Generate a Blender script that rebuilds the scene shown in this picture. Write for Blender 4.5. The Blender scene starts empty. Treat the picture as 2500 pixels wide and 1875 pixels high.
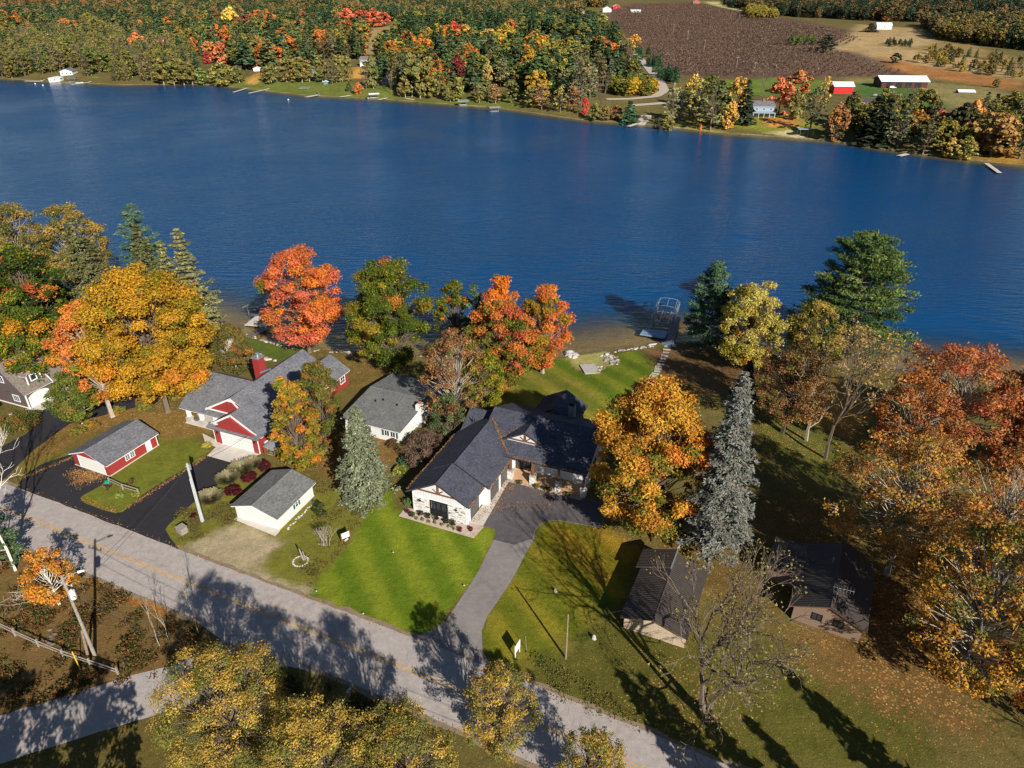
import bpy, math, random
import numpy as np
from mathutils import Vector, Matrix
scn = bpy.context.scene
COL = scn.collection
R = math.radians
# ------------------------------------------------------------------ camera
CAM_H, PITCH, FPX = 65.0, 29.5, 1736.0          # drone height, downward pitch, focal length in photo pixels (2500 wide)
cam = bpy.data.cameras.new('camera'); camo = bpy.data.objects.new('camera', cam); COL.objects.link(camo)
cam.sensor_width = 36; cam.lens = 36 * FPX / 2500; cam.clip_start = .5; cam.clip_end = 20000
camo.location = (0, 0, CAM_H); camo.rotation_euler = (R(90 - PITCH), 0, 0)
scn.camera = camo
# ------------------------------------------------------------------ sky and sun
SUN_EL = R(29.5); SUN_AZ = R(153.0)              # azimuth clockwise from +Y
w = bpy.data.worlds.new('World'); scn.world = w; w.use_nodes = True
nt = w.node_tree; bg = nt.nodes['Background']
sky = nt.nodes.new('ShaderNodeTexSky'); sky.sky_type = 'NISHITA'; sky.sun_disc = False
sky.sun_elevation = SUN_EL; sky.sun_rotation = SUN_AZ; sky.air_density = 1.0; sky.dust_density = 0.15; sky.ozone_density = 3.5
nt.links.new(sky.outputs[0], bg.inputs[0]); bg.inputs[1].default_value = 0.05
sl = bpy.data.lights.new('sun', 'SUN'); sl.energy = 5.0; sl.angle = R(.53); sl.color = (1, .94, .84)
so = bpy.data.objects.new('sun', sl); COL.objects.link(so)
sd = Vector((math.sin(SUN_AZ) * math.cos(SUN_EL), math.cos(SUN_AZ) * math.cos(SUN_EL), math.sin(SUN_EL)))
so.rotation_euler = (-sd).to_track_quat('-Z', 'Y').to_euler(); so.location = (80, -120, 150)
vs = scn.view_settings; vs.view_transform = 'Standard'; vs.look = 'None'; vs.gamma = 1; vs.exposure = 0.4; vs.use_curve_mapping = False
scn.cycles.use_adaptive_sampling = True; scn.cycles.adaptive_threshold = .015; scn.cycles.max_bounces = 4; scn.cycles.diffuse_bounces = 2; scn.cycles.glossy_bounces = 3; scn.cycles.transmission_bounces = 4
scn.cycles.transparent_max_bounces = 8; scn.cycles.use_denoising = True; scn.cycles.caustics_reflective = False; scn.cycles.caustics_refractive = False
scn.cycles.filter_width = 1.4
rng = np.random.default_rng(7); random.seed(7)

# ------------------------------------------------------------------ terrain function and photo -> place
LAKE = -2.0
NS = np.array([(-900, 330), (-300, 240), (-131, 171), (-100.7, 159), (-71.9, 148.3), (-66.9, 145), (-55.4, 138.5), (-47.6, 135.2), (-33, 132.5), (-22.7, 130.6), (-5, 129.6), (12.7, 130.4), (19.8, 133.2), (30.6, 136.6), (39.6, 137.2), (52, 132), (66.8, 125.2), (76.2, 124), (98.7, 119.6), (300, 60), (900, -80)], float)
FS = np.array([(-1500, 700), (-700, 680), (-406.6, 610.8), (-355.5, 589.6), (-289, 569.7), (-237, 577), (-207, 560), (-141, 515), (-85.6, 495.8), (-7.5, 458), (40.8, 414), (72.6, 401), (106, 377), (154, 356), (165.5, 341.5), (188, 319.4), (214, 303.5), (500, 150), (1200, -60)], float)
def ns(x): return np.interp(x, NS[:, 0], NS[:, 1])
def fs(x): return np.interp(x, FS[:, 0], FS[:, 1])
def sst(t): t = np.clip(t, 0, 1); return t * t * (3 - 2 * t)
def hz(x, y):
    x = np.asarray(x, float); y = np.asarray(y, float)
    s = ns(x) - y; f = y - fs(x)
    near = LAKE + 0.45 * sst(s / 1.5) + 1.55 * sst((s - 2) / 20)
    und = 4 * np.sin(x * .006 + 1) * np.sin(y * .0045) + 2 * np.sin(x * .013 + y * .004)
    far = LAKE + 0.5 * sst(f / 2) + 2.4 * sst((f - 2) / 30) + .021 * np.clip(f - 20, 0, 1500) + .012 * np.clip(f - 1500, 0, 6000) + und * sst((f - 60) / 400)
    d = np.minimum(-s, -f)
    bed = LAKE - .10 * np.clip(d, 0, 12) - .12 * np.clip(d - 12, 0, 45)
    return np.where(s > 0, near, np.where(f > 0, far, bed))
_ct, _st = math.cos(R(PITCH)), math.sin(R(PITCH))
def ray(px, py):
    a = (px - 1250) / FPX; b = (937.5 - py) / FPX
    return np.array([a, _ct + b * _st, -_st + b * _ct])
def at(px, py, z):
    """world point on the horizontal plane z seen at photo pixel (px, py)"""
    d = ray(px, py); k = (z - CAM_H) / d[2]; return np.array([d[0] * k, d[1] * k, z])
def W(px, py):
    """point of the ground (or the lake) seen at photo pixel (px, py)"""
    d = ray(px, py); t = np.geomspace(30, 9000, 2500)
    P = d[None] * t[:, None]; P[:, 2] += CAM_H
    g = np.maximum(hz(P[:, 0], P[:, 1]), LAKE); k = np.argmax(P[:, 2] < g)
    if k == 0: k = len(t) - 1
    a, b = t[k - 1], t[k]
    for _ in range(30):
        m = (a + b) / 2; p = d * m
        if p[2] + CAM_H < max(float(hz(p[0], p[1])), LAKE): b = m
        else: a = m
    p = d * b; p[2] += CAM_H; return p
def WP(pts): return np.array([W(*p)[:2] for p in pts])
def px_h(p, py_top):
    """height of an upright thing standing at world point p whose top is seen at row py_top"""
    a = p[1]; d = ray(1250, py_top); return CAM_H + d[2] * a / d[1] - p[2]

# ------------------------------------------------------------------ object helpers
def S(r, g, b, k=1.0):
    f = lambda c: (c / 12.92 if c <= .04045 else ((c + .055) / 1.055) ** 2.4)
    return tuple(k * f(v / 255) for v in (r, g, b))
def tag(o, label=None, cat=None, group=None, kind=None):
    if label: o['label'] = label
    if cat: o['category'] = cat
    if group: o['group'] = group
    if kind: o['kind'] = kind
    return o
def empty(name, loc, rz=0, label=None, cat=None, group=None):
    o = bpy.data.objects.new(name, None); COL.objects.link(o); o.location = tuple(float(v) for v in loc); o.rotation_euler = (0, 0, rz)
    o.empty_display_size = .3
    return tag(o, label, cat, group)
def link(name, me, parent=None):
    o = bpy.data.objects.new(name, me); COL.objects.link(o)
    if parent is not None: o.parent = parent
    return o
def uvm(me):
    n = len(me.loops)
    if n == 0: return
    lay = me.uv_layers.new(name='m'); uv = np.zeros((n, 2), np.float32)
    co = np.zeros(len(me.vertices) * 3, np.float32); me.vertices.foreach_get('co', co); co = co.reshape(-1, 3)
    for p in me.polygons:
        nn = p.normal
        if abs(nn.z) > .999: u = Vector((1, 0, 0))
        else: u = Vector((-nn.y, nn.x, 0)).normalized()
        v = nn.cross(u)
        for li in p.loop_indices:
            c = co[me.loops[li].vertex_index]
            uv[li] = (c[0] * u.x + c[1] * u.y + c[2] * u.z, c[0] * v.x + c[1] * v.y + c[2] * v.z)
    lay.data.foreach_set('uv', uv.ravel())
class MB:
    def __init__(s): s.v = []; s.f = []
    def add(s, vs_, fs_):
        b = len(s.v); s.v += [tuple(map(float, q)) for q in vs_]; s.f += [tuple(b + i for i in q) for q in fs_]; return s
    def box(s, x0, x1, y0, y1, z0, z1):
        return s.add([(x0, y0, z0), (x1, y0, z0), (x1, y1, z0), (x0, y1, z0), (x0, y0, z1), (x1, y0, z1), (x1, y1, z1), (x0, y1, z1)],
                     [(0, 3, 2, 1), (4, 5, 6, 7), (0, 1, 5, 4), (1, 2, 6, 5), (2, 3, 7, 6), (3, 0, 4, 7)])
    def obox(s, P, U, N, u0, u1, v0, v1, n0, n1):
        """box on a wall plane: U along the wall, world/local z up, N outward"""
        P = np.array(P, float); U = np.array(U, float); N = np.array(N, float); Z = np.array([0, 0, 1.])
        c = [P + U * u + Z * v + N * n for n in (n0, n1) for v in (v0, v1) for u in (u0, u1)]
        return s.add(c, [(0, 2, 3, 1), (4, 5, 7, 6), (0, 1, 5, 4), (2, 6, 7, 3), (0, 4, 6, 2), (1, 3, 7, 5)])
    def prism(s, poly, z0, z1):
        n = len(poly)
        return s.add([(x, y, z0) for x, y in poly] + [(x, y, z1) for x, y in poly], [tuple(range(n))[::-1], tuple(range(n, 2 * n))] + [(i, (i + 1) % n, n + (i + 1) % n, n + i) for i in range(n)])
    def slab(s, top, t):
        """slab from a top polygon, thickness straight down"""
        n = len(top)
        return s.add(list(top) + [(x, y, z - t) for x, y, z in top], [tuple(range(n)), tuple(range(n, 2 * n))[::-1]] + [((i + 1) % n, i, n + i, n + (i + 1) % n) for i in range(n)])
    def tube(s, p, q, r0, r1=None, n=6, cap=True):
        r1 = r0 if r1 is None else r1; p = np.array(p, float); q = np.array(q, float); d = q - p; L = np.linalg.norm(d)
        if L < 1e-6: return s
        d /= L; a = np.cross(d, [0, 0, 1.] if abs(d[2]) < .9 else [1., 0, 0]); a /= np.linalg.norm(a); b = np.cross(d, a)
        vs_ = [p + r0 * (math.cos(t) * a + math.sin(t) * b) for t in np.arange(n) * 2 * math.pi / n] + [q + r1 * (math.cos(t) * a + math.sin(t) * b) for t in np.arange(n) * 2 * math.pi / n]
        fs_ = [((i + 1) % n, i, n + i, n + (i + 1) % n) for i in range(n)]
        if cap: fs_ += [tuple(range(n)), tuple(range(n, 2 * n))[::-1]]
        return s.add(vs_, fs_)
    def build(s, name, mat, parent=None, bevel=0):
        me = bpy.data.meshes.new(name); me.from_pydata(s.v, [], s.f); me.validate(); 
        import bmesh
        bm = bmesh.new(); bm.from_mesh(me); bmesh.ops.recalc_face_normals(bm, faces=bm.faces); bm.to_mesh(me); bm.free()
        uvm(me); me.materials.append(mat); o = link(name, me, parent)
        if bevel: m = o.modifiers.new('bevel', 'BEVEL'); m.width = bevel; m.segments = 1
        return o
def quads_mesh(name, V, col=None, mats=(), mat_idx=None):
    """V: (n,4,3) quads with one colour each"""
    n, q = V.shape[:2]; me = bpy.data.meshes.new(name)
    me.vertices.add(n * q); me.vertices.foreach_set('co', np.ascontiguousarray(V, np.float32).ravel())
    me.loops.add(n * q); me.loops.foreach_set('vertex_index', np.arange(n * q, dtype=np.int32))
    me.polygons.add(n); me.polygons.foreach_set('loop_start', np.arange(0, n * q, q, dtype=np.int32))
    if mat_idx is not None: me.polygons.foreach_set('material_index', np.asarray(mat_idx, np.int32))
    me.update(calc_edges=True)
    if col is not None:
        a = me.attributes.new('Col', 'FLOAT_COLOR', 'POINT'); c = np.ones((n, q, 4), np.float32); c[:, :, :3] = col[:, None, :]
        a.data.foreach_set('color', c.ravel())
    for m in mats: me.materials.append(m)
    return me
def in_poly(P, poly):
    x, y = P[:, 0], P[:, 1]; ins = np.zeros(len(P), bool); n = len(poly)
    for i in range(n):
        x0, y0 = poly[i]; x1, y1 = poly[(i + 1) % n]
        if y0 == y1: continue
        c = ((y0 > y) != (y1 > y)) & (x < (x1 - x0) * (y - y0) / (y1 - y0) + x0); ins ^= c
    return ins
def sdist(P, poly):
    d = np.full(len(P), 1e9); n = len(poly)
    for i in range(n):
        a = np.array(poly[i], float); b = np.array(poly[(i + 1) % n], float); ab = b - a; L = ab @ ab + 1e-9
        t = np.clip(((P - a) @ ab) / L, 0, 1); q = P - a - t[:, None] * ab; d = np.minimum(d, np.hypot(q[:, 0], q[:, 1]))
    return np.where(in_poly(P, poly), d, -d)
def vnoise(P, s, seed=0):
    r = np.random.default_rng(seed); o = np.zeros(len(P))
    for k in range(5):
        a = r.uniform(0, 6.28); f = s * (1.0 + .55 * k); o += np.sin((P[:, 0] * math.cos(a) + P[:, 1] * math.sin(a)) * f + r.uniform(0, 6.28) + 1.3 * np.sin((P[:, 0] * math.sin(a) - P[:, 1] * math.cos(a)) * f * .7))
    return o / 5

# ------------------------------------------------------------------ materials
def newmat(name):
    m = bpy.data.materials.new(name); m.use_nodes = True; n = m.node_tree; return m, n, n.nodes['Principled BSDF']
def ramp(n, fac, stops):
    r = n.nodes.new('ShaderNodeValToRGB'); e = r.color_ramp.elements
    while len(e) < len(stops): e.new(.5)
    for i, (p, c) in enumerate(stops): e[i].position = p; e[i].color = (*c, 1)
    n.links.new(fac, r.inputs[0]); return r.outputs[0]
def noise(n, vec, scale, detail=3, rough=.5):
    t = n.nodes.new('ShaderNodeTexNoise'); t.inputs['Scale'].default_value = scale; t.inputs['Detail'].default_value = detail; t.inputs['Roughness'].default_value = rough
    if vec is not None: n.links.new(vec, t.inputs['Vector'])
    return t.outputs['Fac']
def coord(n, which='Object'):
    return n.nodes.new('ShaderNodeTexCoord').outputs[which]
def mix(n, fac, a, b, mode='MIX'):
    m = n.nodes.new('ShaderNodeMix'); m.data_type = 'RGBA'; m.blend_type = mode
    for sock, v in ((m.inputs[0], fac), (m.inputs[6], a), (m.inputs[7], b)):
        if hasattr(v, 'links') or hasattr(v, 'is_linked'): n.links.new(v, sock)
        elif isinstance(v, (int, float)): sock.default_value = v
        else: sock.default_value = (*v, 1)
    return m.outputs[2]
def mth(n, op, a, b=None, c=None):
    m = n.nodes.new('ShaderNodeMath'); m.operation = op
    for i, v in enumerate((a, b, c)):
        if v is None: continue
        if isinstance(v, (int, float)): m.inputs[i].default_value = v
        else: n.links.new(v, m.inputs[i])
    return m.outputs[0]
def bump(n, p, h, strength=.4, dist=.05):
    b = n.nodes.new('ShaderNodeBump'); b.inputs['Strength'].default_value = strength; b.inputs['Distance'].default_value = dist
    n.links.new(h, b.inputs['Height']); n.links.new(b.outputs[0], p.inputs['Normal'])
def plain(name, c, rough=.6, var=.12, scale=2.0, metal=0, spec=.3):
    """painted / weathered plain surface with uneven tone"""
    m, n, p = newmat(name); v = noise(n, coord(n), scale, 5, .6)
    n.links.new(ramp(n, v, [(.3, tuple(k * (1 - var) for k in c)), (.7, tuple(min(1, k * (1 + var)) for k in c))]), p.inputs['Base Color'])
    p.inputs['Roughness'].default_value = rough; p.inputs['Metallic'].default_value = metal; p.inputs['Specular IOR Level'].default_value = spec
    return m
def shingle(name, c1, c2, mort, row=.16, wid=.5, bumps=.5, metal_rib=False):
    m, n, p = newmat(name); uv = coord(n, 'UV')
    b = n.nodes.new('ShaderNodeTexBrick'); n.links.new(uv, b.inputs['Vector']); b.inputs['Scale'].default_value = 1
    b.inputs['Brick Width'].default_value = wid; b.inputs['Row Height'].default_value = row; b.inputs['Mortar Size'].default_value = .012
    b.inputs['Color1'].default_value = (*c1, 1); b.inputs['Color2'].default_value = (*c2, 1); b.inputs['Mortar'].default_value = (*mort, 1); b.offset = .37; b.inputs['Bias'].default_value = 0
    big = noise(n, uv, .5, 5, .65); sm = noise(n, uv, 2.6, 4, .75)
    c = mix(n, .68, b.outputs[0], ramp(n, sm, [(.36, tuple(k * .42 for k in c1)), (.64, tuple(k * 1.35 for k in c2))]))
    c = mix(n, .35, c, ramp(n, big, [(.35, tuple(k * .75 for k in c1)), (.65, tuple(k * 1.15 for k in c2))]))
    n.links.new(c, p.inputs['Base Color']); p.inputs['Roughness'].default_value = .8; p.inputs['Specular IOR Level'].default_value = .25
    h = mth(n, 'ADD', mth(n, 'MULTIPLY', b.outputs['Fac'], -1.), mth(n, 'MULTIPLY', sm, 1.4)); bump(n, p, h, bumps, .03)
    return m
def siding(name, c, pitch=.4, vertical=True, dark=.75, rough=.55):
    m, n, p = newmat(name); uv = coord(n, 'UV'); sx = n.nodes.new('ShaderNodeSeparateXYZ'); n.links.new(uv, sx.inputs[0])
    a = mth(n, 'FRACT', mth(n, 'DIVIDE', sx.outputs[0 if vertical else 1], pitch)); e = mth(n, 'LESS_THAN', a, .14)
    v = noise(n, uv, 1.3, 4, .6)
    base = ramp(n, v, [(.3, tuple(k * .92 for k in c)), (.7, c)])
    n.links.new(mix(n, e, base, tuple(k * dark for k in c)), p.inputs['Base Color']); p.inputs['Roughness'].default_value = rough
    bump(n, p, mth(n, 'MULTIPLY', a, -1.) if not vertical else e, .35, .03)
    return m
def ribmetal(name, c, pitch=.3):
    m, n, p = newmat(name); uv = coord(n, 'UV'); sx = n.nodes.new('ShaderNodeSeparateXYZ'); n.links.new(uv, sx.inputs[0])
    wv = mth(n, 'SINE', mth(n, 'MULTIPLY', sx.outputs[0], 2 * math.pi / pitch)); v = noise(n, uv, .9, 5, .65); v2 = noise(n, uv, 7, 3, .6)
    n.links.new(mix(n, .4, ramp(n, v, [(.3, tuple(k * .65 for k in c)), (.7, tuple(k * 1.3 for k in c))]), ramp(n, v2, [(.3, tuple(k * .7 for k in c)), (.7, tuple(k * 1.2 for k in c))])), p.inputs['Base Color'])
    p.inputs['Roughness'].default_value = .6; bump(n, p, wv, .5, .03); return m
def asphalt(name, c, leaves=.0, worn=.25):
    m, n, p = newmat(name); o = coord(n, 'Object'); f = noise(n, o, 14, 4, .75); g = noise(n, o, .16, 6, .65)
    base = ramp(n, f, [(.25, tuple(k * .72 for k in c)), (.75, tuple(k * 1.25 for k in c))])
    g2 = noise(n, o, 1.1, 5, .7); base = mix(n, 1, base, ramp(n, g2, [(.3, (.78, .78, .8)), (.7, (1.18, 1.17, 1.15))]), 'MULTIPLY')
    base = mix(n, mth(n, 'MULTIPLY', mth(n, 'SUBTRACT', g, .35), worn * 3), base, tuple(min(.5, k * 1.7 + .02) for k in c))
    cr = n.nodes.new('ShaderNodeTexVoronoi'); cr.feature = 'DISTANCE_TO_EDGE'; cr.inputs['Scale'].default_value = .13
    wp = n.nodes.new('ShaderNodeVectorMath'); wp.operation = 'ADD'; nn = n.nodes.new('ShaderNodeTexNoise'); nn.inputs['Scale'].default_value = .5; nn.inputs['Detail'].default_value = 5
    n.links.new(o, nn.inputs['Vector']); sc = n.nodes.new('ShaderNodeVectorMath'); sc.operation = 'SCALE'; sc.inputs['Scale'].default_value = 4; n.links.new(nn.outputs['Color'], sc.inputs[0])
    n.links.new(o, wp.inputs[0]); n.links.new(sc.outputs[0], wp.inputs[1]); n.links.new(wp.outputs[0], cr.inputs['Vector'])
    base = mix(n, mth(n, 'MULTIPLY', mth(n, 'LESS_THAN', cr.outputs['Distance'], .0035), .4), base, tuple(k * .45 for k in c))
    if leaves:
        vo = n.nodes.new('ShaderNodeTexVoronoi'); vo.inputs['Scale'].default_value = 2.4; n.links.new(o, vo.inputs['Vector'])
        lf = mth(n, 'MULTIPLY', mth(n, 'LESS_THAN', vo.outputs['Distance'], .16), mth(n, 'GREATER_THAN', noise(n, o, .35, 4, .7), 1 - leaves))
        base = mix(n, lf, base, mix(n, noise(n, o, 6, 1), S(190, 120, 50), S(220, 175, 90)))
    n.links.new(base, p.inputs['Base Color']); p.inputs['Roughness'].default_value = .85; p.inputs['Specular IOR Level'].default_value = .25; bump(n, p, f, .3, .02)
    return m
def leafmat(name, trans=.35, objcol=False, rough=.6):
    m, n, p = newmat(name); a = n.nodes.new('ShaderNodeAttribute'); a.attribute_name = 'Col'; c = a.outputs['Color']
    if objcol == 'inst':
        ia = n.nodes.new('ShaderNodeAttribute'); ia.attribute_type = 'INSTANCER'; ia.attribute_name = 'tint'; c = mix(n, 1.0, c, ia.outputs['Color'], 'MULTIPLY')
    elif objcol:
        oi = n.nodes.new('ShaderNodeObjectInfo'); c = mix(n, 1.0, c, oi.outputs['Color'], 'MULTIPLY')
    n.links.new(c, p.inputs['Base Color']); p.inputs['Roughness'].default_value = rough; p.inputs['Specular IOR Level'].default_value = .2
    t = n.nodes.new('ShaderNodeBsdfTranslucent'); n.links.new(c, t.inputs['Color']); mx = n.nodes.new('ShaderNodeMixShader'); mx.inputs[0].default_value = trans
    n.links.new(p.outputs[0], mx.inputs[1]); n.links.new(t.outputs[0], mx.inputs[2]); n.links.new(mx.outputs[0], n.nodes['Material Output'].inputs[0]); return m
def glassmat(name, c=(.03, .04, .05)):
    m, n, p = newmat(name); p.inputs['Base Color'].default_value = (*c, 1); p.inputs['Roughness'].default_value = .06; p.inputs['Specular IOR Level'].default_value = .7; return m
M = {}
M['leaf'] = leafmat('leaf', .3); M['leaf_tint'] = leafmat('leaf_tinted', .15, True); M['leaf_inst'] = leafmat('leaf_instanced', .1, 'inst'); M['needle'] = leafmat('needle', .12)
M['bark'] = plain('bark', S(112, 98, 84), .9, .35, 6); M['bark_pale'] = plain('bark_pale', S(165, 155, 140), .9, .3, 5); M['bark_dark'] = plain('bark_dark', S(85, 72, 60), .9, .35, 6)
M['birch'] = plain('birch_bark', S(215, 208, 196), .85, .25, 4)
M['sh_black'] = shingle('charcoal_shingles', S(60, 62, 73), S(86, 88, 101), S(36, 37, 44), .2, .6, .9)
M['sh_grey'] = shingle('grey_shingles', S(96, 96, 101), S(130, 130, 135), S(66, 66, 70), .18, .6, .8)
M['sh_grey2'] = shingle('grey_green_shingles', S(102, 102, 100), S(134, 134, 131), S(74, 74, 72), .18, .6, .8)
M['sh_taupe'] = shingle('taupe_shingles', S(112, 102, 94), S(138, 128, 118), S(86, 78, 72), .16, .5)
M['sh_brown'] = ribmetal('ribbed_brown_roof', S(70, 62, 58)); M['sh_plank'] = shingle('weathered_plank_roof', S(120, 120, 122), S(152, 152, 154), S(80, 80, 82), .3, 2.0)
M['white'] = plain('white_paint', S(228, 228, 226), .5, .05, 1.5); M['white_bb'] = siding('white_board_and_batten', S(226, 227, 228), .42, True, .82)
M['white_lap'] = siding('white_lap_siding', S(226, 226, 224), .2, False, .85); M['door_white'] = siding('white_panel_door', S(230, 229, 224), .55, False, .9)
M['red_lap'] = siding('red_lap_siding', S(158, 56, 54), .22, False, .72); M['taupe_lap'] = siding('taupe_lap_siding', S(100, 88, 86), .16, False, .8)
M['tan'] = siding('tan_siding', S(196, 176, 152), .3, True, .85); M['brownwall'] = siding('weathered_brown_siding', S(140, 118, 102), .25, True, .8)
M['black'] = plain('black_frame', S(34, 34, 38), .45, .1); M['charcoal_door'] = siding('charcoal_garage_door', S(92, 88, 88), .55, False, .8)
M['timber'] = plain('brown_timber', S(122, 84, 62), .7, .2, 4); M['soffit'] = plain('dark_fascia', S(62, 50, 46), .6, .1)
M['glass'] = glassmat('window_glass'); M['concrete'] = plain('concrete', S(200, 192, 182), .85, .1, .8); M['porchfloor'] = plain('tan_porch_floor', S(200, 160, 122), .8, .08, 1)
M['steel'] = plain('galvanised_steel', S(175, 180, 185), .4, .12, 3, .6); M['darksteel'] = plain('dark_steel', S(70, 78, 86), .5, .1, 3, .5)
M['alu_deck'] = plain('pale_dock_deck', S(205, 196, 182), .7, .08, 1); M['wood_deck'] = siding('weathered_dock_deck', S(120, 104, 100), .3, False, .7)
M['greywood'] = plain('weathered_grey_wood', S(150, 142, 132), .85, .25, 5); M['polewood'] = plain('pole_wood', S(140, 122, 104), .85, .25, 4); M['palepole'] = plain('weathered_pole', S(176, 178, 180), .8, .15, 4)
M['stone'] = plain('boulder', S(156, 146, 138), .9, .3, 3); M['stone_dark'] = plain('dark_boulder', S(120, 104, 98), .9, .3, 3); M['stone_white'] = plain('white_stone', S(192, 186, 178), .85, .22, 3)
M['slab'] = plain('stepping_slab', S(176, 171, 163), .85, .2, 3); M['yellow'] = plain('yellow_road_paint', S(206, 158, 70), .8, .35, 1.2)
M['blue'] = plain('blue_plastic', S(62, 118, 160), .5, .15); M['green_bin'] = plain('green_plastic', S(20, 165, 130), .45, .08); M['orange'] = plain('orange_plastic', S(230, 90, 40), .5, .08)
M['shutter'] = plain('green_shutter', S(62, 104, 92), .6, .08); M['red_paint'] = plain('red_painted_metal', S(196, 40, 44), .5, .06); M['white_metal'] = plain('white_metal_roof', S(226, 230, 234), .5, .05, .5)
M['pinkroof'] = shingle('pinkish_shingles', S(176, 128, 112), S(192, 146, 130), S(150, 110, 96)); M['bluegrey'] = plain('blue_grey_siding', S(150, 165, 180), .6, .06); M['darkgrey'] = plain('dark_grey_siding', S(92, 92, 100), .6, .08)
M['teal'] = plain('teal_siding', S(70, 130, 125), .6, .08); M['brick'] = plain('brick_chimney', S(165, 100, 80), .85, .2, 6); M['wire'] = plain('wire', S(60, 60, 62), .6, .05)
M['maroon'] = plain('maroon_canvas', S(120, 30, 42), .7, .08); M['plum'] = plain('plum_roof', S(92, 74, 80), .7, .1)
M['asph_road'] = asphalt('road_asphalt', S(172, 161, 154), .0, .22); M['asph_drive'] = asphalt('driveway_asphalt', S(132, 125, 121), .16, .35); M['asph_black'] = asphalt('fresh_black_asphalt', S(48, 46, 50), .32, .12)
M['asph_apron'] = asphalt('apron_asphalt', S(90, 84, 86), .25, .35); M['gravelroad'] = asphalt('pale_gravel_road', S(190, 176, 160), 0, .1)
M['shoulder'] = asphalt('gravel_shoulder', S(138, 122, 100), .35, .1)
M['frame'] = plain('pale_blue_grey_tube', S(150, 162, 174), .45, .1, 3, .3)
M['raft'] = plain('blue_white_raft', S(128, 152, 178), .5, .3, .6)
# ------------------------------------------------------------------ ground
def groundmat(name, far=False):
    m, n, p = newmat(name); a = n.nodes.new('ShaderNodeAttribute'); a.attribute_name = 'Col'; l = n.nodes.new('ShaderNodeAttribute'); l.attribute_name = 'Lit'
    o = coord(n, 'Object'); k = .12 if far else 1
    f1 = noise(n, o, 5 * k, 4, .75); f2 = noise(n, o, .5 * k, 5, .65); f3 = noise(n, o, 1.7 * k, 4, .7)
    c = mix(n, 1, a.outputs['Color'], ramp(n, f1, [(.25, (.55, .58, .5)), (.75, (1.4, 1.36, 1.3))]), 'MULTIPLY')
    c = mix(n, 1, c, ramp(n, f2, [(.3, (.78, .8, .7)), (.7, (1.2, 1.17, 1.1))]), 'MULTIPLY')
    c = mix(n, 1, c, ramp(n, f3, [(.3, (.8, .84, .75)), (.7, (1.18, 1.12, 1.1))]), 'MULTIPLY')
    vo = n.nodes.new('ShaderNodeTexVoronoi'); vo.inputs['Scale'].default_value = 3.3 * (k * 2 if far else 1); n.links.new(o, vo.inputs['Vector'])
    th = mth(n, 'ADD', mth(n, 'MULTIPLY', l.outputs['Fac'], .62), mth(n, 'MULTIPLY', mth(n, 'SUBTRACT', f2, .5), mth(n, 'MULTIPLY', l.outputs['Fac'], .9)))
    spot = mth(n, 'LESS_THAN', vo.outputs['Distance'], th)
    sx = n.nodes.new('ShaderNodeSeparateColor'); n.links.new(vo.outputs['Color'], sx.inputs[0])
    lc = ramp(n, sx.outputs[0], [(.0, S(116, 78, 48)), (.3, S(158, 104, 60)), (.55, S(184, 128, 70)), (.8, S(196, 160, 96)), (1, S(148, 82, 52))])
    c = mix(n, mth(n, 'MULTIPLY', spot, .85), c, lc)
    n.links.new(c, p.inputs['Base Color']); p.inputs['Roughness'].default_value = .95; p.inputs['Specular IOR Level'].default_value = .1
    bump(n, p, mth(n, 'ADD', f1, f3), .6, .14 if not far else .6); return m
def grid(name, xs, ys, colf, mat):
    X, Y = np.meshgrid(xs, ys); P = np.stack([X.ravel(), Y.ravel()], 1); Z = hz(P[:, 0], P[:, 1]); nx, ny = len(xs), len(ys)
    me = bpy.data.meshes.new(name); me.vertices.add(nx * ny); me.vertices.foreach_set('co', np.column_stack([P, Z]).astype(np.float32).ravel())
    i = np.arange((nx - 1) * (ny - 1)); r, c = i // (nx - 1), i % (nx - 1); b = r * nx + c
    F = np.stack([b, b + 1, b + nx + 1, b + nx], 1).astype(np.int32); nf = len(F)
    me.loops.add(nf * 4); me.loops.foreach_set('vertex_index', F.ravel()); me.polygons.add(nf); me.polygons.foreach_set('loop_start', np.arange(0, nf * 4, 4, dtype=np.int32))
    me.polygons.foreach_set('use_smooth', np.ones(nf, bool)); me.update(calc_edges=True)
    col, lit = colf(P); a = me.attributes.new('Col', 'FLOAT_COLOR', 'POINT'); a.data.foreach_set('color', np.column_stack([col, np.ones(len(P))]).astype(np.float32).ravel())
    a = me.attributes.new('Lit', 'FLOAT', 'POINT'); a.data.foreach_set('value', lit.astype(np.float32)); me.materials.append(mat)
    return tag(link(name, me), kind='structure')
GRASS = S(104, 132, 34); OLIVE = S(112, 112, 52); ROUGH = S(108, 98, 60); DIRT = S(128, 104, 80)
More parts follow.
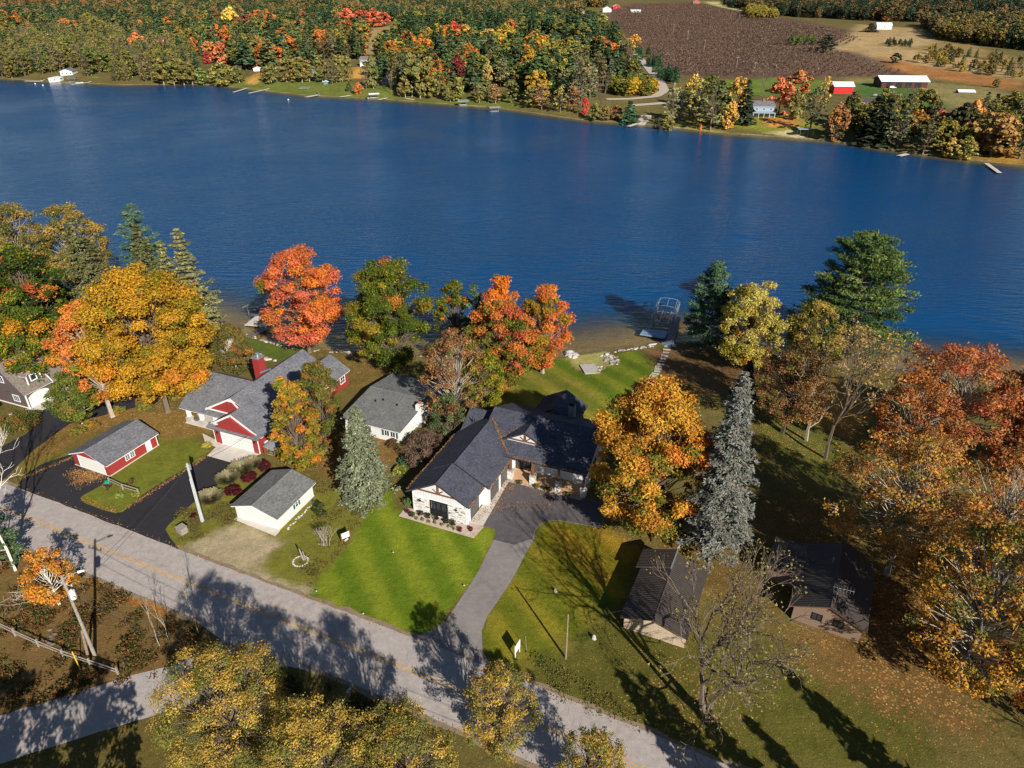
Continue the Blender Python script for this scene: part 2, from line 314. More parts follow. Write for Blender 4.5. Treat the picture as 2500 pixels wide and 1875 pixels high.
ZN = [  # photo outline, colour, litter, edge softness, ragged edge
    ([(0, 1085), (620, 1180), (900, 1200), (960, 1300), (760, 1480), (430, 1345), (100, 1215)], S(118, 116, 52), .16, 2.5, 1.2),
    ([(300, 1120), (330, 1045), (430, 1030), (510, 1100), (480, 1140), (350, 1210), (285, 1255), (195, 1215), (270, 1165)], S(112, 118, 48), .22, .8, .4),
    ([(330, 1010), (520, 1000), (560, 1050), (420, 1075), (330, 1060)], S(132, 110, 66), .45, 2, 1),
    ([(90, 1130), (330, 1010), (420, 960), (330, 960), (100, 1060), (40, 1150)], S(128, 104, 60), .42, 2.5, 1.5),
    ([(820, 1180), (690, 1090), (700, 1010), (960, 1060), (980, 1120), (920, 1180)], S(130, 104, 66), .45, 2, 1.2),
    ([(800, 860), (900, 880), (1010, 960), (860, 950), (800, 930)], S(118, 104, 60), .4, 3, 1.5),
    ([(560, 810), (670, 830), (760, 850), (740, 880), (620, 880), (560, 850)], S(92, 106, 50), .04, 1.2, .5),
    ([(960, 1185), (926, 1216), (841, 1345), (740, 1462), (871, 1522), (993, 1560), (1056, 1538), (1170, 1400), (1215, 1292), (1160, 1290), (960, 1240)], S(112, 128, 38), .1, .6, .35),
    ([(1327, 1270), (1403, 1276), (1480, 1290), (1545, 1350), (1520, 1460), (1440, 1560), (1330, 1640), (1226, 1648), (1172, 1580), (1176, 1526), (1246, 1419), (1305, 1311)], S(118, 116, 38), .14, .7, .4),
    ([(1330, 1290), (1480, 1280), (1560, 1350), (1500, 1450), (1400, 1400), (1330, 1340)], S(136, 118, 38), .24, 2.5, 1),
    ([(1200, 990), (1215, 930), (1310, 890), (1385, 872), (1400, 900), (1440, 915), (1470, 905), (1500, 868), (1560, 850), (1625, 845), (1615, 905), (1560, 970), (1510, 1020), (1470, 1065), (1300, 1040)], S(110, 124, 40), .09, 1, .6),
    ([(1210, 940), (1310, 900), (1420, 930), (1480, 990), (1420, 1050), (1220, 1000)], S(126, 126, 54), .1, 3, 1.5),
    ([(1385, 872), (1480, 858), (1492, 892), (1448, 912), (1405, 900)], S(166, 160, 104), .0, .8, .4),
    ([(1560, 850), (1640, 848), (1800, 850), (1880, 900), (1800, 960), (1640, 960), (1610, 905)], S(118, 92, 66), .34, 2, 1),
    ([(1880, 930), (2060, 930), (2130, 1010), (2080, 1070), (1960, 1030)], S(176, 130, 74), .35, 2.5, 1.5),
    ([(1840, 1010), (1990, 1030), (2080, 1110), (2040, 1190), (1900, 1120), (1850, 1060)], S(92, 98, 48), .16, 3, 1.5),
    ([(1480, 1480), (1660, 1560), (1900, 1560), (2200, 1650), (2300, 1875), (1700, 1875), (1360, 1710), (1240, 1640), (1400, 1560)], S(94, 92, 44), .24, 3, 1.5),
    ([(1900, 1540), (2130, 1520), (2330, 1620), (2400, 1800), (2200, 1740), (1960, 1640)], S(116, 92, 58), .4, 5, 4),
    ([(1600, 1330), (1760, 1230), (1980, 1200), (2080, 1300), (2100, 1460), (1900, 1500), (1700, 1450)], S(112, 92, 56), .34, 3, 2),
    ([(2080, 1400), (2500, 1400), (2500, 1700), (2250, 1600), (2080, 1500)], S(118, 88, 54), .4, 4, 2),
    ([(439, 1340), (578, 1277), (640, 1294), (692, 1330), (645, 1363), (631, 1388), (671, 1412), (757, 1436), (750, 1469), (529, 1385)], S(172, 157, 138), .06, 1.8, 1.2),
    ([(0, 1330), (230, 1400), (420, 1500), (540, 1560), (420, 1640), (0, 1760)], S(120, 96, 64), .18, 2, 1.5),
    ([(150, 1330), (420, 1480), (400, 1500), (130, 1375)], S(168, 110, 52), .6, 1.2, .8),
    ([(0, 1850), (560, 1690), (700, 1640), (1040, 1760), (1100, 1875), (0, 1875)], S(104, 92, 52), .2, 2.5, 1.5),
]
ZW = [(WP(z[0]),) + tuple(z[1:]) for z in ZN]
SPOTS = [(352, 892, 8), (235, 895, 6), (668, 762, 6), (850, 800, 7), (1080, 840, 5), (1172, 806, 3.5), (985, 925, 5), (652, 1012, 4), (1400, 1142, 6), (1690, 935, 6), (1783, 990, 6), (1955, 1265, 9), (2130, 1290, 9), (2090, 1490, 8), (1522, 1552, 6), (2075, 985, 8), (128, 1305, 3)]
def near_col(P):
    nz = vnoise(P, .9, 3) * .6 + vnoise(P, 2.2, 4) * .4; big = vnoise(P, .12, 5)
    col = np.array(ROUGH)[None] * (1 + .12 * big[:, None]) * np.ones((len(P), 1)); lit = np.full(len(P), .22)
    for poly, c, l, soft, rag in ZW:
        b = poly; m = (P[:, 0] > b[:, 0].min() - 6) & (P[:, 0] < b[:, 0].max() + 6) & (P[:, 1] > b[:, 1].min() - 6) & (P[:, 1] < b[:, 1].max() + 6)
        idx = np.where(m)[0]
        if not len(idx): continue
        wgt = sst((sdist(P[idx], poly) + nz[idx] * rag) / soft + .5)[:, None]
        cc = np.array(c)[None] * (1 + .10 * big[idx][:, None])
        col[idx] = col[idx] * (1 - wgt) + cc * wgt; lit[idx] = lit[idx] * (1 - wgt[:, 0]) + l * wgt[:, 0]
    for fx_, fy_, rr_ in SPOTS:
        q_ = W(fx_ * 1.1302, fy_ * 1.1302); dd_ = np.hypot(P[:, 0] - q_[0] + .35 * rr_, P[:, 1] - q_[1] - .3 * rr_); lit = np.minimum(.62, lit + .38 * np.exp(-(dd_ / rr_) ** 2) * (1 + .5 * nz))
    # mowing stripes on the two kept lawns
    for k, ang, per in ((7, 25, 2.6), (10, 30, 2.8), (8, 30, 2.6)):
        m = sdist(P, ZW[k][0]) > 0; t = (P[:, 0] * math.sin(R(90 + ang)) - P[:, 1] * math.cos(R(90 + ang)))
        q = np.where(m, np.tanh(3 * np.sin(t * 2 * math.pi / (2 * per))), 0)[:, None]; col *= 1 + np.array([[.26, .15, .26]]) * q
    # wet sand and stones along the water, lake bed
    s = ns(P[:, 0]) - P[:, 1]
    wb = sst((1.6 - s + nz) / 1.2)[:, None]; col = col * (1 - wb) + np.array(S(190, 164, 128))[None] * wb; lit *= 1 - wb[:, 0]
    db = sst((-s - 6) / 26)[:, None]; col = col * (1 - db) + np.array(S(140, 122, 86))[None] * db
    return col, lit
fine = np.arange(-112, 112.01, .65); gx = np.geomspace(2, 1400, 28)
xs = np.concatenate([(-112 - gx)[::-1], fine, 112 + gx])
ys = np.concatenate([-np.geomspace(3, 900, 16)[::-1] + 25, np.arange(26, 146, .65), 146 + np.geomspace(2, 150, 22)])
grid('ground', xs, ys, near_col, groundmat('ground_cover'))
FZ = [  # far side: photo outline, colour, litter, softness, ragged
    ([(560, 212), (600, 188), (800, 196), (960, 215), (1010, 240), (930, 246), (740, 236)], S(116, 124, 62), .04, 6, 3),
    ([(930, 246), (1100, 240), (1250, 235), (1290, 262), (1220, 268)], S(106, 114, 58), .06, 6, 3),
    ([(600, 205), (625, 178), (640, 176), (630, 205)], S(206, 156, 92), .1, 6, 2), ([(855, 192), (860, 165), (890, 165), (900, 192)], S(210, 156, 88), .1, 6, 2),
    ([(890, 132), (900, 70), (960, 62), (1010, 100), (960, 108), (930, 135)], S(168, 146, 110), .02, 12, 6), ([(1000, 108), (1050, 98), (1100, 100), (1060, 120), (1010, 125)], S(160, 138, 100), .02, 12, 5),
    ([(1150, 125), (1150, 105), (1215, 108), (1225, 128)], S(150, 158, 74), .02, 8, 3), ([(30, 72), (50, 45), (90, 48), (85, 72)], S(190, 172, 136), 0, 12, 4), ([(200, 75), (195, 35), (225, 35), (225, 75)], S(200, 178, 130), 0, 12, 4),
    ([(700, 80), (770, 60), (880, 58), (870, 78)], S(170, 166, 110), 0, 14, 6),
    ([(1490, 20), (1560, 8), (1700, 5), (1900, 40), (2110, 80), (2330, 180), (2200, 185), (1990, 190), (1700, 190), (1620, 175), (1560, 110), (1480, 50)], S(106, 84, 76), .0, 14, 6),
    ([(1720, 5), (1850, 4), (1900, 35), (1790, 25)], S(196, 190, 140), 0, 30, 10), ([(2030, 120), (2100, 60), (2240, 70), (2300, 110), (2500, 170), (2500, 200), (2250, 165), (2110, 135)], S(176, 150, 116), .0, 20, 10),
    ([(2150, 140), (2240, 158), (2500, 200), (2500, 222), (2300, 195), (2180, 172)], S(166, 116, 74), 0, 14, 8), ([(2200, 120), (2330, 130), (2500, 175), (2500, 150), (2350, 100)], S(150, 126, 90), .0, 14, 8),
    ([(2080, 190), (2250, 200), (2420, 215), (2500, 240), (2450, 262), (2330, 262), (2060, 230)], S(142, 130, 92), 0, 10, 5), ([(2075, 205), (2130, 200), (2230, 212), (2320, 258), (2250, 270), (2080, 240)], S(88, 116, 62), 0, 8, 3),
    ([(1770, 305), (1800, 288), (1890, 272), (1990, 300), (1985, 335), (1880, 325)], S(136, 140, 62), .1, 5, 2), ([(1840, 290), (1940, 284), (1950, 312), (1880, 310)], S(200, 140, 80), .3, 6, 3), ([(1880, 325), (1930, 318), (1960, 335), (1930, 338)], S(214, 196, 168), 0, 3, 1),
    ([(1630, 312), (1660, 300), (1720, 310), (1760, 325)], S(150, 146, 80), .1, 4, 2), ([(2380, 385), (2500, 370), (2500, 402), (2400, 395)], S(170, 130, 66), .3, 4, 2),
    ([(1990, 5), (2500, 30), (2500, 45), (2300, 35)], S(190, 172, 130), 0, 60, 10), ([(1700, 200), (1900, 190), (2080, 200), (2060, 225), (1880, 235), (1720, 230)], S(110, 128, 60), .0, 10, 5),
]
FW = [(WP(z[0]),) + tuple(z[1:]) for z in FZ]
def far_col(P):
    nz = vnoise(P, .08, 13) * .6 + vnoise(P, .2, 14) * .4; big = vnoise(P, .012, 15)
    col = np.array(S(112, 102, 66))[None] * (1 + .15 * big[:, None]) * np.ones((len(P), 1)); lit = np.full(len(P), .1)
    for poly, c, l, soft, rag in FW:
        m = (P[:, 0] > poly[:, 0].min() - 40) & (P[:, 0] < poly[:, 0].max() + 40) & (P[:, 1] > poly[:, 1].min() - 40) & (P[:, 1] < poly[:, 1].max() + 40); idx = np.where(m)[0]
        if not len(idx): continue
        wgt = sst((sdist(P[idx], poly) + nz[idx] * rag) / soft + .5)[:, None]; cc = np.array(c)[None] * (1 + .12 * big[idx][:, None] + .08 * nz[idx][:, None])
        col[idx] = col[idx] * (1 - wgt) + cc * wgt; lit[idx] = lit[idx] * (1 - wgt[:, 0]) + l * wgt[:, 0]
    f = P[:, 1] - fs(P[:, 0]); wb = sst((1.6 - f + nz) / 1.2)[:, None]; col = col * (1 - wb) + np.array(S(150, 138, 116))[None] * wb
    db = sst((-f - 1) / 8)[:, None]; col = col * (1 - db) + np.array(S(96, 88, 62))[None] * db
    return col, lit
def far_strip():
    # far ground follows the far shore: rows measured from the shoreline so the bank stays crisp
    xs_ = np.concatenate([-np.geomspace(480, 5000, 24)[::-1], np.arange(-470, 471, 5.), np.geomspace(480, 5000, 24)])
    fr = np.concatenate([[-60, -40, -25, -12, -6, -3, -1.5], np.arange(0, 12, 1.2), np.arange(12, 300, 5.), np.arange(300, 900, 9.), np.geomspace(900, 9000, 60)])
    X = np.repeat(xs_[None], len(fr), 0); Y = fs(X) + fr[:, None]; P = np.stack([X.ravel(), Y.ravel()], 1); Z = hz(P[:, 0], P[:, 1]); nx, ny = len(xs_), len(fr)
    me = bpy.data.meshes.new('far_ground'); me.vertices.add(nx * ny); me.vertices.foreach_set('co', np.column_stack([P, Z]).astype(np.float32).ravel())
    i = np.arange((nx - 1) * (ny - 1)); r, c = i // (nx - 1), i % (nx - 1); b = r * nx + c; F = np.stack([b, b + 1, b + nx + 1, b + nx], 1).astype(np.int32); nf = len(F)
    me.loops.add(nf * 4); me.loops.foreach_set('vertex_index', F.ravel()); me.polygons.add(nf); me.polygons.foreach_set('loop_start', np.arange(0, nf * 4, 4, dtype=np.int32)); me.polygons.foreach_set('use_smooth', np.ones(nf, bool)); me.update(calc_edges=True)
    col, lit = far_col(P); a = me.attributes.new('Col', 'FLOAT_COLOR', 'POINT'); a.data.foreach_set('color', np.column_stack([col, np.ones(len(P))]).astype(np.float32).ravel())
    a = me.attributes.new('Lit', 'FLOAT', 'POINT'); a.data.foreach_set('value', lit.astype(np.float32)); me.materials.append(groundmat('far_ground_cover', True)); tag(link('hillside_terrain', me), kind='structure')
far_strip()
# ------------------------------------------------------------------ lake
def lakemat():
    m, n, p = newmat('lake_water'); o = coord(n, 'Object')
    mp = n.nodes.new('ShaderNodeMapping'); mp.inputs['Rotation'].default_value = (0, 0, R(22)); mp.inputs['Scale'].default_value = (.34, 1.15, 1); n.links.new(o, mp.inputs[0])
    w1 = noise(n, mp.outputs[0], .62, 3, .6); w2 = noise(n, mp.outputs[0], 2.6, 2, .5); gust = noise(n, o, .012, 4, .6); gust2 = noise(n, o, .05, 3, .5)
    gs = mth(n, 'SMOOTH_MIN', 1.0, mth(n, 'MAXIMUM', 0.0, mth(n, 'MULTIPLY', mth(n, 'SUBTRACT', mth(n, 'ADD', gust, mth(n, 'MULTIPLY', gust2, .35)), .52), 3.4)), .1); amp = mth(n, 'ADD', .3, mth(n, 'MULTIPLY', gs, 1.25))
    h = mth(n, 'MULTIPLY', mth(n, 'ADD', w1, mth(n, 'MULTIPLY', w2, .35)), amp)
    b = n.nodes.new('ShaderNodeBump'); b.inputs['Strength'].default_value = .8; b.inputs['Distance'].default_value = .8; n.links.new(h, b.inputs['Height'])
    at_ = n.nodes.new('ShaderNodeAttribute'); at_.attribute_name = 'Deep'
    body = mix(n, at_.outputs['Fac'], (.03, .065, .08), (.0, .06, .185))
    df = n.nodes.new('ShaderNodeBsdfDiffuse'); n.links.new(body, df.inputs['Color'])
    tr = n.nodes.new('ShaderNodeBsdfTransparent'); tr.inputs[0].default_value = (.82, .8, .68, 1)
    gl = n.nodes.new('ShaderNodeBsdfGlossy'); gl.inputs['Roughness'].default_value = .19; n.links.new(b.outputs[0], gl.inputs['Normal'])
    ge = n.nodes.new('ShaderNodeNewGeometry'); dt = n.nodes.new('ShaderNodeVectorMath'); dt.operation = 'DOT_PRODUCT'; n.links.new(ge.outputs['Incoming'], dt.inputs[0]); n.links.new(b.outputs[0], dt.inputs[1])
    fr_ = mth(n, 'ADD', .02, mth(n, 'MULTIPLY', .98, mth(n, 'POWER', mth(n, 'SUBTRACT', 1.0, mth(n, 'MINIMUM', mth(n, 'ABSOLUTE', dt.outputs['Value']), 1.0)), 5.0)))   # Schlick reflectance, same from both sides
    s1 = n.nodes.new('ShaderNodeMixShader'); n.links.new(mth(n, 'ADD', .04, mth(n, 'MULTIPLY', at_.outputs['Fac'], .96)), s1.inputs[0]); n.links.new(tr.outputs[0], s1.inputs[1]); n.links.new(df.outputs[0], s1.inputs[2])
    s2 = n.nodes.new('ShaderNodeMixShader'); n.links.new(fr_, s2.inputs[0]); n.links.new(s1.outputs[0], s2.inputs[1]); n.links.new(gl.outputs[0], s2.inputs[2])
    n.links.new(s2.outputs[0], n.nodes['Material Output'].inputs[0]); return m
def lake():
    xs_ = np.concatenate([-np.geomspace(440, 3000, 14)[::-1], np.arange(-430, 431, 4.), np.geomspace(440, 3000, 14)]); ts = np.concatenate([np.linspace(-.02, .12, 24), np.linspace(.14, .92, 20), np.linspace(.94, 1.01, 10)])
    X = np.repeat(xs_[None], len(ts), 0); a = ns(X); f = np.maximum(fs(X), a + 5); Y = a - 4 + (f + 6 - a + 4) * ts[:, None]; P = np.stack([X.ravel(), Y.ravel()], 1); nx, ny = len(xs_), len(ts)
    dep = np.minimum(P[:, 1] - ns(P[:, 0]), (fs(P[:, 0]) - P[:, 1]) * 1.6)
    me = bpy.data.meshes.new('lake'); me.vertices.add(nx * ny); me.vertices.foreach_set('co', np.column_stack([P, np.full(len(P), LAKE + .12)]).astype(np.float32).ravel())
    i = np.arange((nx - 1) * (ny - 1)); r, c = i // (nx - 1), i % (nx - 1); b = r * nx + c; F = np.stack([b, b + 1, b + nx + 1, b + nx], 1).astype(np.int32); nf = len(F)
    me.loops.add(nf * 4); me.loops.foreach_set('vertex_index', F.ravel()); me.polygons.add(nf); me.polygons.foreach_set('loop_start', np.arange(0, nf * 4, 4, dtype=np.int32)); me.update(calc_edges=True)
    a = me.attributes.new('Deep', 'FLOAT', 'POINT'); a.data.foreach_set('value', (sst(dep / 26)).astype(np.float32)); me.materials.append(lakemat()); tag(link('lake_water', me), kind='structure')
lake()
# ------------------------------------------------------------------ road, drives, pads (flat ground, stacked sheets)
def sheet(name, pts, z, mat, kind='structure', parent=None, thick=.0):
    mb = MB()
    if thick: mb.prism([tuple(p) for p in pts], z - thick, z)
    else: mb.add([(x, y, z) for x, y in pts], [tuple(range(len(pts)))])
    o = mb.build(name, mat, parent)
    if parent is None: tag(o, kind=kind)
    return o
def smooth(pts, n=3):
    pts = [np.array(p, float) for p in pts]
    for _ in range(n):
        q = []
        for i in range(len(pts)): a, b = pts[i], pts[(i + 1) % len(pts)]; q += [a * .75 + b * .25, a * .25 + b * .75]
        pts = q
    return pts
rd = np.array([(-190, 131), (-130, 104.5), (-65.4, 76.1), (-41.9, 65.5), (-21.6, 56.5), (-11.2, 51.9), (0, 46.7), (14, 39.9), (45, 25), (110, -6)])
def band(c, half):
    t = np.gradient(c, axis=0); t /= np.linalg.norm(t, axis=1)[:, None]; nrm = np.stack([-t[:, 1], t[:, 0]], 1)
    return c + nrm * half, c - nrm * half
def strip(name, c, o0, o1, z, mat, parent=None, jag=0):
    k = np.concatenate([[0], np.cumsum(np.linalg.norm(np.diff(c, axis=0), axis=1))]); s = np.arange(0, k[-1], 1.5); cc = np.stack([np.interp(s, k, c[:, 0]), np.interp(s, k, c[:, 1])], 1)
    a, _ = band(cc, o0); b, _ = band(cc, o1); r = np.random.default_rng(3)
    if jag: a = a + r.normal(0, jag, a.shape); b = b + r.normal(0, jag, b.shape)
    n = len(cc); mb = MB(); mb.add([(*p, z) for p in a] + [(*p, z) for p in b], [(i, i + 1, n + i + 1, n + i) for i in range(n - 1)]); o = mb.build(name, mat, parent)
    if parent is None: tag(o, kind='structure')
    return o
strip('gravel_shoulder', rd, 4.5, 3.5, .014, M['shoulder'], None, .16); strip('gravel_shoulder', rd, -3.5, -4.5, .014, M['shoulder'], None, .16)
road = strip('road', rd, 3.95, -3.95, .03, M['asph_road'], None, .05)
strip('yellow_line', rd, .24, .13, .036, M['yellow'], road); strip('yellow_line', rd, -.13, -.24, .036, M['yellow'], road)
side = np.array([(-24.5, 58), (-30, 53.6), (-35.2, 50), (-40.3, 48.1), (-50.5, 43.8), (-80, 31)])
strip('side_road', side, 3.0, -3.0, .022, M['asph_road'], None, .05)
sheet('side_road_mouth', [at(*q, 0)[:2] for q in ((470, 1512), (540, 1562), (521, 1595), (560, 1660), (700, 1626), (760, 1640), (640, 1560))], .026, M['asph_road'])
def px(pts): return [at(*q, 0)[:2] for q in pts]
sheet('driveway', px([(993, 1562), (1030, 1548), (1060, 1536), (1088, 1517), (1165, 1400), (1205, 1318), (1212, 1300), (1208, 1292), (1180, 1284), (1242, 1172), (1359, 1195), (1425, 1215), (1480, 1232), (1470, 1290), (1403, 1278), (1368, 1271), (1340, 1272), (1318, 1281), (1306, 1297), (1303, 1315), (1248, 1419), (1190, 1505), (1176, 1540), (1178, 1590), (1200, 1625), (1240, 1660), (1100, 1640)]), .018, M['asph_drive'])
sheet('driveway_apron', px([(1205, 1318), (1212, 1300), (1208, 1292), (1181, 1284), (1242, 1173), (1359, 1196), (1425, 1216), (1479, 1233), (1468, 1289), (1403, 1277), (1368, 1270), (1340, 1271), (1318, 1280), (1305, 1297), (1301, 1315), (1255, 1330)]), .024, M['asph_apron'])
sheet('black_driveway', px([(40, 1192), (60, 1160), (98, 1135), (140, 1120), (180, 1108), (200, 1140), (269, 1163), (272, 1170), (230, 1195), (205, 1208), (196, 1216), (205, 1228), (250, 1245), (280, 1253), (300, 1250), (351, 1206), (410, 1168), (468, 1135), (506, 1113), (574, 1132), (519, 1200), (475, 1225), (410, 1283), (404, 1293), (415, 1312), (440, 1345)]), .02, M['asph_black'])
sheet('neighbour_driveway', px([(95, 1004), (136, 985), (165, 998), (330, 975), (330, 995), (170, 1035), (80, 1100), (0, 1180), (-60, 1220), (-60, 1140), (0, 1092), (60, 1062), (105, 1024)]), .019, M['asph_black'])
sheet('concrete_pad', px([(494, 1058), (538, 1080), (634, 1109), (574, 1132), (506, 1113), (527, 1092), (500, 1078)]), .05, M['concrete'], thick=.08)
sheet('concrete_pad', px([(20, 1012), (76, 996), (132, 968), (138, 986), (95, 1006), (40, 1022)]), .045, M['concrete'], thick=.08)
sheet('concrete_walk', px([(1146, 1274), (1179, 1284), (1243, 1175), (1228, 1170), (1194, 1228), (1180, 1232)]), .055, M['concrete'], thick=.1)
sheet('concrete_apron', px([(571, 1268), (672, 1309), (684, 1296), (579, 1262)]), .05, M['concrete'], thick=.08)
# ------------------------------------------------------------------ buildings
FX, FN = (1, 0, 0), (0, -1, 0)      # a wall facing the front (local -y)
RX, RN = (0, 1, 0), (1, 0, 0)       # a wall facing right (local +x)
LX, LN = (0, -1, 0), (-1, 0, 0)     # a wall facing left
class Bld:
    def __init__(s, name, label, cat, loc, deg, group=None):
        s.r = empty(name, loc, R(deg), label, cat, group)
    def gwall(s, x0, x1, y0, y1, z0, z1, xr, zr, mat, axis='y', name='wall', base=-.3):
        pr = [(x0, base), (x1, base), (x1, z1), (xr, zr), (x0, z0)]; n = 5; f = (lambda p, t: (p[0], t, p[1])) if axis == 'y' else (lambda p, t: (t, p[0], p[1]))
        v = [f(p, y0) for p in pr] + [f(p, y1) for p in pr]
        return MB().add(v, [tuple(range(n)), tuple(range(n, 2 * n))[::-1]] + [(i, (i + 1) % n, n + (i + 1) % n, n + i) for i in range(n)]).build(name, mat, s.r)
    def roof(s, x0, x1, xr, z0, z1, zr, y0, y1, mat, trim, axis='y', name='roof', t=.09, tt=.17, cap=True):
        f = (lambda p, q: (p[0], q, p[1])) if axis == 'y' else (lambda p, q: (q, p[0], p[1]))
        def prof(a, b, ins, th, dz, lo, hi):
            k0 = (zr - z0) / (xr - x0); k1 = (zr - z1) / (x1 - xr); A, B = x0 + ins, x1 - ins
            top = [(A, z0 + k0 * ins + dz), (xr, zr + dz), (B, z1 + k1 * ins + dz)]; bot = [(p[0], p[1] - th) for p in top]; pr = top + bot
            v = [f(p, lo) for p in pr] + [f(p, hi) for p in pr]
            return MB().add(v, [(0, 1, 7, 6), (1, 2, 8, 7), (3, 9, 10, 4), (4, 10, 11, 5), (0, 6, 9, 3), (2, 5, 11, 8), (0, 3, 4, 1), (1, 4, 5, 2), (6, 7, 10, 9), (7, 8, 11, 10)])
        o = prof(0, 0, 0, t, 0, y0, y1).build(name, mat, s.r)
        prof(0, 0, .05, tt, -t - .003, y0 + .05, y1 - .05).build('fascia', trim, o)
        if cap:
            c = MB(); c.add([f((xr - .14, zr - .045), y0), f((xr, zr + .035), y0), f((xr + .14, zr - .045), y0), f((xr - .14, zr - .045), y1), f((xr, zr + .035), y1), f((xr + .14, zr - .045), y1)], [(0, 1, 4, 3), (1, 2, 5, 4), (0, 2, 1), (3, 4, 5), (0, 3, 5, 2)]); c.build('ridge_cap', mat, o)
        return o
    def box(s, name, mat, *a, parent=None, bevel=0): return MB().box(*a).build(name, mat, parent or s.r, bevel)
    def window(s, P, U, N, w_, h, nx, ny, fm, fw=.1, mw=.05, name='window', glass=None, d=.07):
        m = MB(); m.obox(P, U, N, 0, w_, 0, fw, -.06, d); m.obox(P, U, N, 0, w_, h - fw, h, -.06, d); m.obox(P, U, N, 0, fw, fw, h - fw, -.06, d); m.obox(P, U, N, w_ - fw, w_, fw, h - fw, -.06, d)
        iw, ih = w_ - 2 * fw, h - 2 * fw
        for i in range(1, nx): u = fw + iw * i / nx; m.obox(P, U, N, u - mw / 2, u + mw / 2, fw, h - fw, -.05, d - .012)
        for j in range(1, ny): v = fw + ih * j / ny; m.obox(P, U, N, fw, w_ - fw, v - mw / 2, v + mw / 2, -.05, d - .022)
        o = m.build(name, fm, s.r)
        for i in range(nx):
            for j in range(ny):
                MB().obox(P, U, N, fw + iw * i / nx + mw * .3, fw + iw * (i + 1) / nx - mw * .3, fw + ih * j / ny + mw * .3, fw + ih * (j + 1) / ny - mw * .3, -.02, .015).build('pane', glass or M['glass'], o)
        return o
    def panel(s, P, U, N, u0, u1, v0, v1, n0, n1, mat, name, parent=None): return MB().obox(P, U, N, u0, u1, v0, v1, n0, n1).build(name, mat, parent or s.r)
    def garage_door(s, P, U, N, w_, h, mat, trim, rows=4, cols=1):
        m = MB(); m.obox(P, U, N, -.14, 0, 0, h + .14, 0, .06); m.obox(P, U, N, w_, w_ + .14, 0, h + .14, 0, .06); m.obox(P, U, N, 0, w_, h, h + .14, 0, .06)
        o = m.build('garage_door', trim, s.r)
        for j in range(rows): MB().obox(P, U, N, .004, w_ - .004, h * j / rows + .02, h * (j + 1) / rows - .02, -.03, .025).build('door_panel', mat, o)
        return o
# --- main house ---------------------------------------------------------------------------
b = Bld('farmhouse', 'new white farmhouse with charcoal shingle roofs, brick front and timber posted porch', 'house', (-13.83, 78.78, 0), -22.5)
WB, SB, DK = M['white_bb'], M['sh_black'], M['soffit']
b.gwall(0, 8.3, 0, 4.8, 3.55, 3.55, 4.1, 5.85, WB); b.gwall(0, 9.3, 4.7, 16.5, 3.5, 3.5, 4.42, 6.05, WB)
b.gwall(14.6, 25.4, 4.4, 21.0, 5.2, 4.2, 18.9, 7.15, WB, 'x'); b.gwall(15.8, 23.2, .1, 5, 3.5, 3.5, 19.6, 5.6, WB, 'x')
b.roof(-.9, 8.95, 4.05, 3.4, 3.4, 6.15, -.5, 4.62, SB, DK); b.roof(-.92, 9.75, 4.42, 3.4, 3.4, 6.42, 4.4, 17.4, SB, DK)
b.roof(11.7, 26.1, 18.9, 4.1, 4.1, 7.4, 4.2, 21.6, SB, DK, 'x'); b.roof(15.2, 24, 19.6, 3.42, 3.42, 5.87, -.35, 4.6, SB, DK, 'x')
b.roof(6.95, 15.55, 11.25, 5.0, 5.0, 7.32, 13.9, 18.6, SB, DK, name='porch_gable_roof')
b.gwall(7.6, 14.9, 14.25, 17.5, 5.1, 5.1, 11.25, 7.05, WB, name='porch_gable_wall', base=4.7)
b.roof(8.1, 15.9, 12.0, 3.6, 3.6, 5.7, 24.4, 31.0, SB, DK, name='rear_porch_roof')
for x, y in ((8.8, 30.4), (15.2, 30.4), (12, 30.4)): b.box('porch_post', M['timber'], x - .15, x + .15, y - .15, y + .15, -.6, 3.45)
ch = b.box('chimney', M['stone'], 14.4, 15.4, 24.6, 25.5, 0, 6.7); b.box('chimney_cap', M['black'], 14.5, 15.3, 24.7, 25.4, 6.7, 7.15, parent=ch)
# gable trusses
def truss(y, xc, zb, half, rise, name='gable_truss'):
    m = MB(); m.box(xc - half, xc + half, y - .07, y + .05, zb, zb + .2); m.box(xc - .11, xc + .11, y - .08, y + .05, zb + .2, zb + rise)
    for sg in (-1, 1):
        for (xa, za, xb, zb_) in ((.05, .2, .75, .78), ):
            m.tube((xc + sg * xa, y - .02, zb + za), (xc + sg * xb, y - .02, zb + zb_), .07, n=4)
    m.build(name, M['timber'], b.r)
truss(-.12, 4.1, 3.95, 3.3, 1.75); truss(14.13, 11.25, 5.55, 2.5, 1.4)
# front wall: stone veneer, black window, white corner boards
fw = b.box('front_panel', M['white'], 0.005, 8.295, -.06, -.002, -.1, 2.78); stone_me = None; r = np.random.default_rng(11)
brk = [plain('pale_brick', S(222, 220, 216), .85, .1, 6), plain('grey_brick', S(196, 192, 188), .85, .12, 6), plain('dark_brick', S(128, 122, 118), .85, .12, 6), plain('rosy_brick', S(196, 160, 146), .85, .12, 6)]
for (xa, xb) in ((.16, 2.62), (5.52, 8.12)):
    zz = .02
    while zz < 2.6:
        hh = r.choice([.13, .17, .21]); x = xa
        while x < xb - .05:
            ww = min(r.uniform(.28, .75), xb - x); pr = .09 + r.uniform(0, .03)
            if zz + hh < 2.75: MB().box(x + .008, x + ww - .008, -pr - .03, -.055, zz + .006, zz + hh - .006).build('stone', brk[r.choice(4, p=[.62, .24, .1, .04])], fw)
            x += ww
        zz += hh
for xa in (0, 8.15): b.box('corner_board', M['white'], xa, xa + .15, -.15, -.061, 0, 3.4)
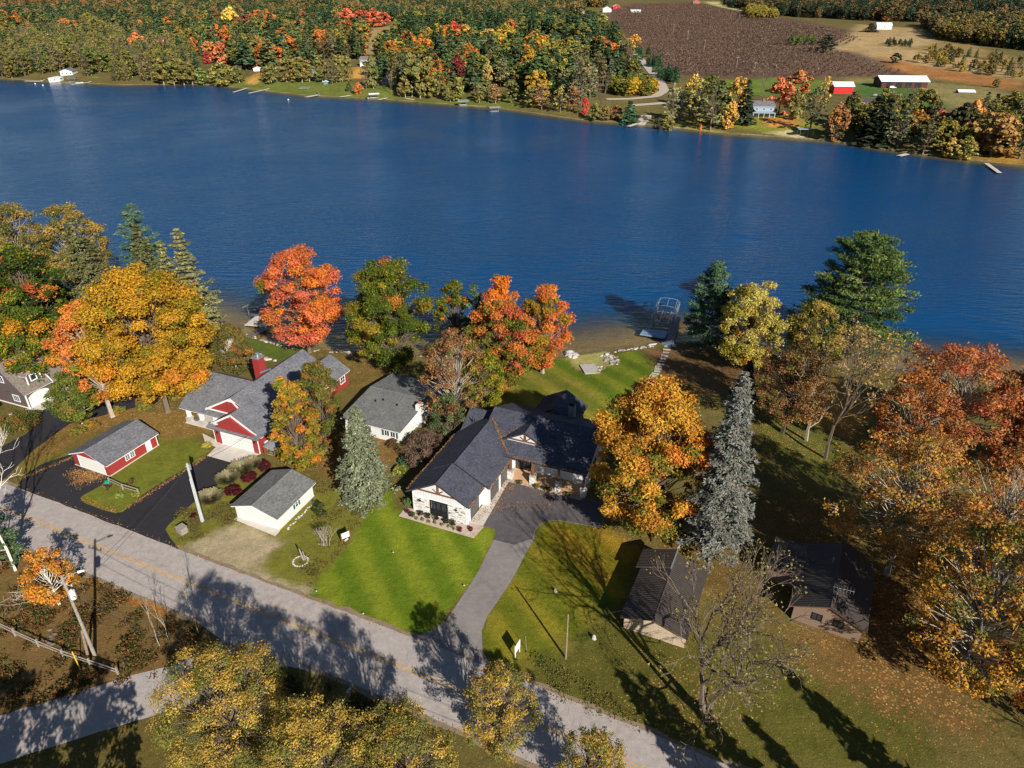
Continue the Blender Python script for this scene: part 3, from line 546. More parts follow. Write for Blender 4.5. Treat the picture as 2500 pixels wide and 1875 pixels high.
w_ = b.window((2.72, -.06, .25), FX, FN, 2.7, 2.45, 3, 1, M['black'], .16, .12, name='front_window', d=.12)
b.panel((2.72, -.06, .25), FX, FN, .17, 2.53, .17, 1.0, .0, .1, M['black'], 'lower_panel', w_)
for x in (1.3, 6.9):
    m = MB(); m.tube((x, -.1, 2.5), (x, -.32, 2.62), .03); m.tube((x, -.32, 2.62), (x, -.42, 2.5), .03); m.tube((x, -.42, 2.52), (x, -.42, 2.36), .05, .2, 8); m.tube((x, -.09, 2.42), (x, -.12, 2.42), .1, n=8); m.build('wall_lamp', M['black'], b.r)
# garage doors on the driveway side
b.garage_door((8.3, 1.0, 0), RX, RN, 2.9, 2.4, M['charcoal_door'], M['white'])
for y in (5.5, 9.2): b.garage_door((9.3, y, 0), RX, RN, 3.1, 2.5, M['charcoal_door'], M['white'])
for (x, y) in ((8.36, .1), (9.36, 4.85), (9.36, 12.6), (21.3, 12.05)): b.box('downspout', M['white'], x, x + .09, y, y + .09, .05, 3.35)
# porch
b.box('porch_floor', M['porchfloor'], 9.32, 21.4, 11.75, 14.59, -.1, .16)
b.box('porch_beam', M['timber'], 9.32, 21.3, 12.0, 12.25, 3.66, 4.02)
for i, x in enumerate((9.75, 13.3, 17.3, 21.15)):
    st = b.box('stone_pier', M['stone_white'], x - .4, x + .4, 11.72, 12.52, 0, 1.4); 
    rr = np.random.default_rng(20 + i)
    for z0 in np.arange(.02, 1.3, .2):
        xx = x - .4
        while xx < x + .36: ww = min(rr.uniform(.2, .42), x + .4 - xx); MB().box(xx + .006, xx + ww - .006, 11.68 - rr.uniform(0, .02), 11.722, z0, z0 + .185).build('stone', brk[rr.choice(3, p=[.6, .3, .1])], st); xx += ww
    b.box('pier_cap', M['slab'], x - .46, x + .46, 11.64, 12.58, 1.4, 1.48, parent=st); b.box('porch_post', M['timber'], x - .15, x + .15, 11.97, 12.27, 1.48, 3.66)
d = b.window((9.55, 14.6, .18), FX, FN, 2.5, 2.5, 4, 1, M['black'], .14, .1, name='front_door', d=.08)
b.panel((9.55, 14.6, .18), FX, FN, .72, 1.78, .1, 1.1, .02, .075, M['black'], 'door_panel', d)
b.window((13.4, 14.6, 2.3), FX, FN, 1.8, .7, 2, 1, M['black'], .08); b.window((16.6, 14.6, 2.3), FX, FN, 1.8, .7, 2, 1, M['black'], .08); b.window((21.0, 17, 1.2), RX, RN, 1.4, 1.6, 2, 1, M['black'], .08)
MB().add([(20.86, 12.15, 3.7), (20.86, 14.6, 3.7), (20.86, 14.6, 5.25), (20.86, 12.15, 4.1), (21.0, 12.15, 3.7), (21.0, 14.6, 3.7), (21.0, 14.6, 5.25), (21.0, 12.15, 4.1)], [(0, 1, 2, 3), (4, 7, 6, 5), (0, 3, 7, 4), (0, 4, 5, 1), (1, 5, 6, 2), (2, 6, 7, 3)]).build('gable_infill', WB, b.r)
m = MB(); m.tube((1.2, 17.2, 5.0), (1.2, 17.2, 5.8), .06); m.tube((1.6, 17.0, 5.0), (1.6, 17.0, 5.7), .05); m.build('vent_pipe', M['black'], b.r)
farmhouse = b.r
# --- red house -------------------------------------------------------------------------------
b = Bld('red_house', 'large red sided house with grey shingle roof, red chimney and white double garage door', 'house', (-39.79, 92.38, 0), -22.5)
G, RL, WT = M['sh_grey'], M['red_lap'], M['white']
b.gwall(-8.9, 0, 0, 3.2, 2.75, 2.75, -5, 5.55, RL, base=-.3); b.gwall(-9.9, 0, 3.1, 21.4, 3.2, 2.75, -7, 6.75, RL); b.gwall(5.6, 13.6, -17.6, -7, 4.6, 3.6, 8.8, 6.6, RL, 'x')
b.gwall(-7.2, .0, 18, 24.6, 2.75, 2.75, -3.6, 4.8, RL)
b.roof(-10.6, .35, -7, 4.75, 2.9, 7.1, 3.0, 21.8, G, WT); b.roof(-9.6, .352, -5, 3.1, 2.9, 5.93, .45, 3.2, G, WT, name='garage_gable_roof'); b.roof(2.4, 14.2, 8.8, 3.0, 3.4, 7.0, -18.4, -7.2, G, WT, 'x', name='left_wing_roof')
b.roof(-7.7, .5, -3.6, 2.85, 2.85, 5.2, 17.4, 25, G, WT, name='rear_wing_roof')
# pent roof under the garage gable and the two trimmed red gables
MB().slab([(-9.9, -.35, 2.86), (.34, -.35, 2.86), (.34, .6, 3.36), (-9.9, .6, 3.36)], .16).build('pent_roof', G, b.r)
def gable_face(y, xl, xr_, xp, zb, zp, kl, kr, name):
    o = MB().add([(xl, y, zb), (xr_, y, zb), (xp, y, zp), (xl, y + .1, zb), (xr_, y + .1, zb), (xp, y + .1, zp)], [(0, 1, 2), (5, 4, 3), (0, 3, 4, 1), (1, 4, 5, 2), (2, 5, 3, 0)]).build(name, M['red_lap'], b.r)
    def bar(p, q, w0):
        p = np.array(p); q = np.array(q); dd = (q - p) / np.linalg.norm(q - p); up = np.array([-dd[2], 0, dd[0]]); up = up if up[2] > 0 else -up
        c = [p - up * w0, q - up * w0, q, p]; MB().add([(v[0], y - .09, v[2]) for v in c] + [(v[0], y - .004, v[2]) for v in c], [(0, 1, 2, 3), (7, 6, 5, 4), (0, 4, 5, 1), (1, 5, 6, 2), (2, 6, 7, 3), (3, 7, 4, 0)]).build('trim_board', WT, o)
    bar((xl - .3, y, zb - .1), (xp, y, zp + .12), .3); bar((xp, y, zp + .12), (xr_ + .3, y, zb - .1), .3); bar((xl, y, zb + .18), (xr_, y, zb + .18), .26)
    MB().add([(xp - .95, y - .07, zp - .62), (xp + .95, y - .07, zp - .62), (xp, y - .07, zp), (xp - .95, y - .004, zp - .62), (xp + .95, y - .004, zp - .62), (xp, y - .004, zp)], [(0, 1, 2), (5, 4, 3), (0, 3, 4, 1), (1, 4, 5, 2), (2, 5, 3, 0)]).build('gable_peak', WT, o)
gable_face(.42, -9.3, -.55, -5, 3.3, 5.8, 0, 0, 'garage_gable'); gable_face(2.95, -12.6, -4.0, -7, 3.9, 6.95, 0, 0, 'upper_gable')
b.garage_door((-7.3, 0, 0), FX, FN, 6.0, 2.35, M['door_white'], WT, 4)
for x in (-8.1, -.65): m = MB(); m.box(x - .1, x + .1, -.2, -.005, 1.95, 2.3); m.build('wall_lamp', M['black'], b.r)
b.box('corner_board', WT, -.1, .02, -.03, .1, 0, 2.7); b.box('corner_board', WT, -8.92, -8.78, -.03, .1, 0, 2.7)
ch = b.box('chimney', siding('red_chimney', S(160, 56, 54), .22, False, .75), -12.35, -11.0, 14.6, 16.1, 0, 7.6); b.box('chimney_cap', M['steel'], -12.5, -10.85, 14.45, 16.25, 7.6, 7.74, parent=ch)
m = MB(); m.tube((-11.7, 15.35, 7.74), (-11.7, 15.35, 8.3), .22, n=10); m.tube((-11.7, 15.35, 8.3), (-11.7, 15.35, 8.4), .34, n=10); m.build('flue', M['steel'], ch)
MB().slab([(-11, 14.5, 5.2), (-9.2, 15.4, 5.9), (-11, 16.4, 5.2)], .3).build('chimney_cricket', G, b.r)
for x in (-17.2, -14.4, -11.4): pr_ = b.box('porch_pier', M['slab'], x - .45, x + .45, 2.7, 3.6, -.1, 1.1); b.box('porch_post', WT, x - .27, x + .27, 2.88, 3.42, 1.1, 2.9, parent=pr_)
b.box('porch_floor', M['concrete'], -17.7, -9.0, 2.5, 5.6, -.1, .2); b.box('porch_step', M['concrete'], -10.6, -9.0, 1.4, 2.5, -.1, .1)
b.window((0, 22.2, .9), RX, RN, 1.5, 1.5, 2, 2, WT, .14); b.window((0, 19.4, .9), RX, RN, 1.2, 1.5, 1, 2, WT, .14)
m = MB(); m.box(.02, .3, 1.3, 1.9, .7, 1.5); m.tube((.16, 2.2, 0), (.16, 2.2, 1.2), .05); m.tube((.16, 1.5, 0), (.16, 1.5, .7), .04); m.build('electric_meter', M['white'], b.r)
b.box('heating_unit', M['white'], .15, 1.1, 8.0, 9.4, 0, 1.1, bevel=.05)
# --- lean-to shelter beside it
p = at(640, 1113, 0); q = Bld('lean_to_shelter', 'small grey plank roofed firewood shelter beside the red garage wall', 'shelter', (p[0] + .4, p[1] - .1, 0), -22.5)
MB().slab([(0, 0, 1.9), (2.0, .1, 1.55), (2.0, 5.2, 1.55), (0, 5.2, 1.9)], .1).build('roof', M['sh_plank'], q.r)
for x, y, h in ((.1, .1, 1.8), (1.9, .2, 1.45), (.1, 5.0, 1.8), (1.9, 5.0, 1.45)): q.box('post', M['timber'], x - .06, x + .06, y - .06, y + .06, 0, h)
for k in range(14): MB().tube((.25 + .12 * (k % 2), .5 + .32 * k, .2 + .13 * (k % 4)), (1.5, .5 + .32 * k, .2 + .13 * (k % 4)), .1, n=7).build('log', M['polewood'], q.r)
# --- red shed -----------------------------------------------------------------------------
b = Bld('red_shed', 'low red outbuilding with grey roof, white doors and paired window by the black driveway', 'shed', (-60.65, 86.54, 0), -24)
b.gwall(-7.4, 0, 0, 9.1, 2.25, 2.25, -3.8, 3.5, RL); b.roof(-7.85, .35, -3.85, 2.2, 2.2, 3.72, -.35, 9.5, G, WT)
b.garage_door((-6.1, 0, 0), FX, FN, 5.3, 2.1, M['door_white'], WT, 4); b.window((0, 3.1, .75), RX, RN, .85, 1.25, 2, 4, WT, .09, .04); b.window((0, 3.97, .75), RX, RN, .85, 1.25, 2, 4, WT, .09, .04)
d = b.panel((0, 6.9, 0), RX, RN, 0, 1.0, .05, 2.15, -.02, .06, WT, 'door'); b.window((0, 7.05, 1.1), RX, RN, .7, .95, 3, 3, WT, .05, .035, name='door_window', d=.1)
b.box('corner_board', WT, -.08, .03, 8.98, 9.12, 0, 2.2); b.box('wall_lamp', M['steel'], .01, .2, 6.5, 6.7, 1.75, 1.95); b.box('foundation', M['concrete'], -7.5, .1, -.1, 9.2, -.25, .12)
# --- white detached garage
b = Bld('white_garage', 'white detached garage with grey gable roof and green shuttered window facing the gravel', 'garage', (-31.67, 74.44, 0), -21.5)
b.gwall(-7, 0, 0, 7.95, 2.4, 2.4, -3.5, 3.35, M['white_lap']); b.roof(-7.45, .42, -3.55, 2.33, 2.33, 3.56, -.4, 8.45, M['sh_grey2'], WT)
b.garage_door((-6.0, 0, 0), FX, FN, 4.9, 2.05, M['door_white'], WT, 4); b.window((0, 3.8, .95), RX, RN, .7, 1.0, 1, 2, WT, .08)
for y in (3.42, 4.54): b.panel((0, y, .95), RX, RN, 0, .34, 0, 1.0, .002, .05, M['shutter'], 'shutter')
b.box('foundation', M['concrete'], -7.06, .06, -.06, 8.0, -.25, .14)
# --- cottage
p = at(420 + .3165 * 1750, 820 + .3165 * 830, 0)
b = Bld('cottage', 'small low cottage with pale grey roof and white side chimney', 'cottage', (p[0], p[1], 0), -23)
b.gwall(0, 15.6, -10.2, .2, 2.45, 2.45, 8.6, 3.4, M['white_lap'], 'x'); b.roof(-.5, 16.2, 8.8, 2.6, 2.6, 3.62, -10.7, .75, M['sh_grey2'], WT, 'x')
ch = b.box('chimney', M['white'], .25, 1.15, 5.4, 6.8, -.3, 4.3); b.box('flue', M['brick'], .5, .95, 5.9, 6.3, 4.3, 4.7, parent=ch)
for x, y in ((-7.5, 5.4), (-6.4, 6.1), (-3.4, 5.6)): m = MB(); zz = 2.6 + (y + .5) * .1097; m.tube((x, y, zz - .1), (x, y, zz + .25), .16, n=8); m.build('roof_vent', M['black'], b.r)
b.window((-2.6, 0, .9), FX, FN, 1.0, 1.15, 2, 1, WT, .09); b.window((-1.5, 0, .9), FX, FN, 1.0, 1.15, 2, 1, WT, .09); b.window((-6.4, 0, .9), FX, FN, 1.4, 1.15, 2, 1, WT, .09)
for x in (-3.05, -.42): b.panel((x, 0, .9), FX, FN, 0, .36, 0, 1.15, .002, .05, M['shutter'], 'shutter')
# --- taupe house at the left edge
b = Bld('taupe_house', 'taupe sided house at the left edge with white trimmed dormer and arched garage door', 'house', (-84.28, 106.09, 0), -22)
T, TR = M['taupe_lap'], M['sh_taupe']
b.gwall(-9.3, 0, 0, 5.2, 2.9, 2.9, -4.5, 7.4, T); b.gwall(-9.2, -.1, 5.2, 11, 2.9, 2.9, -4.5, 7.2, T); b.roof(-9.6, .45, -4.5, 3.0, 3.0, 7.85, -.4, 5.0, TR, WT); b.roof(-9.5, .35, -4.5, 2.9, 2.9, 7.6, 4.98, 11.4, TR, WT)
# white rake board between the two roofs
MB().add([(.45, 4.96, 3.02), (-4.5, 4.96, 7.9), (-4.5, 5.16, 7.9), (.45, 5.16, 3.02), (.45, 4.96, 2.7), (-4.5, 4.96, 7.58), (-4.5, 5.16, 7.58), (.45, 5.16, 2.7)], [(0, 1, 2, 3), (4, 7, 6, 5), (0, 4, 5, 1), (2, 6, 7, 3), (0, 3, 7, 4), (1, 5, 6, 2)]).build('rake_board', WT, b.r)
dm = b.box('dormer', T, -2.9, -.55, 1.5, 4.0, 3.3, 5.7); b.roof(1.2, 4.3, 2.75, 5.6, 5.6, 7.0, -3.9, -.25, TR, WT, 'x', name='dormer_roof')
MB().add([(-.54, 1.5, 5.7), (-.54, 4.0, 5.7), (-.54, 2.75, 6.75), (-.7, 1.5, 5.7), (-.7, 4.0, 5.7), (-.7, 2.75, 6.75)], [(0, 1, 2), (5, 4, 3), (0, 3, 4, 1), (1, 4, 5, 2), (2, 5, 3, 0)]).build('dormer_gable', WT, b.r)
b.window((-.55, 2.1, 4.2), RX, RN, 1.3, 1.35, 1, 1, WT, .2, name='dormer_window'); b.box('dormer_trim', WT, -.56, -.42, 1.42, 1.62, 3.5, 5.65, parent=dm); b.box('dormer_trim', WT, -.56, -.42, 3.88, 4.08, 3.5, 5.65, parent=dm)
g = [(0.35, 0.05), (4.25, .05), (4.25, 1.9), (3.7, 2.25), (3.0, 2.45), (2.3, 2.52), (1.6, 2.45), (.9, 2.25), (.35, 1.9)]
n = len(g); MB().add([(.004, y, z) for y, z in g] + [(.07, y, z) for y, z in g], [tuple(range(n)), tuple(range(n, 2 * n))[::-1]] + [(i, (i + 1) % n, n + (i + 1) % n, n + i) for i in range(n)]).build('garage_door', M['door_white'], b.r)
b.box('corner_board', WT, -.06, .1, -.1, .12, 0, 2.95); b.window((-3.4, 0, .9), FX, FN, 1.6, 1.35, 3, 1, WT, .13); b.window((-5.6, 0, 4.2), FX, FN, 1.3, 1.4, 2, 1, WT, .13); b.box('base_board', WT, -9.3, .06, -.05, -.004, -.1, .22)
b.gwall(-12.5, -3.2, -9.5, -4.0, 2.6, 2.6, -7.5, 5.2, T, name='front_wing'); b.roof(-13, -2.6, -7.5, 2.5, 2.5, 5.6, -10, -3.6, TR, WT, name='front_wing_roof')
# --- brown garage and brown house, lower right
b = Bld('brown_garage', 'tan garage with dark ribbed roof beside the bare tree', 'garage', (19.23, 54.79, 0), -24.6)
b.gwall(-7, 0, 0, 10, 2.5, 2.5, -3.6, 3.55, M['tan']); b.roof(-7.3, .35, -3.6, 2.5, 2.5, 3.72, -.9, 10.6, M['sh_brown'], M['timber'])
o = MB().slab([(-7.9, 7.6, 2.5), (-3.75, 7.6, 4.05), (-3.75, 11.0, 4.05), (-7.9, 11.0, 2.5)], .2).build('raised_roof_section', M['sh_brown'], b.r); MB().box(-3.74, -3.62, 7.6, 11.0, 3.6, 4.08).build('ridge_vent', M['steel'], o)
b.box('raised_wall', M['tan'], -7.5, -3.8, 7.9, 10.6, 2.2, 2.6); b.garage_door((-5.9, 0, 0), FX, FN, 4.6, 2.15, M['tan'], M['tan'], 4)
b.box('side_door', M['maroon'], .002, .06, 3.4, 4.4, 0, 2.05)
b = Bld('brown_house', 'weathered brown house with dark ribbed roof and roof antenna under the orange maples', 'house', (39.11, 55.54, 0), -28.3)
b.gwall(-7.3, 0, 0, 10.5, 2.5, 2.5, -3.65, 3.95, M['brownwall']); b.roof(-7.9, .5, -3.7, 2.35, 2.35, 4.15, -.5, 11.4, M['sh_brown'], M['timber'])
b.gwall(5.2, 10.6, -11, -6, 2.3, 2.3, 7.9, 2.9, M['brownwall'], 'x', name='wing'); b.roof(4.6, 11.0, 7.8, 2.35, 2.35, 3.05, -11.4, -5, M['sh_brown'], M['timber'], 'x', name='wing_roof')
for x in (-5.3, -3.0): b.window((x, 0, 1.15), FX, FN, 1.15, 1.0, 2, 1, M['black'], .09)
m = MB(); m.tube((-3.4, .6, 3.9), (-3.4, .6, 6.3), .03); m.tube((-4.0, .6, 6.2), (-1.8, .9, 6.2), .022)
for k in range(7): u = k / 6; L = .85 - .35 * u; x = -3.9 + 2.0 * u; m.tube((x, .6 + .27 * u - L, 6.22), (x, .6 + .27 * u + L, 6.22), .016, n=4)
m.build('antenna', M['steel'], b.r); m = MB(); m.tube((-4.4, 7.5, 3.6), (-4.4, 7.5, 4.6), .1); m.build('flue', M['steel'], b.r)
# ------------------------------------------------------------------ trees
TRI = [True]      # near foliage: one triangle a leaf; far forms: quads
def unit(v): return v / np.maximum(np.linalg.norm(v, axis=-1, keepdims=True), 1e-9)
def leaf_quads(r, C, Nrm, size, asp=1.0, along=None, jit=.95):
    """quads at C facing roughly Nrm"""
    n = len(C); N = unit(Nrm + r.normal(0, jit, (n, 3))); t = unit(np.cross(N, along if along is not None else r.normal(0, 1, (n, 3)))); b_ = np.cross(N, t)
    if along is not None: t, b_ = b_, t      # t follows 'along'
    s = (size * r.uniform(.65, 1.3, n))[:, None] * .5
    if TRI[0]: k = r.uniform(-.6, .6, (n, 1)); s = s * 1.2; return np.stack([C - t * s - b_ * s * asp * .8, C + t * s * .9 - b_ * s * asp * r.uniform(.3, 1, (n, 1)), C + t * s * k + b_ * s * asp], 1)
    k = r.uniform(.55, 1, (n, 1)); return np.stack([C - t * s - b_ * s * asp * k, C + t * s * .9 - b_ * s * asp, C + t * s + b_ * s * asp * k, C - t * s * .8 + b_ * s * asp], 1)
def pick(r, pal, xn, zn, n):
    """palette entry for each clump: (rgb, weight, z bias, x bias)"""
    wgt = np.stack([p[1] * np.exp((p[2] if len(p) > 2 else 0) * zn + (p[3] if len(p) > 3 else 0) * xn) for p in pal], 1) * r.gamma(1.2, 1, (n, len(pal)))
    return np.argmax(wgt, 1)
class Twig:
    def __init__(s): s.P = []; s.Q = []; s.a = []; s.b = []
    def seg(s, p, q, r0, r1): s.P.append(p); s.Q.append(q); s.a.append(r0); s.b.append(r1)
    def chain(s, pts, r0, r1):
        n = len(pts) - 1
        for i in range(n): s.seg(pts[i], pts[i + 1], r0 + (r1 - r0) * i / n, r0 + (r1 - r0) * (i + 1) / n)
    def mesh(s, name, mat, k=4):
        P = np.array(s.P, float); Q = np.array(s.Q, float); n = len(P); d = unit(Q - P); a = unit(np.cross(d, np.where(np.abs(d[:, 2:]) < .9, [[0, 0, 1.]], [[1., 0, 0]]))); b_ = np.cross(d, a)
        th = np.arange(k) * 2 * math.pi / k; ring = np.cos(th)[None, :, None] * a[:, None] + np.sin(th)[None, :, None] * b_[:, None]
        A = P[:, None] + ring * np.array(s.a)[:, None, None]; B = Q[:, None] + ring * np.array(s.b)[:, None, None]; A2, B2 = np.roll(A, -1, 1), np.roll(B, -1, 1)
        me = quads_mesh(name, np.stack([A2, A, B, B2], 2).reshape(-1, 4, 3), None, [mat]); return me
def bend(r, p, q, n=4, wob=.08, lift=0):
    p = np.array(p, float); q = np.array(q, float); L = np.linalg.norm(q - p); pts = [p]
    for i in range(1, n): t = i / n; pts.append(p + (q - p) * t + r.normal(0, wob * L * .5, 3) + np.array([0, 0, lift * L * math.sin(math.pi * t)]))
    return pts + [q]
def jitcol(r, base, n, j=.16):
    base = np.asarray(base); lum = base @ np.array([.3, .6, .1]); base = (base * .93 + lum[:, None] * np.array([[.06, .06, .04]]))
    return np.clip(base * r.uniform(1 - j, 1 + j, (n, 1)) * (1 + r.normal(0, .06, (n, 3))), .004, 1.6)
def make_decid(h, rad, cb, pal, seed, nc=50, leaf=.34, dens=1.0, clump=.3, shape=1.0, trunk_r=None, open_=0.0, ry=None, lean=(0, 0), bark='bark', limbs=True, inner=.25, up=.25, mats=('leaf',), bush=False, twigs=0):
    """crown built of leaf clumps on limbs; cb = height where the crown begins"""
    r = np.random.default_rng(seed); ry = rad if ry is None else ry; cb = cb * .6; nc = int(nc * 1.9); clump *= .68; leaf *= .76; dens *= 1.5; ch = (h - cb); cz = cb + ch * .45; tr = trunk_r or h * .018
    # crown outline: widest below the middle, rounded top, drawn in at the bottom
    tt = r.random(nc) ** .9 * .93 + .03; pw = .5 + .5 * shape; az = r.uniform(0, 6.2832, nc); ff = np.where(r.random(nc) < inner, r.uniform(.2, .62, nc), r.uniform(.74, .93, nc))
    er = np.sin(math.pi * tt ** pw) ** .62 * (.9 + .12 * np.sin(az * 3 + seed) * np.cos(tt * 7 + seed)); d = np.stack([np.cos(az) * er, np.sin(az) * er, (tt - .42) * 1.6], 1); d = unit(d)
    C = np.stack([np.cos(az) * rad * er * ff, np.sin(az) * ry * er * ff, cb + ch * tt * (.97 - .03 * ff)], 1); top_in = np.where((tt > .8) & (r.random(nc) < .5), .5, 1.0); C[:, :2] *= top_in[:, None]; C += np.array([lean[0], lean[1], 0])
    C += r.normal(0, rad * .05, C.shape)
    rc = clump * rad * r.uniform(.45, 1.3, nc); ci = pick(r, pal, d[:, 0], d[:, 2], nc); base = np.array([p[0] for p in pal])[ci]
    V, K = [], []
    for i in range(nc):
        n = int(dens * 34 * (rc[i] / leaf) ** 2 * .32) + 6
        u = unit(r.normal(0, 1, (n, 3)) + d[i] * .75 + np.array([0, 0, up])); q_ = r.random(n); rr = rc[i] * np.where(q_ < .58, r.uniform(.72, 1.08, n), np.where(q_ < .8, r.uniform(.2, .72, n), r.uniform(1.05, 1.5, n)))
        p = C[i] + u * rr[:, None] * np.array([1.05, 1.05, .72]); keep = (p[:, 2] > (cb - .12 * ch if not bush else .05)); p, u = p[keep], u[keep]; n = len(p)
        if open_: k = r.random(n) > open_; p, u = p[k], u[k]; n = len(p)
        V.append(leaf_quads(r, p, u * 1.2 + np.array([0, 0, .5]), leaf)); c = np.repeat(base[i][None], n, 0); sw = r.random(n) < .12; c[sw] = np.array([pp[0] for pp in pal])[r.integers(0, len(pal), sw.sum())]
        K.append(jitcol(r, c * r.uniform(.82, 1.16), n, .3))
    V = np.concatenate(V); K = np.concatenate(K)
    t = Twig(); top = np.array([lean[0] * .8, lean[1] * .8, cb + ch * .62]); b0 = np.array([0, 0, -.3]); fork = np.array([lean[0] * .25, lean[1] * .25, cb + ch * .12])
    if not bush:
        t.chain([b0, (b0 + fork) / 2 + [r.normal(0, .05), 0, 0], fork], tr * 1.15, tr * .85); t.seg(b0 - [0, 0, .2], b0 + [0, 0, .7], tr * 1.7, tr * 1.1); t.chain(bend(r, fork, top, 5, .05), tr * .85, tr * .18)
    if limbs:
        for i in range(nc):
            if bush: s0 = np.array([r.normal(0, .2), r.normal(0, .2), 0]); t.chain(bend(r, s0, C[i], 3, .1), tr * .5, tr * .12)
            else:
                k = np.clip((C[i][2] - cb) / ch - .28 + r.normal(0, .06), 0.02, .85); s0 = fork + (top - fork) * k; t.chain(bend(r, s0, C[i], 3, .09, .06), tr * .27 * (1 - .5 * k), tr * .06)
                for _ in range(twigs): t.chain(bend(r, C[i] + r.normal(0, .1, 3), C[i] + unit(r.normal(0, 1, 3) + d[i]) * rc[i] * r.uniform(.7, 1.15), 2, .12), tr * .09, tr * .03)
    return V, K, t, bark
def make_conifer(h, rad, cb, cols, seed, levels=26, per=9, spray=.62, asp=.55, droop=.25, tip=.9, rise=0., density=1.0, tuft=False, trunk_r=None, bark='bark_dark', sparse=0., top_thin=1.0, jag=.18):
    r = np.random.default_rng(seed); V, K = [], []; t = Twig(); tr = trunk_r or h * .014; cols = np.array(cols)
    t.chain([np.array([0, 0, -.3]), np.array([0, 0, h * .5]), np.array([0, 0, h * .97])], tr, tr * .12)
    for i in range(levels):
        k = (i + r.uniform(0, .6)) / levels; z = cb + (h - cb) * k; L = rad * (1 - k) ** tip * r.uniform(1 - jag, 1 + jag * .6) + .18; nb = max(4, int(per * (1 - .35 * k)))
        a0 = r.uniform(0, 6.28)
        for j in range(nb):
            if r.random() < sparse: continue
            a = a0 + j * 6.283 / nb + r.normal(0, .25); Lb = L * r.uniform(1 - jag, 1.08); dr = np.array([math.cos(a), math.sin(a), 0]); rs = rise * Lb * (.5 + k) - droop * Lb * (1 - .8 * k) * r.uniform(.5, 1.3)
            end = np.array([0, 0, z]) + dr * Lb + np.array([0, 0, rs])
            if Lb > .8: t.seg(np.array([0, 0, z]), end * .85 + np.array([0, 0, z]) * .15, tr * .22 * (1 - .6 * k), tr * .05)
            ns_ = max(3, int(density * (1.5 if TRI[0] else 1) * (Lb / spray * 3.6 + 2))); s = np.sqrt(r.uniform(.08 if not tuft else .3, 1.0, ns_)); lat = np.cross(dr, [0, 0, 1.])
            wid = Lb * .26 * (1.15 - s) + .1; P = np.array([0, 0, z]) + dr * (Lb * s)[:, None] + lat * (r.normal(0, 1, ns_) * wid)[:, None]; P[:, 2] += rs * s ** 1.4 + r.normal(0, .08, ns_) + (0.22 * r.random(ns_) if tuft else 0)
            al = unit(dr[None] + lat[None] * r.normal(0, .55, (ns_, 1)) + np.array([0, 0, (.55 if tuft else -.1)]) + r.normal(0, .15, (ns_, 3)))
            V.append(leaf_quads(r, P, np.array([[0, 0, 1.0]]) + dr * .35, spray, asp, al, .45)); c = cols[r.integers(0, len(cols), ns_)]; K.append(jitcol(r, c * r.uniform(.82, 1.18), ns_, .2))
    return np.concatenate(V), np.concatenate(K), t, bark
def make_plume(h, rad, cb, cols, seed, nb=95, spray=.42, tuft=.5, trunk_r=None, bark='bark', elev=.45, roundness=.5, per=18):
    """white pine: tiers of rising boughs that end in soft tufts of needles"""
    r = np.random.default_rng(seed); V, K = [], []; t = Twig(); tr = trunk_r or h * .016; cols = np.array(cols); t.chain([np.array([0, 0, -.3]), np.array([0, 0, h * .5]), np.array([0, 0, h * .95])], tr, tr * .15)
    for i in range(nb):
        k = ((i + r.random()) / nb) ** .92; k = round(k * 16 + r.normal(0, .25)) / 16; k = min(max(k, 0), .99); a = r.uniform(0, 6.283); L = rad * (1 - k) ** roundness * (.72 + .28 * math.sin(min(k * 5 + .6, 1.57))) * r.uniform(.72, 1.06) + .3; z = cb + (h * .96 - cb) * k
        dr = np.array([math.cos(a), math.sin(a), 0]); e = elev * (.35 + .9 * k); end = np.array([0, 0, z]) + dr * L * math.cos(e) + np.array([0, 0, L * math.sin(e)]); s0 = np.array([0, 0, z]); mid = s0 * .45 + end * .55 - np.array([0, 0, .07 * L]); t.chain([s0, mid, end], tr * .24 * (1 - .6 * k), tr * .05)
        nt = int(3 + L * 2.0); lat = np.cross(dr, [0, 0, 1.]); c0 = cols[r.integers(0, len(cols))] * r.uniform(.85, 1.15)
        for j in range(nt):
            u = math.sqrt(r.uniform(.1, 1.05)); c = s0 + (end - s0) * u + lat * r.normal(0, .17 * L * (1.2 - u * .7)) + np.array([0, 0, r.uniform(0, .25)]); n = per; o = r.normal(0, 1, (n, 3)) * tuft * np.array([.62, .62, .34]); al = unit(dr * .6 + o * .8 + np.array([0, 0, .45]))
            V.append(leaf_quads(r, c + o, unit(o + np.array([0, 0, .7])), spray, .42, al, .6)); K.append(jitcol(r, np.repeat(c0[None], n, 0) * (.86 + .3 * r.random()), n, .22))
    return np.concatenate(V), np.concatenate(K), t, bark
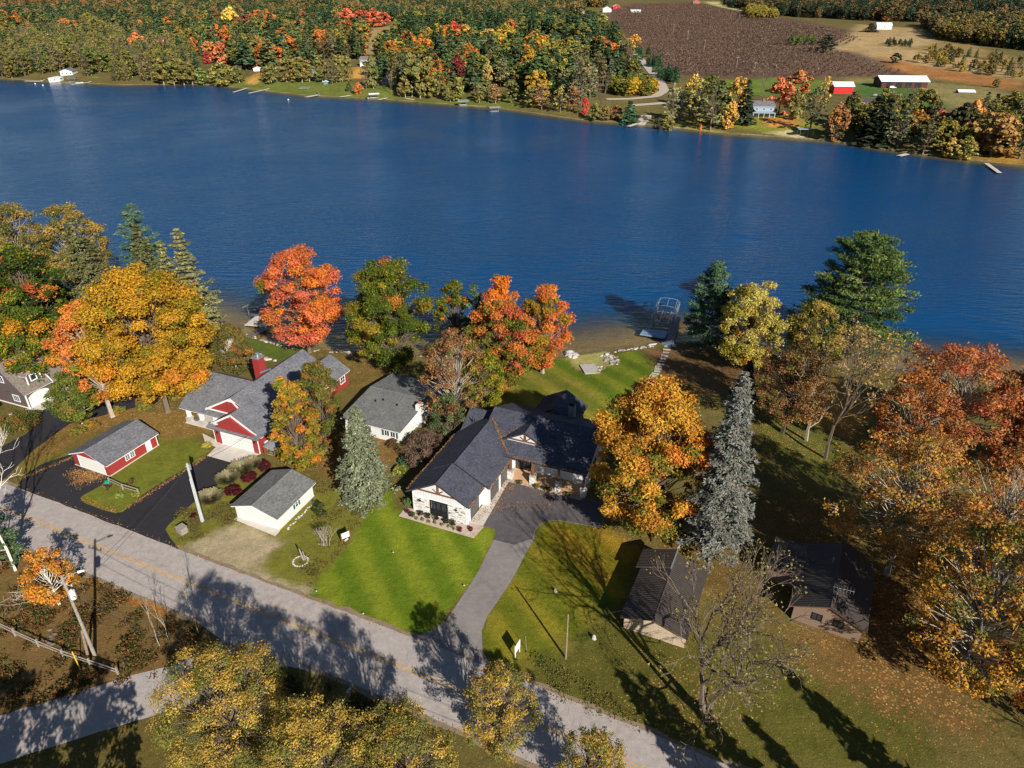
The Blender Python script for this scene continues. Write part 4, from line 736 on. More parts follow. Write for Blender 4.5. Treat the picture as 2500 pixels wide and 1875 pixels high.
def make_bare(h, rad, seed, depth=5, bark='bark_pale', trunks=1, leafpal=None, nleaf=0, leaf=.3, r0=None, spread=.62, cbf=.25):
    r = np.random.default_rng(seed); t = Twig(); tips = []
    def grow(p, d, L, rr, k):
        q = p + d * L; m = p + d * L * .5 + r.normal(0, .05 * L, 3); t.chain([p, m, q], rr, rr * .68)
        if k == 0: tips.append(q); return
        nb = 3 if r.random() < .55 else 2
        for j in range(nb):
            a = r.uniform(0, 6.28); ax = unit(np.cross(d, r.normal(0, 1, 3))); nd = unit(d * math.cos(spread * r.uniform(.5, 1.1)) + ax * math.sin(spread * r.uniform(.6, 1.2)) + np.array([0, 0, .12])); grow(q, nd, L * r.uniform(.66, .86), rr * r.uniform(.55, .7), k - 1)
        if k >= 2 and r.random() < .8:
            ax = unit(np.cross(d, r.normal(0, 1, 3))); grow(m, unit(d * .5 + ax), L * .55, rr * .38, k - 2)
    for s in range(trunks):
        a = r.uniform(0, 6.28) if trunks > 1 else 0; dd = unit(np.array([math.cos(a) * .3 * (trunks > 1), math.sin(a) * .3 * (trunks > 1), 1.])); grow(np.array([.25 * s, 0, -.3]), dd, h * cbf, (r0 or h * .02), depth)
    P = np.array(tips); 
    # scale to the wanted size
    A = np.array(t.P); B = np.array(t.Q); mx = max(B[:, 2].max(), .1); mr = np.percentile(np.hypot(B[:, 0], B[:, 1]), 97) + .01; sc = np.array([rad / mr, rad / mr, h / mx]); t.P = list(A * sc); t.Q = list(B * sc); P = P * sc
    V = K = None
    if nleaf:
        i = r.integers(0, len(P), nleaf); C = P[i] + r.normal(0, .35, (nleaf, 3)); V = leaf_quads(r, C, np.tile([[0, 0, 1.]], (nleaf, 1)), leaf, jit=.9); pal = np.array([p[0] for p in leafpal]); K = jitcol(r, pal[r.integers(0, len(pal), nleaf)], nleaf, .25)
    return V, K, t, bark
def plant_tree(name, label, data, loc, cat='tree', group=None, rz=0, mat='leaf'):
    V, K, t, bark = data; o = empty(name, loc, rz, label, cat, group)
    if len(t.P): link('trunk', t.mesh('trunk', M[bark]), o)
    if V is not None: link('crown', quads_mesh('crown', V, K, [M[mat]]), o)
    return o
def pine(name, label, fx, fy, ytop, wpx, cbf, cols, seed, **kw):
    p = foot(fx, fy); h = hh(p, ytop); rad = wpx * .5 * mx(p); return plant_tree(name, label, make_plume(h, rad, h * cbf, cols, seed, **kw), p, mat='needle')
# palettes
GOLD, AMBER, ORNG, RED, DRED = S(214, 150, 22), S(204, 124, 26), S(228, 112, 30), S(222, 72, 40), S(150, 44, 34)
LIME, GRN, DGRN, OLV, TANL, BRN, PINK = S(128, 132, 30), S(76, 98, 26), S(46, 68, 28), S(108, 108, 40), S(170, 142, 70), S(148, 104, 62), S(214, 92, 70)
PINE, PINE2, BLUE, BLUE2, HEML, HEML2 = S(58, 90, 58), S(86, 118, 70), S(120, 142, 146), S(150, 166, 166), S(104, 108, 62), S(82, 88, 52)
def T(pxb, pyb): p = W(pxb, pyb); return p
def tall(p, top): return px_h(p, top)
D_ = 1.1302
def foot(x, y): return W(x * D_, y * D_)       # coordinates read off the 2212 px wide view
def mx(p): return math.hypot(p[0], p[1], CAM_H) / FPX * D_   # metres per view pixel at that place (rough)
def hh(p, ytop): return px_h(p, ytop * D_)
def decid(name, label, fx, fy, ytop, wpx, cbf, pal, seed, group=None, **kw):
    p = foot(fx, fy); h = hh(p, ytop); rad = wpx * .5 * mx(p); rz = kw.pop('rz', 0); d = make_decid(h, rad, h * cbf, pal, seed, **kw); return plant_tree(name, label, d, p, group=group, rz=rz)
def conif(name, label, fx, fy, ytop, wpx, cbf, cols, seed, group=None, **kw):
    p = foot(fx, fy); h = hh(p, ytop); rad = wpx * .5 * mx(p); return plant_tree(name, label, make_conifer(h, rad, h * cbf, cols, seed, **kw), p, group=group, mat='needle')
# --- left side
decid('maple_tree', 'largest golden yellow maple, left of the red house', 362, 890, 566, 238, .2, [(S(186, 144, 24), 1.2, .2), (S(212, 136, 28), .6, -1.0), (S(146, 128, 26), .9, .5), (S(202, 150, 24), 1.0), (S(104, 108, 28), .25)], 1, nc=125, leaf=.4, clump=.22, dens=1.1, inner=.42, shape=.55, bark='bark', trunk_r=.5)
decid('maple_tree', 'orange and gold maple leaning over the taupe house roof', 243, 900, 632, 132, .22, [(S(230, 134, 62), 1.2, 0, -1.0), (S(206, 146, 40), .8, 0, 1.2), (LIME, .25, 0, .8), (S(206, 136, 40), .7)], 2, nc=70, leaf=.4, clump=.25, bark='bark_pale')
decid('cedar_tree', 'clipped round green cedar on a pale bare stem in front of the taupe house', 180, 920, 804, 76, .16, [(S(116, 122, 44), 1), (S(96, 108, 40), 1), (S(136, 118, 52), .4)], 3, nc=60, leaf=.3, clump=.3, dens=1.2, bark='birch', shape=.75)
decid('maple_tree', 'dark green maple with red tips behind the taupe house', 105, 770, 520, 135, .1, [(GRN, 1.6, -.5), (S(204, 100, 52), .1, 1.8), (S(196, 124, 44), .25, .6), (DGRN, .8), (LIME, .4)], 4, nc=70, leaf=.45, clump=.26)
decid('maple_tree', 'orange and yellow maple cut by the left picture edge', 22, 800, 560, 120, .1, [(S(186, 124, 40), .8), (S(196, 110, 40), .4), (LIME, .7), (GRN, .9)], 5, nc=60, leaf=.45, clump=.27)
decid('maple_tree', 'low yellow green maple above the taupe house ridge', 70, 835, 690, 140, .1, [(GRN, 1), (GOLD, .7), (LIME, .9), (ORNG, .25)], 6, nc=55, leaf=.4, clump=.27)
decid('tamarack_tree', 'tan feathery tree at the top of the left edge by the water', 70, 650, 430, 130, .25, [(TANL, 1), (S(140, 124, 60), 1), (OLV, .7)], 7, nc=70, leaf=.42, clump=.22, dens=.8, open_=.15, bark='bark_pale', twigs=1)
decid('tamarack_tree', 'second tan feathery tree, right of the left edge one, by the water', 190, 645, 438, 125, .3, [(S(176, 146, 66), 1), (S(150, 128, 60), 1), (OLV, .5)], 8, nc=70, leaf=.42, clump=.22, dens=.8, open_=.15, bark='bark_pale', twigs=1)
conif('hemlock_tree', 'thin olive spruce with a long bare pale trunk near the left shore', 222, 700, 468, 130, .36, [HEML, HEML2, S(122, 116, 70)], 9, sparse=.3, bark='bark_pale', spray=.5, density=1.3, jag=.35, levels=32)
conif('hemlock_tree', 'dense olive spruce behind the golden maple on the left', 352, 712, 478, 120, .15, [HEML, HEML2, S(118, 116, 72)], 10, spray=.5, density=1.4, levels=34, jag=.3)
pine('white_pine', 'blue green pine top rising above the left shore trees', 335, 655, 436, 105, .25, [S(92, 122, 98), S(110, 136, 110), S(76, 104, 78)], 11, nb=80, roundness=.7)
conif('hemlock_tree', 'tall olive spruce standing at the water left of the boat lift', 440, 742, 492, 128, .08, [S(152, 146, 96), S(126, 124, 76), S(136, 134, 84)], 12, spray=.5, jag=.4, droop=.12, rise=.1, density=1.4, levels=32, tip=.75)
conif('hemlock_tree', 'smaller olive spruce just left of the tall shore spruce', 398, 735, 515, 100, .1, [S(146, 140, 90), S(122, 120, 72)], 13, spray=.5, jag=.35, density=1.3, levels=28)
decid('understorey_tree', 'dark green undergrowth tree between the tan trees and the taupe house', 130, 720, 600, 90, .05, [(DGRN, 1), (GRN, 1), (OLV, .4)], 14, nc=40, leaf=.42)
decid('cedar_tree', 'brownish green cedar by the fire pit behind the red house', 512, 803, 700, 84, .12, [(S(124, 108, 50), 1), (S(92, 100, 44), 1), (S(150, 104, 50), .5)], 15, nc=60, leaf=.3, clump=.27, dens=1.2, shape=.6, bark='birch')
# --- row of maples on the near shore
decid('maple_tree', 'tall orange red maple on the shore beside the left boat lift', 668, 762, 530, 178, .22, [(S(226, 120, 66), 1.2, 0, -.4), (S(218, 110, 80), .6, 0, -.9), (S(224, 128, 44), 1.2, .3, .9), (LIME, .16, -1)], 16, nc=80, leaf=.36, clump=.22, open_=.06, inner=.4, bark='bark', trunk_r=.4, shape=.8)
decid('maple_tree', 'big green maple touched with orange on the shore', 850, 800, 556, 192, .14, [(S(98, 112, 28), 1.3), (GRN, 1, -.3, .6), (S(150, 132, 28), .9, .2, -.5), (S(196, 122, 40), .1, .9)], 17, nc=100, leaf=.36, clump=.22, inner=.38, trunk_r=.42)
decid('maple_tree', 'narrow green topped maple between the big green maple and the orange ones', 985, 770, 596, 80, .1, [(S(110, 116, 28), 1, .4), (AMBER, .4), (GRN, .8, -.5)], 18, nc=45, leaf=.36)
decid('maple_tree', 'bright orange maple poking up behind the mixed orange maple', 1082, 790, 586, 92, .15, [(S(238, 140, 28), 1), (S(228, 118, 30), .8)], 19, nc=50, leaf=.36)
decid('maple_tree', 'wide mixed orange and green maple, foremost of the shore maples', 1080, 840, 640, 165, .1, [(S(212, 124, 50), 1, .8, .5), (S(116, 114, 36), 1.9, -.5, -.5), (S(206, 100, 66), .35, .3, .9), (GRN, .7, -.8)], 20, nc=85, leaf=.36, clump=.22)
decid('maple_tree', 'round red orange maple on its own trunk at the lawn edge by the beach', 1172, 806, 613, 112, .17, [(S(220, 110, 54), .7, 0, 1.3), (S(222, 134, 42), 1.1, .3), (S(160, 132, 34), 1.3, .2, -1.2)], 21, nc=60, leaf=.34, bark='bark_pale')
decid('maple_tree', 'low orange sapling below the mixed maple at the lawn', 1112, 822, 780, 40, .1, [(ORNG, 1), (RED, .5)], 211, nc=14, leaf=.3)
pine('white_pine', 'blue green pine tip between the shore maples', 1030, 775, 612, 50, .3, [S(100, 122, 98), S(76, 100, 70)], 22, nb=40)
def bare(name, label, fx, fy, ytop, wpx, seed, group=None, **kw):
    p = foot(fx, fy); h = hh(p, ytop); rad = wpx * .5 * mx(p); return plant_tree(name, label, make_bare(h, rad, seed, **kw), p, group=group)
decid('thinning_tree', 'brown half bare tree beside the cottage', 985, 925, 700, 150, .18, [(BRN, 1), (S(172, 120, 72), 1), (TANL, .4), (OLV, .4)], 23, nc=80, leaf=.3, clump=.2, dens=.6, open_=.25, bark='bark_pale', twigs=3)
decid('shrub_maple', 'yellow green bushy tree right of the brown half bare tree', 1045, 915, 742, 100, .03, [(S(168, 140, 28), 1), (LIME, 1), (GRN, .5, -.8)], 24, nc=60, leaf=.34, clump=.24)
decid('olive_shrub', 'grey green shrub at the rear corner of the cottage', 972, 945, 850, 80, .02, [(S(104, 116, 72), 1), (S(84, 98, 58), .7)], 25, nc=40, leaf=.26, clump=.26, bush=True)
p = foot(915, 985); plant_tree('bare_thicket', 'leafless purplish brown thicket between the cottage and the farmhouse', make_decid(3.6, 3.0, .1, [(S(132, 104, 88), 1), (S(112, 88, 76), 1)], 26, nc=70, leaf=.2, dens=.35, clump=.24, bush=True, ry=5.2), p, 'shrub', rz=R(-22))
decid('maple_tree', 'rounded gold and orange maple against the red house', 652, 1012, 804, 98, .02, [(S(190, 140, 34), 1), (S(206, 122, 44), .45, -.6, .6), (LIME, .8, .4), (S(150, 130, 34), .8)], 27, nc=75, leaf=.3, clump=.24, dens=1.2)
decid('cedar_tree', 'tall green brown cedar right of the gold maple by the red house', 706, 985, 768, 102, .02, [(S(122, 112, 44), 1), (S(96, 104, 40), 1), (S(156, 110, 50), .5)], 28, nc=85, leaf=.28, clump=.23, dens=1.2, shape=.55)
conif('spruce_tree', 'pale grey green spruce in front of the cottage', 790, 1072, 876, 130, .03, [S(126, 132, 102), S(104, 112, 84), S(142, 146, 118)], 29, levels=32, per=12, spray=.38, asp=.5, droop=.3, density=1.4, tip=.75, jag=.3)
decid('currant_bush', 'yellow green bush beside the firewood shelter', 655, 1000, 940, 88, .02, [(S(140, 134, 40), 1), (GRN, .6), (AMBER, .3)], 30, nc=40, leaf=.26, bush=True)
# --- right side
decid('maple_tree', 'large orange gold maple at the right end of the farmhouse', 1390, 1140, 815, 264, .1, [(S(202, 144, 40), 1.2), (S(206, 156, 46), 1), (S(214, 130, 42), .7, .0, .9), (S(120, 118, 36), .9, -.5, -.2)], 31, nc=130, leaf=.34, clump=.2, dens=1.1, trunk_r=.45, shape=.62, bark='bark')
conif('blue_spruce', 'tall silvery blue spruce right of the large orange maple', 1538, 1200, 800, 140, .1, [S(118, 122, 116), S(134, 136, 128), S(96, 100, 94), S(122, 116, 102)], 32, levels=42, per=13, spray=.42, asp=.5, droop=.3, density=1.3, jag=.42, tip=.66, trunk_r=.3, bark='bark_pale')
pine('white_pine', 'dense dark green pine beside the right hand dock', 1520, 760, 566, 112, .1, [S(74, 102, 74), S(60, 88, 60), S(96, 124, 90)], 33, nb=120, roundness=.42)
pine('white_pine', 'biggest pine with broad layered boughs standing at the right shore', 1818, 775, 510, 236, .1, [S(92, 112, 54), S(70, 92, 46), S(112, 128, 62), S(80, 102, 52)], 34, nb=210, roundness=.42, spray=.46, tuft=.62)
decid('willow_tree', 'yellow willow with drooping pale fronds near the right dock', 1602, 795, 602, 140, .05, [(S(200, 184, 92), 1, .9), (S(150, 140, 44), 1, -.3), (GOLD, .4, -.6), (S(178, 160, 70), .7)], 35, nc=75, leaf=.36, clump=.24)
decid('ash_tree', 'olive gold tree between the willow and the biggest pine', 1742, 810, 640, 118, .1, [(S(172, 146, 66), 1), (OLV, 1), (S(148, 136, 56), .8)], 36, nc=60, leaf=.34, clump=.24, open_=.1, twigs=1)
conif('hemlock_tree', 'dark evergreen in shade behind the blue spruce', 1572, 1010, 818, 90, .03, [S(56, 64, 40), S(70, 78, 48)], 37, spray=.45, density=1.3)
conif('hemlock_tree', 'dark evergreen bush below the willow', 1605, 868, 778, 60, .03, [S(58, 66, 44), S(72, 76, 50)], 38, spray=.55)
decid('thinning_tree', 'half bare tree with dark trunk left of the forked bare tree', 1690, 935, 735, 170, .3, [(BRN, 1), (S(150, 130, 66), 1), (S(176, 120, 66), .7)], 39, nc=80, leaf=.28, clump=.2, dens=.5, open_=.35, bark='bark_dark', twigs=4, trunk_r=.32)
bare('bare_tree', 'leafless forked tree with grey limbs on the shaded right lawn', 1783, 990, 690, 210, 40, depth=6, bark='bark', leafpal=[(TANL,), (S(196, 150, 80),)], nleaf=1600, leaf=.26, r0=.3, cbf=.26)
bare('bare_tree', 'leaning grey trunk beside the forked bare tree', 1742, 952, 745, 120, 41, depth=5, bark='bark_pale', r0=.3, leafpal=[(TANL,)], nleaf=500, leaf=.26)
R1 = [(S(196, 116, 62), 1, .4), (S(182, 104, 58), .8), (S(172, 122, 62), .8, -.4), (S(200, 92, 58), .25, .8)]; R2 = [(S(200, 138, 52), 1), (S(190, 146, 58), 1), (S(170, 106, 52), .5), (S(114, 110, 44), .7, -.5)]
decid('maple_tree', 'sparse red orange maple at the water on the right', 2035, 985, 742, 255, .3, R1, 42, nc=105, leaf=.34, clump=.15, dens=.55, open_=.4, bark='bark_pale', twigs=2, trunk_r=.35)
decid('maple_tree', 'rusty maple left of the sparse red orange maple', 1940, 1005, 800, 150, .25, [(S(178, 104, 48), 1), (S(196, 130, 54), .8), (BRN, .6)], 43, nc=75, leaf=.34, clump=.2, dens=.7, open_=.2, bark='bark_pale', twigs=2)
decid('maple_tree', 'dense red maple cut by the right picture edge', 2205, 1030, 790, 190, .12, [(S(170, 92, 54), 1), (S(186, 110, 58), .8), (S(150, 98, 54), .6)], 44, nc=85, leaf=.36, clump=.2)
decid('maple_tree', 'wide amber maple hanging over the brown house', 1915, 1240, 935, 300, .34, R2, 45, nc=130, leaf=.32, clump=.15, dens=.5, open_=.4, bark='bark_pale', twigs=3, trunk_r=.4)
decid('maple_tree', 'orange maple right of the wide amber maple', 2100, 1290, 960, 255, .2, [(S(200, 130, 52), 1), (S(176, 108, 52), .8), (S(190, 146, 56), .8)], 46, nc=125, leaf=.32, clump=.15, dens=.5, open_=.38, bark='bark_pale', twigs=3)
decid('maple_tree', 'green and amber maple right of the brown house', 2065, 1475, 1120, 250, .15, [(S(196, 140, 46), 1), (S(110, 112, 40), 1.1), (S(206, 152, 48), .8)], 47, nc=130, leaf=.3, clump=.17, dens=.56, open_=.3, bark='bark_pale', twigs=3)
decid('maple_tree', 'amber maple low at the right picture edge', 2240, 1560, 1200, 220, .15, [(S(196, 116, 44), 1), (S(150, 100, 44), 1), (S(110, 104, 44), .6)], 48, nc=100, leaf=.3, clump=.18, dens=.7, open_=.2, bark='bark_dark', twigs=2)
bare('bare_tree', 'big spreading almost leafless tree in front of the brown garage', 1522, 1552, 1200, 300, 49, depth=6, bark='bark', trunks=3, leafpal=[(S(160, 142, 72),), (S(132, 122, 62),)], nleaf=2000, leaf=.18, r0=.3, cbf=.2, spread=.6)
# --- bottom row and the left foreground
LOC = [(S(200, 164, 66), 1), (S(172, 144, 58), 1), (S(122, 122, 56), 1.2, -.3)]
for k, (x, y, h, rad, lb) in enumerate(((-25.2, 40.5, 16.5, 6.3, 'largest yellow locust at the bottom, over the side road'), (-15.8, 35.6, 16.4, 5.4, 'yellow locust second from the left along the bottom edge'), (-8.8, 35.4, 16, 5.0, 'yellow locust third from the left along the bottom edge'), (-1.1, 41.8, 12.8, 3.8, 'yellow locust standing over the road right of the bottom middle'), (7.0, 36.4, 12.2, 3.1, 'smallest yellow locust, furthest right along the bottom edge'))):
    plant_tree('locust_tree', lb, make_decid(h, rad, h * .3, LOC, 50 + k, nc=130, leaf=.16, clump=.18, dens=.5, open_=.34, bark='bark', twigs=2), (x, y, 0), group='yellow locusts along the bottom edge')
decid('maple_tree', 'small bright orange tree beside the utility pole at the left', 128, 1305, 1190, 88, .2, [(S(222, 146, 44), 1), (S(206, 150, 40), 1), (S(220, 120, 52), .2, .6)], 55, nc=30, leaf=.24, dens=.7, open_=.35, bark='birch')
pine('pine_tree', 'young green pine at the left picture edge beside the road', 5, 1225, 1095, 90, .1, [S(78, 104, 66), S(94, 118, 78)], 56, nb=50, spray=.3, tuft=.36)
bare('birch_tree', 'leafless white barked birch at the left picture edge', 33, 1232, 890, 170, 57, depth=5, bark='birch', r0=.22)
for k, (x, y, tp) in enumerate(((345, 1395, 1290), (430, 1370, 1235), (365, 1380, 1300))): bare('sapling', ('leafless sapling in the shaded verge, leftmost of three', 'leafless sapling in the verge nearest the road, rightmost of three', 'middle one of three leafless saplings in the verge')[k], x, y, tp, 36, 60 + k, depth=3, bark='bark_pale', r0=.05, cbf=.4)
# trees just outside the picture whose shadows fall into it
for k, (x, y, h, rad, kd) in enumerate(((22.3, 30.4, 14, 2.6, 0), (25.6, 28.0, 15, 2.8, 0), (29.3, 27.0, 14, 2.8, 0), (34, 26, 13, 2.6, 0), (41, 29.5, 15, 3.2, 0), (60, 31, 17, 5.5, 2), (67, 33, 17, 6, 2), (74, 40, 16, 5, 1), (80, 50, 16, 5.5, 1), (-58, 24, 13, 5, 1), (-34, 29, 16, 5, 1), (-42, 27, 16, 5.5, 1), (-50, 24, 16, 5.5, 1))):
    if kd == 2: plant_tree('bare_tree', 'leafless tree standing outside the lower right picture edge', make_bare(h, rad, 70 + k, depth=6, bark='bark', r0=.25), (x, y, 0), group='leafless trees beyond the right edge')
    elif kd: plant_tree('locust_tree', 'broadleaf tree standing outside the lower picture edge', make_decid(h, rad, h * .35, LOC, 70 + k, nc=50, leaf=.42, clump=.22, dens=.7), (x, y, 0), group='broadleaf trees beyond the bottom edge')
    else: plant_tree('spruce_tree', 'spruce standing outside the lower picture edge', make_conifer(h, rad, h * .08, [PINE], 70 + k, levels=18, per=7, spray=1.0, density=.8), (x, y, 0), group='spruces beyond the bottom edge', mat='needle')
# --- shrubs and bedding
def shrub(name, label, X, Y, h, rad, pal, seed, group=None, cat='shrub', **kw):
    p = (X, Y, float(hz(X, Y))); kw = {**dict(nc=16, leaf=.12, clump=.36, bush=True, dens=1.1), **kw}; return plant_tree(name, label, make_decid(h, rad, .02, pal, seed, **kw), p, cat, group)
fh = lambda x, y: (-13.83 + x * math.cos(R(-22.5)) - y * math.sin(R(-22.5)), 78.78 + x * math.sin(R(-22.5)) + y * math.cos(R(-22.5)))
C9 = lambda x, y: at(970 + .24 * x, 960 + .24 * y, 0)
sheet('rock_bed', [C9(15, 1250)[:2], C9(775, 1475)[:2], C9(880, 1360)[:2], C9(735, 1300)[:2], C9(700, 1340)[:2], C9(172, 1180)[:2], C9(80, 1165)[:2]], .03, asphalt('pinkish_river_rock', S(196, 174, 160), .12, .1), thick=.06)
sheet('rock_bed', [fh(9.4, 11.7), fh(9.6, 11.0), fh(13, 11.1), fh(17, 11.0), fh(21, 10.9), fh(21.3, 11.7)], .045, M['gravelroad'], thick=.06)
for k, (x, y) in enumerate(((158, 1255), (235, 1240), (312, 1265), (393, 1285), (500, 1320), (568, 1340))):
    q = C9(x, y); shrub('boxwood_ball', ('dark clipped boxwood ball, %s of six in the front rock bed' % ('leftmost', 'second from left', 'third from left', 'fourth from left', 'fifth from left', 'rightmost')[k]), q[0], q[1], .75, .42, [(S(64, 78, 34), 1), (S(50, 62, 30), 1)], 100 + k, 'boxwood balls in the front bed')
for k, (x, y) in enumerate(((105, 1215), (635, 1400), (752, 1395))): q = C9(x, y); shrub('barberry_shrub', ('small reddish shrub at the left end of the front rock bed', 'small reddish brown shrub near the right of the front rock bed', 'small reddish shrub at the right corner of the front rock bed')[k], q[0], q[1], .6, .38, [(S(120, 60, 44), 1), (S(96, 56, 42), 1)], 110 + k, 'reddish shrubs in the front bed')
for k, (x, y) in enumerate(((195, 1282), (260, 1292), (322, 1315), (383, 1325), (455, 1350), (523, 1365), (575, 1385))): q = C9(x, y); shrub('perennial_tuft', 'small green perennial in the row along the lawn edge of the rock bed', q[0], q[1], .38, .26, [(S(120, 130, 54), 1), (S(150, 136, 66), .6)], 120 + k, 'perennials in the front bed', 'plant', nc=8)
for k, x in enumerate((11.6, 14.3, 15.6, 16.2, 19.0)): q = fh(x, 11.25); shrub('porch_shrub', 'small olive shrub in the bed along the porch front', q[0], q[1], .7, .42, [(S(112, 112, 44), 1), (S(84, 92, 40), 1), (S(170, 140, 50), .4)], 130 + k, 'shrubs along the porch')
q = C9(105, 1140); shrub('corner_shrub', 'green shrub at the left front corner of the farmhouse', q[0], q[1], 1.3, .6, [(S(90, 120, 60), 1), (S(110, 130, 70), 1)], 140)
q = C9(130, 690); shrub('hosta_clump', 'blue green plants in the shade left of the farmhouse', q[0], q[1], .8, 1.8, [(S(60, 110, 84), 1), (S(84, 120, 70), 1)], 141, nc=24, leaf=.25)
q = C9(20, 800); shrub('lily_clump', 'yellow green lily clump left of the farmhouse lawn', q[0], q[1], .8, 1.2, [(S(150, 150, 60), 1), (S(110, 124, 50), 1)], 142, nc=18, leaf=.25)
q = at(1000, 1170, 0)
C2 = lambda x, y: at(420 + .3165 * x, 820 + .3165 * y, 0)
def grassclump(label, X, Y, h, rad, seed, top, low):
    r = np.random.default_rng(seed); n = 900; a = r.uniform(0, 6.28, n); q = np.sqrt(r.random(n)); b0 = np.stack([np.cos(a) * q * rad * .45, np.sin(a) * q * rad * .45, np.zeros(n)], 1); out = np.stack([np.cos(a), np.sin(a), np.zeros(n)], 1); L = h * r.uniform(.6, 1.1, n); V = []; K = []
    for i in range(3):
        t0, t1 = i / 3, (i + 1) / 3; f = lambda t: b0 + out * (rad * q * .9 * t ** 1.8)[:, None] + np.stack([np.zeros(n), np.zeros(n), L * (t - .25 * t * t)], 1); p0, p1 = f(t0), f(t1); w0 = np.cross(out, [0, 0, 1.]) * (.035 * (1.3 - t0)); w1 = np.cross(out, [0, 0, 1.]) * ((.035 * (1.3 - t1)) if i < 2 else .07)
        V.append(np.stack([p0 - w0, p0 + w0, p1 + w1, p1 - w1], 1)); c = np.array(low) * (1 - i / 2) + np.array(top) * (i / 2); K.append(jitcol(r, np.repeat(c[None], n, 0), n, .2))
    o = empty('ornamental_grass', (X, Y, 0), 0, label, 'grass clump', 'ornamental grasses by the white garage'); link('blades', quads_mesh('blades', np.concatenate(V), np.concatenate(K), [M['leaf']]), o)
for k, (x, y, h, rd_) in enumerate(((440, 1130, 1.7, 1.4), (540, 1060, 1.9, 1.5), (620, 1020, 1.7, 1.2), (300, 1280, 1.6, 1.5))):
    q = C2(x, y); grassclump(('plumed ornamental grass by the drive, second nearest the road', 'tallest plumed ornamental grass midway along the white garage', 'plumed ornamental grass farthest from the road beside the white garage', 'green ornamental grass clump nearest the utility pole')[k], q[0], q[1], h, rd_, 150 + k, S(150, 140, 104), S(78, 100, 46))
for k, (x, y) in enumerate(((480, 1215), (600, 1110), (710, 1020), (165, 1400))): q = C2(x, y); shrub('barberry_shrub', ('deep red barberry at the near corner of the white garage', 'deep red barberry midway along the white garage', 'deep red barberry behind the white garage', 'small red barberry near the utility pole foot')[k], q[0], q[1], 1.1 if k < 3 else .6, 1.1 if k < 3 else .4, [(S(96, 26, 36), 1), (S(72, 24, 34), 1)], 160 + k, 'red barberries by the white garage', nc=24, leaf=.14)
q = C2(1140, 1420); shrub('yew_shrub', 'upright dark green shrub beside the white garage lawn', q[0], q[1] + 1.0, 2.3, .9, [(S(60, 72, 36), 1), (S(80, 88, 44), 1)], 170, nc=24, leaf=.18)
p = C2(1150, 1620); plant_tree('bare_shrub', 'leafless grey many stemmed shrub in front of the white garage', make_bare(3.0, 2.1, 171, depth=4, trunks=6, bark='bark_pale', r0=.045, cbf=.3, spread=.5), p, 'shrub')
q = C2(1700, 850); shrub('rose_shrub', 'reddish shrub in front of the cottage windows', q[0], q[1], 1.2, 1.0, [(S(120, 80, 50), 1), (S(90, 84, 52), 1)], 172, nc=16, leaf=.16)
C1 = lambda x, y: at(.3165 * x, 850 + .3165 * y, 0)
q = C1(170, 590); shrub('privet_mound', 'low rounded green and amber mound beside the taupe house pad', q[0], q[1], 1.6, 3.0, [(S(116, 110, 48), 1), (S(88, 98, 42), 1), (S(160, 110, 50), .4)], 173, nc=50, leaf=.24, clump=.3)
for k, (x, y, h, rd_) in enumerate(((700, 610, 1.0, 1.4), (590, 660, .8, 1.2), (900, 500, .9, 1.5), (1360, 400, 2.0, 1.2), (1110, 470, .9, 1.3))): q = C1(x, y); shrub('garden_shrub', ('yellow green bed plant behind the red shed roof', 'low orange tinged bed plant left of the red shed', 'low yellow bed plant under the golden maple', 'green shrub at the left corner of the red house', 'low leafy bed plant by the golden maple trunk')[k], q[0], q[1], h, rd_, [(S(150, 132, 44), 1), (S(112, 120, 48), 1), (S(180, 116, 50), .5)], 174 + k, nc=20, leaf=.22)
q = C1(1600, 760); shrub('garden_shrub', 'lime yellow plant in the bed left of the red house garage pad', q[0], q[1], .7, .8, [(S(190, 176, 70), 1), (S(150, 150, 60), 1)], 181, leaf=.16)
for k, (x, y) in enumerate(((930, 1150), (1010, 1040), (830, 1080), (1050, 1140))): q = C1(x, y); shrub('island_plant', ('pale green plant in the grass island by the rail fence', 'brown seed head plant behind the small rail fence', 'dark plant at the left end of the small rail fence', 'yellow green plant at the right end of the small rail fence')[k], q[0], q[1], .6, .6, [((S(150, 170, 90), S(96, 70, 58), S(84, 66, 50), S(170, 166, 70))[k], 1), (S(120, 120, 60), .5)], 185 + k, cat='plant', leaf=.14)
# ------------------------------------------------------------------ poles, wires, fences, signs, small things
def pole(name, label, base, h, mat, r0=.17, extra=None, group=None, lean=0):
    o = empty(name, base, 0, label, 'pole', group); MB().tube((0, 0, -.3), (lean, 0, h), r0, r0 * .65, 10).build('shaft', mat, o)
    if extra: extra(o, h)
    return o
def foot0(x, y): return at(x * D_, y * D_, 0)
def pole1_bits(o, h):
    MB().tube((0, 0, h - .4), (1.7, .5, h + .15), .05).build('lamp_arm', M['steel'], o); MB().tube((1.5, .45, h + .05), (2.1, .65, h + .1), .16, .1, 8).build('street_lamp', M['white'], o)
    m = MB(); m.tube((.38, 0, h - 3.2), (.38, 0, h - 2.2), .3, n=12); m.tube((.38, 0, h - 2.2), (.38, 0, h - 2.0), .12, n=8); m.build('transformer', M['white'], o)
    m = MB(); m.tube((-1.0, .3, h - 1.2), (1.0, -.3, h - 1.2), .06, n=4); m.build('crossarm', M['greywood'], o)
    for u in (-.9, -.3, .3, .9): MB().tube((u, -.3 * u, h - 1.15), (u, -.3 * u, h - .9), .06, n=6).build('insulator', M['stone_white'], o)
    MB().tube((-.75, -.1, -.3), (-.28, 0, h * .33), .16, .13, 8).build('stub_pole', M['polewood'], o)
P1 = foot0(205, 1416); P2 = foot0(438, 1126); P3 = foot0(1222, 1422)
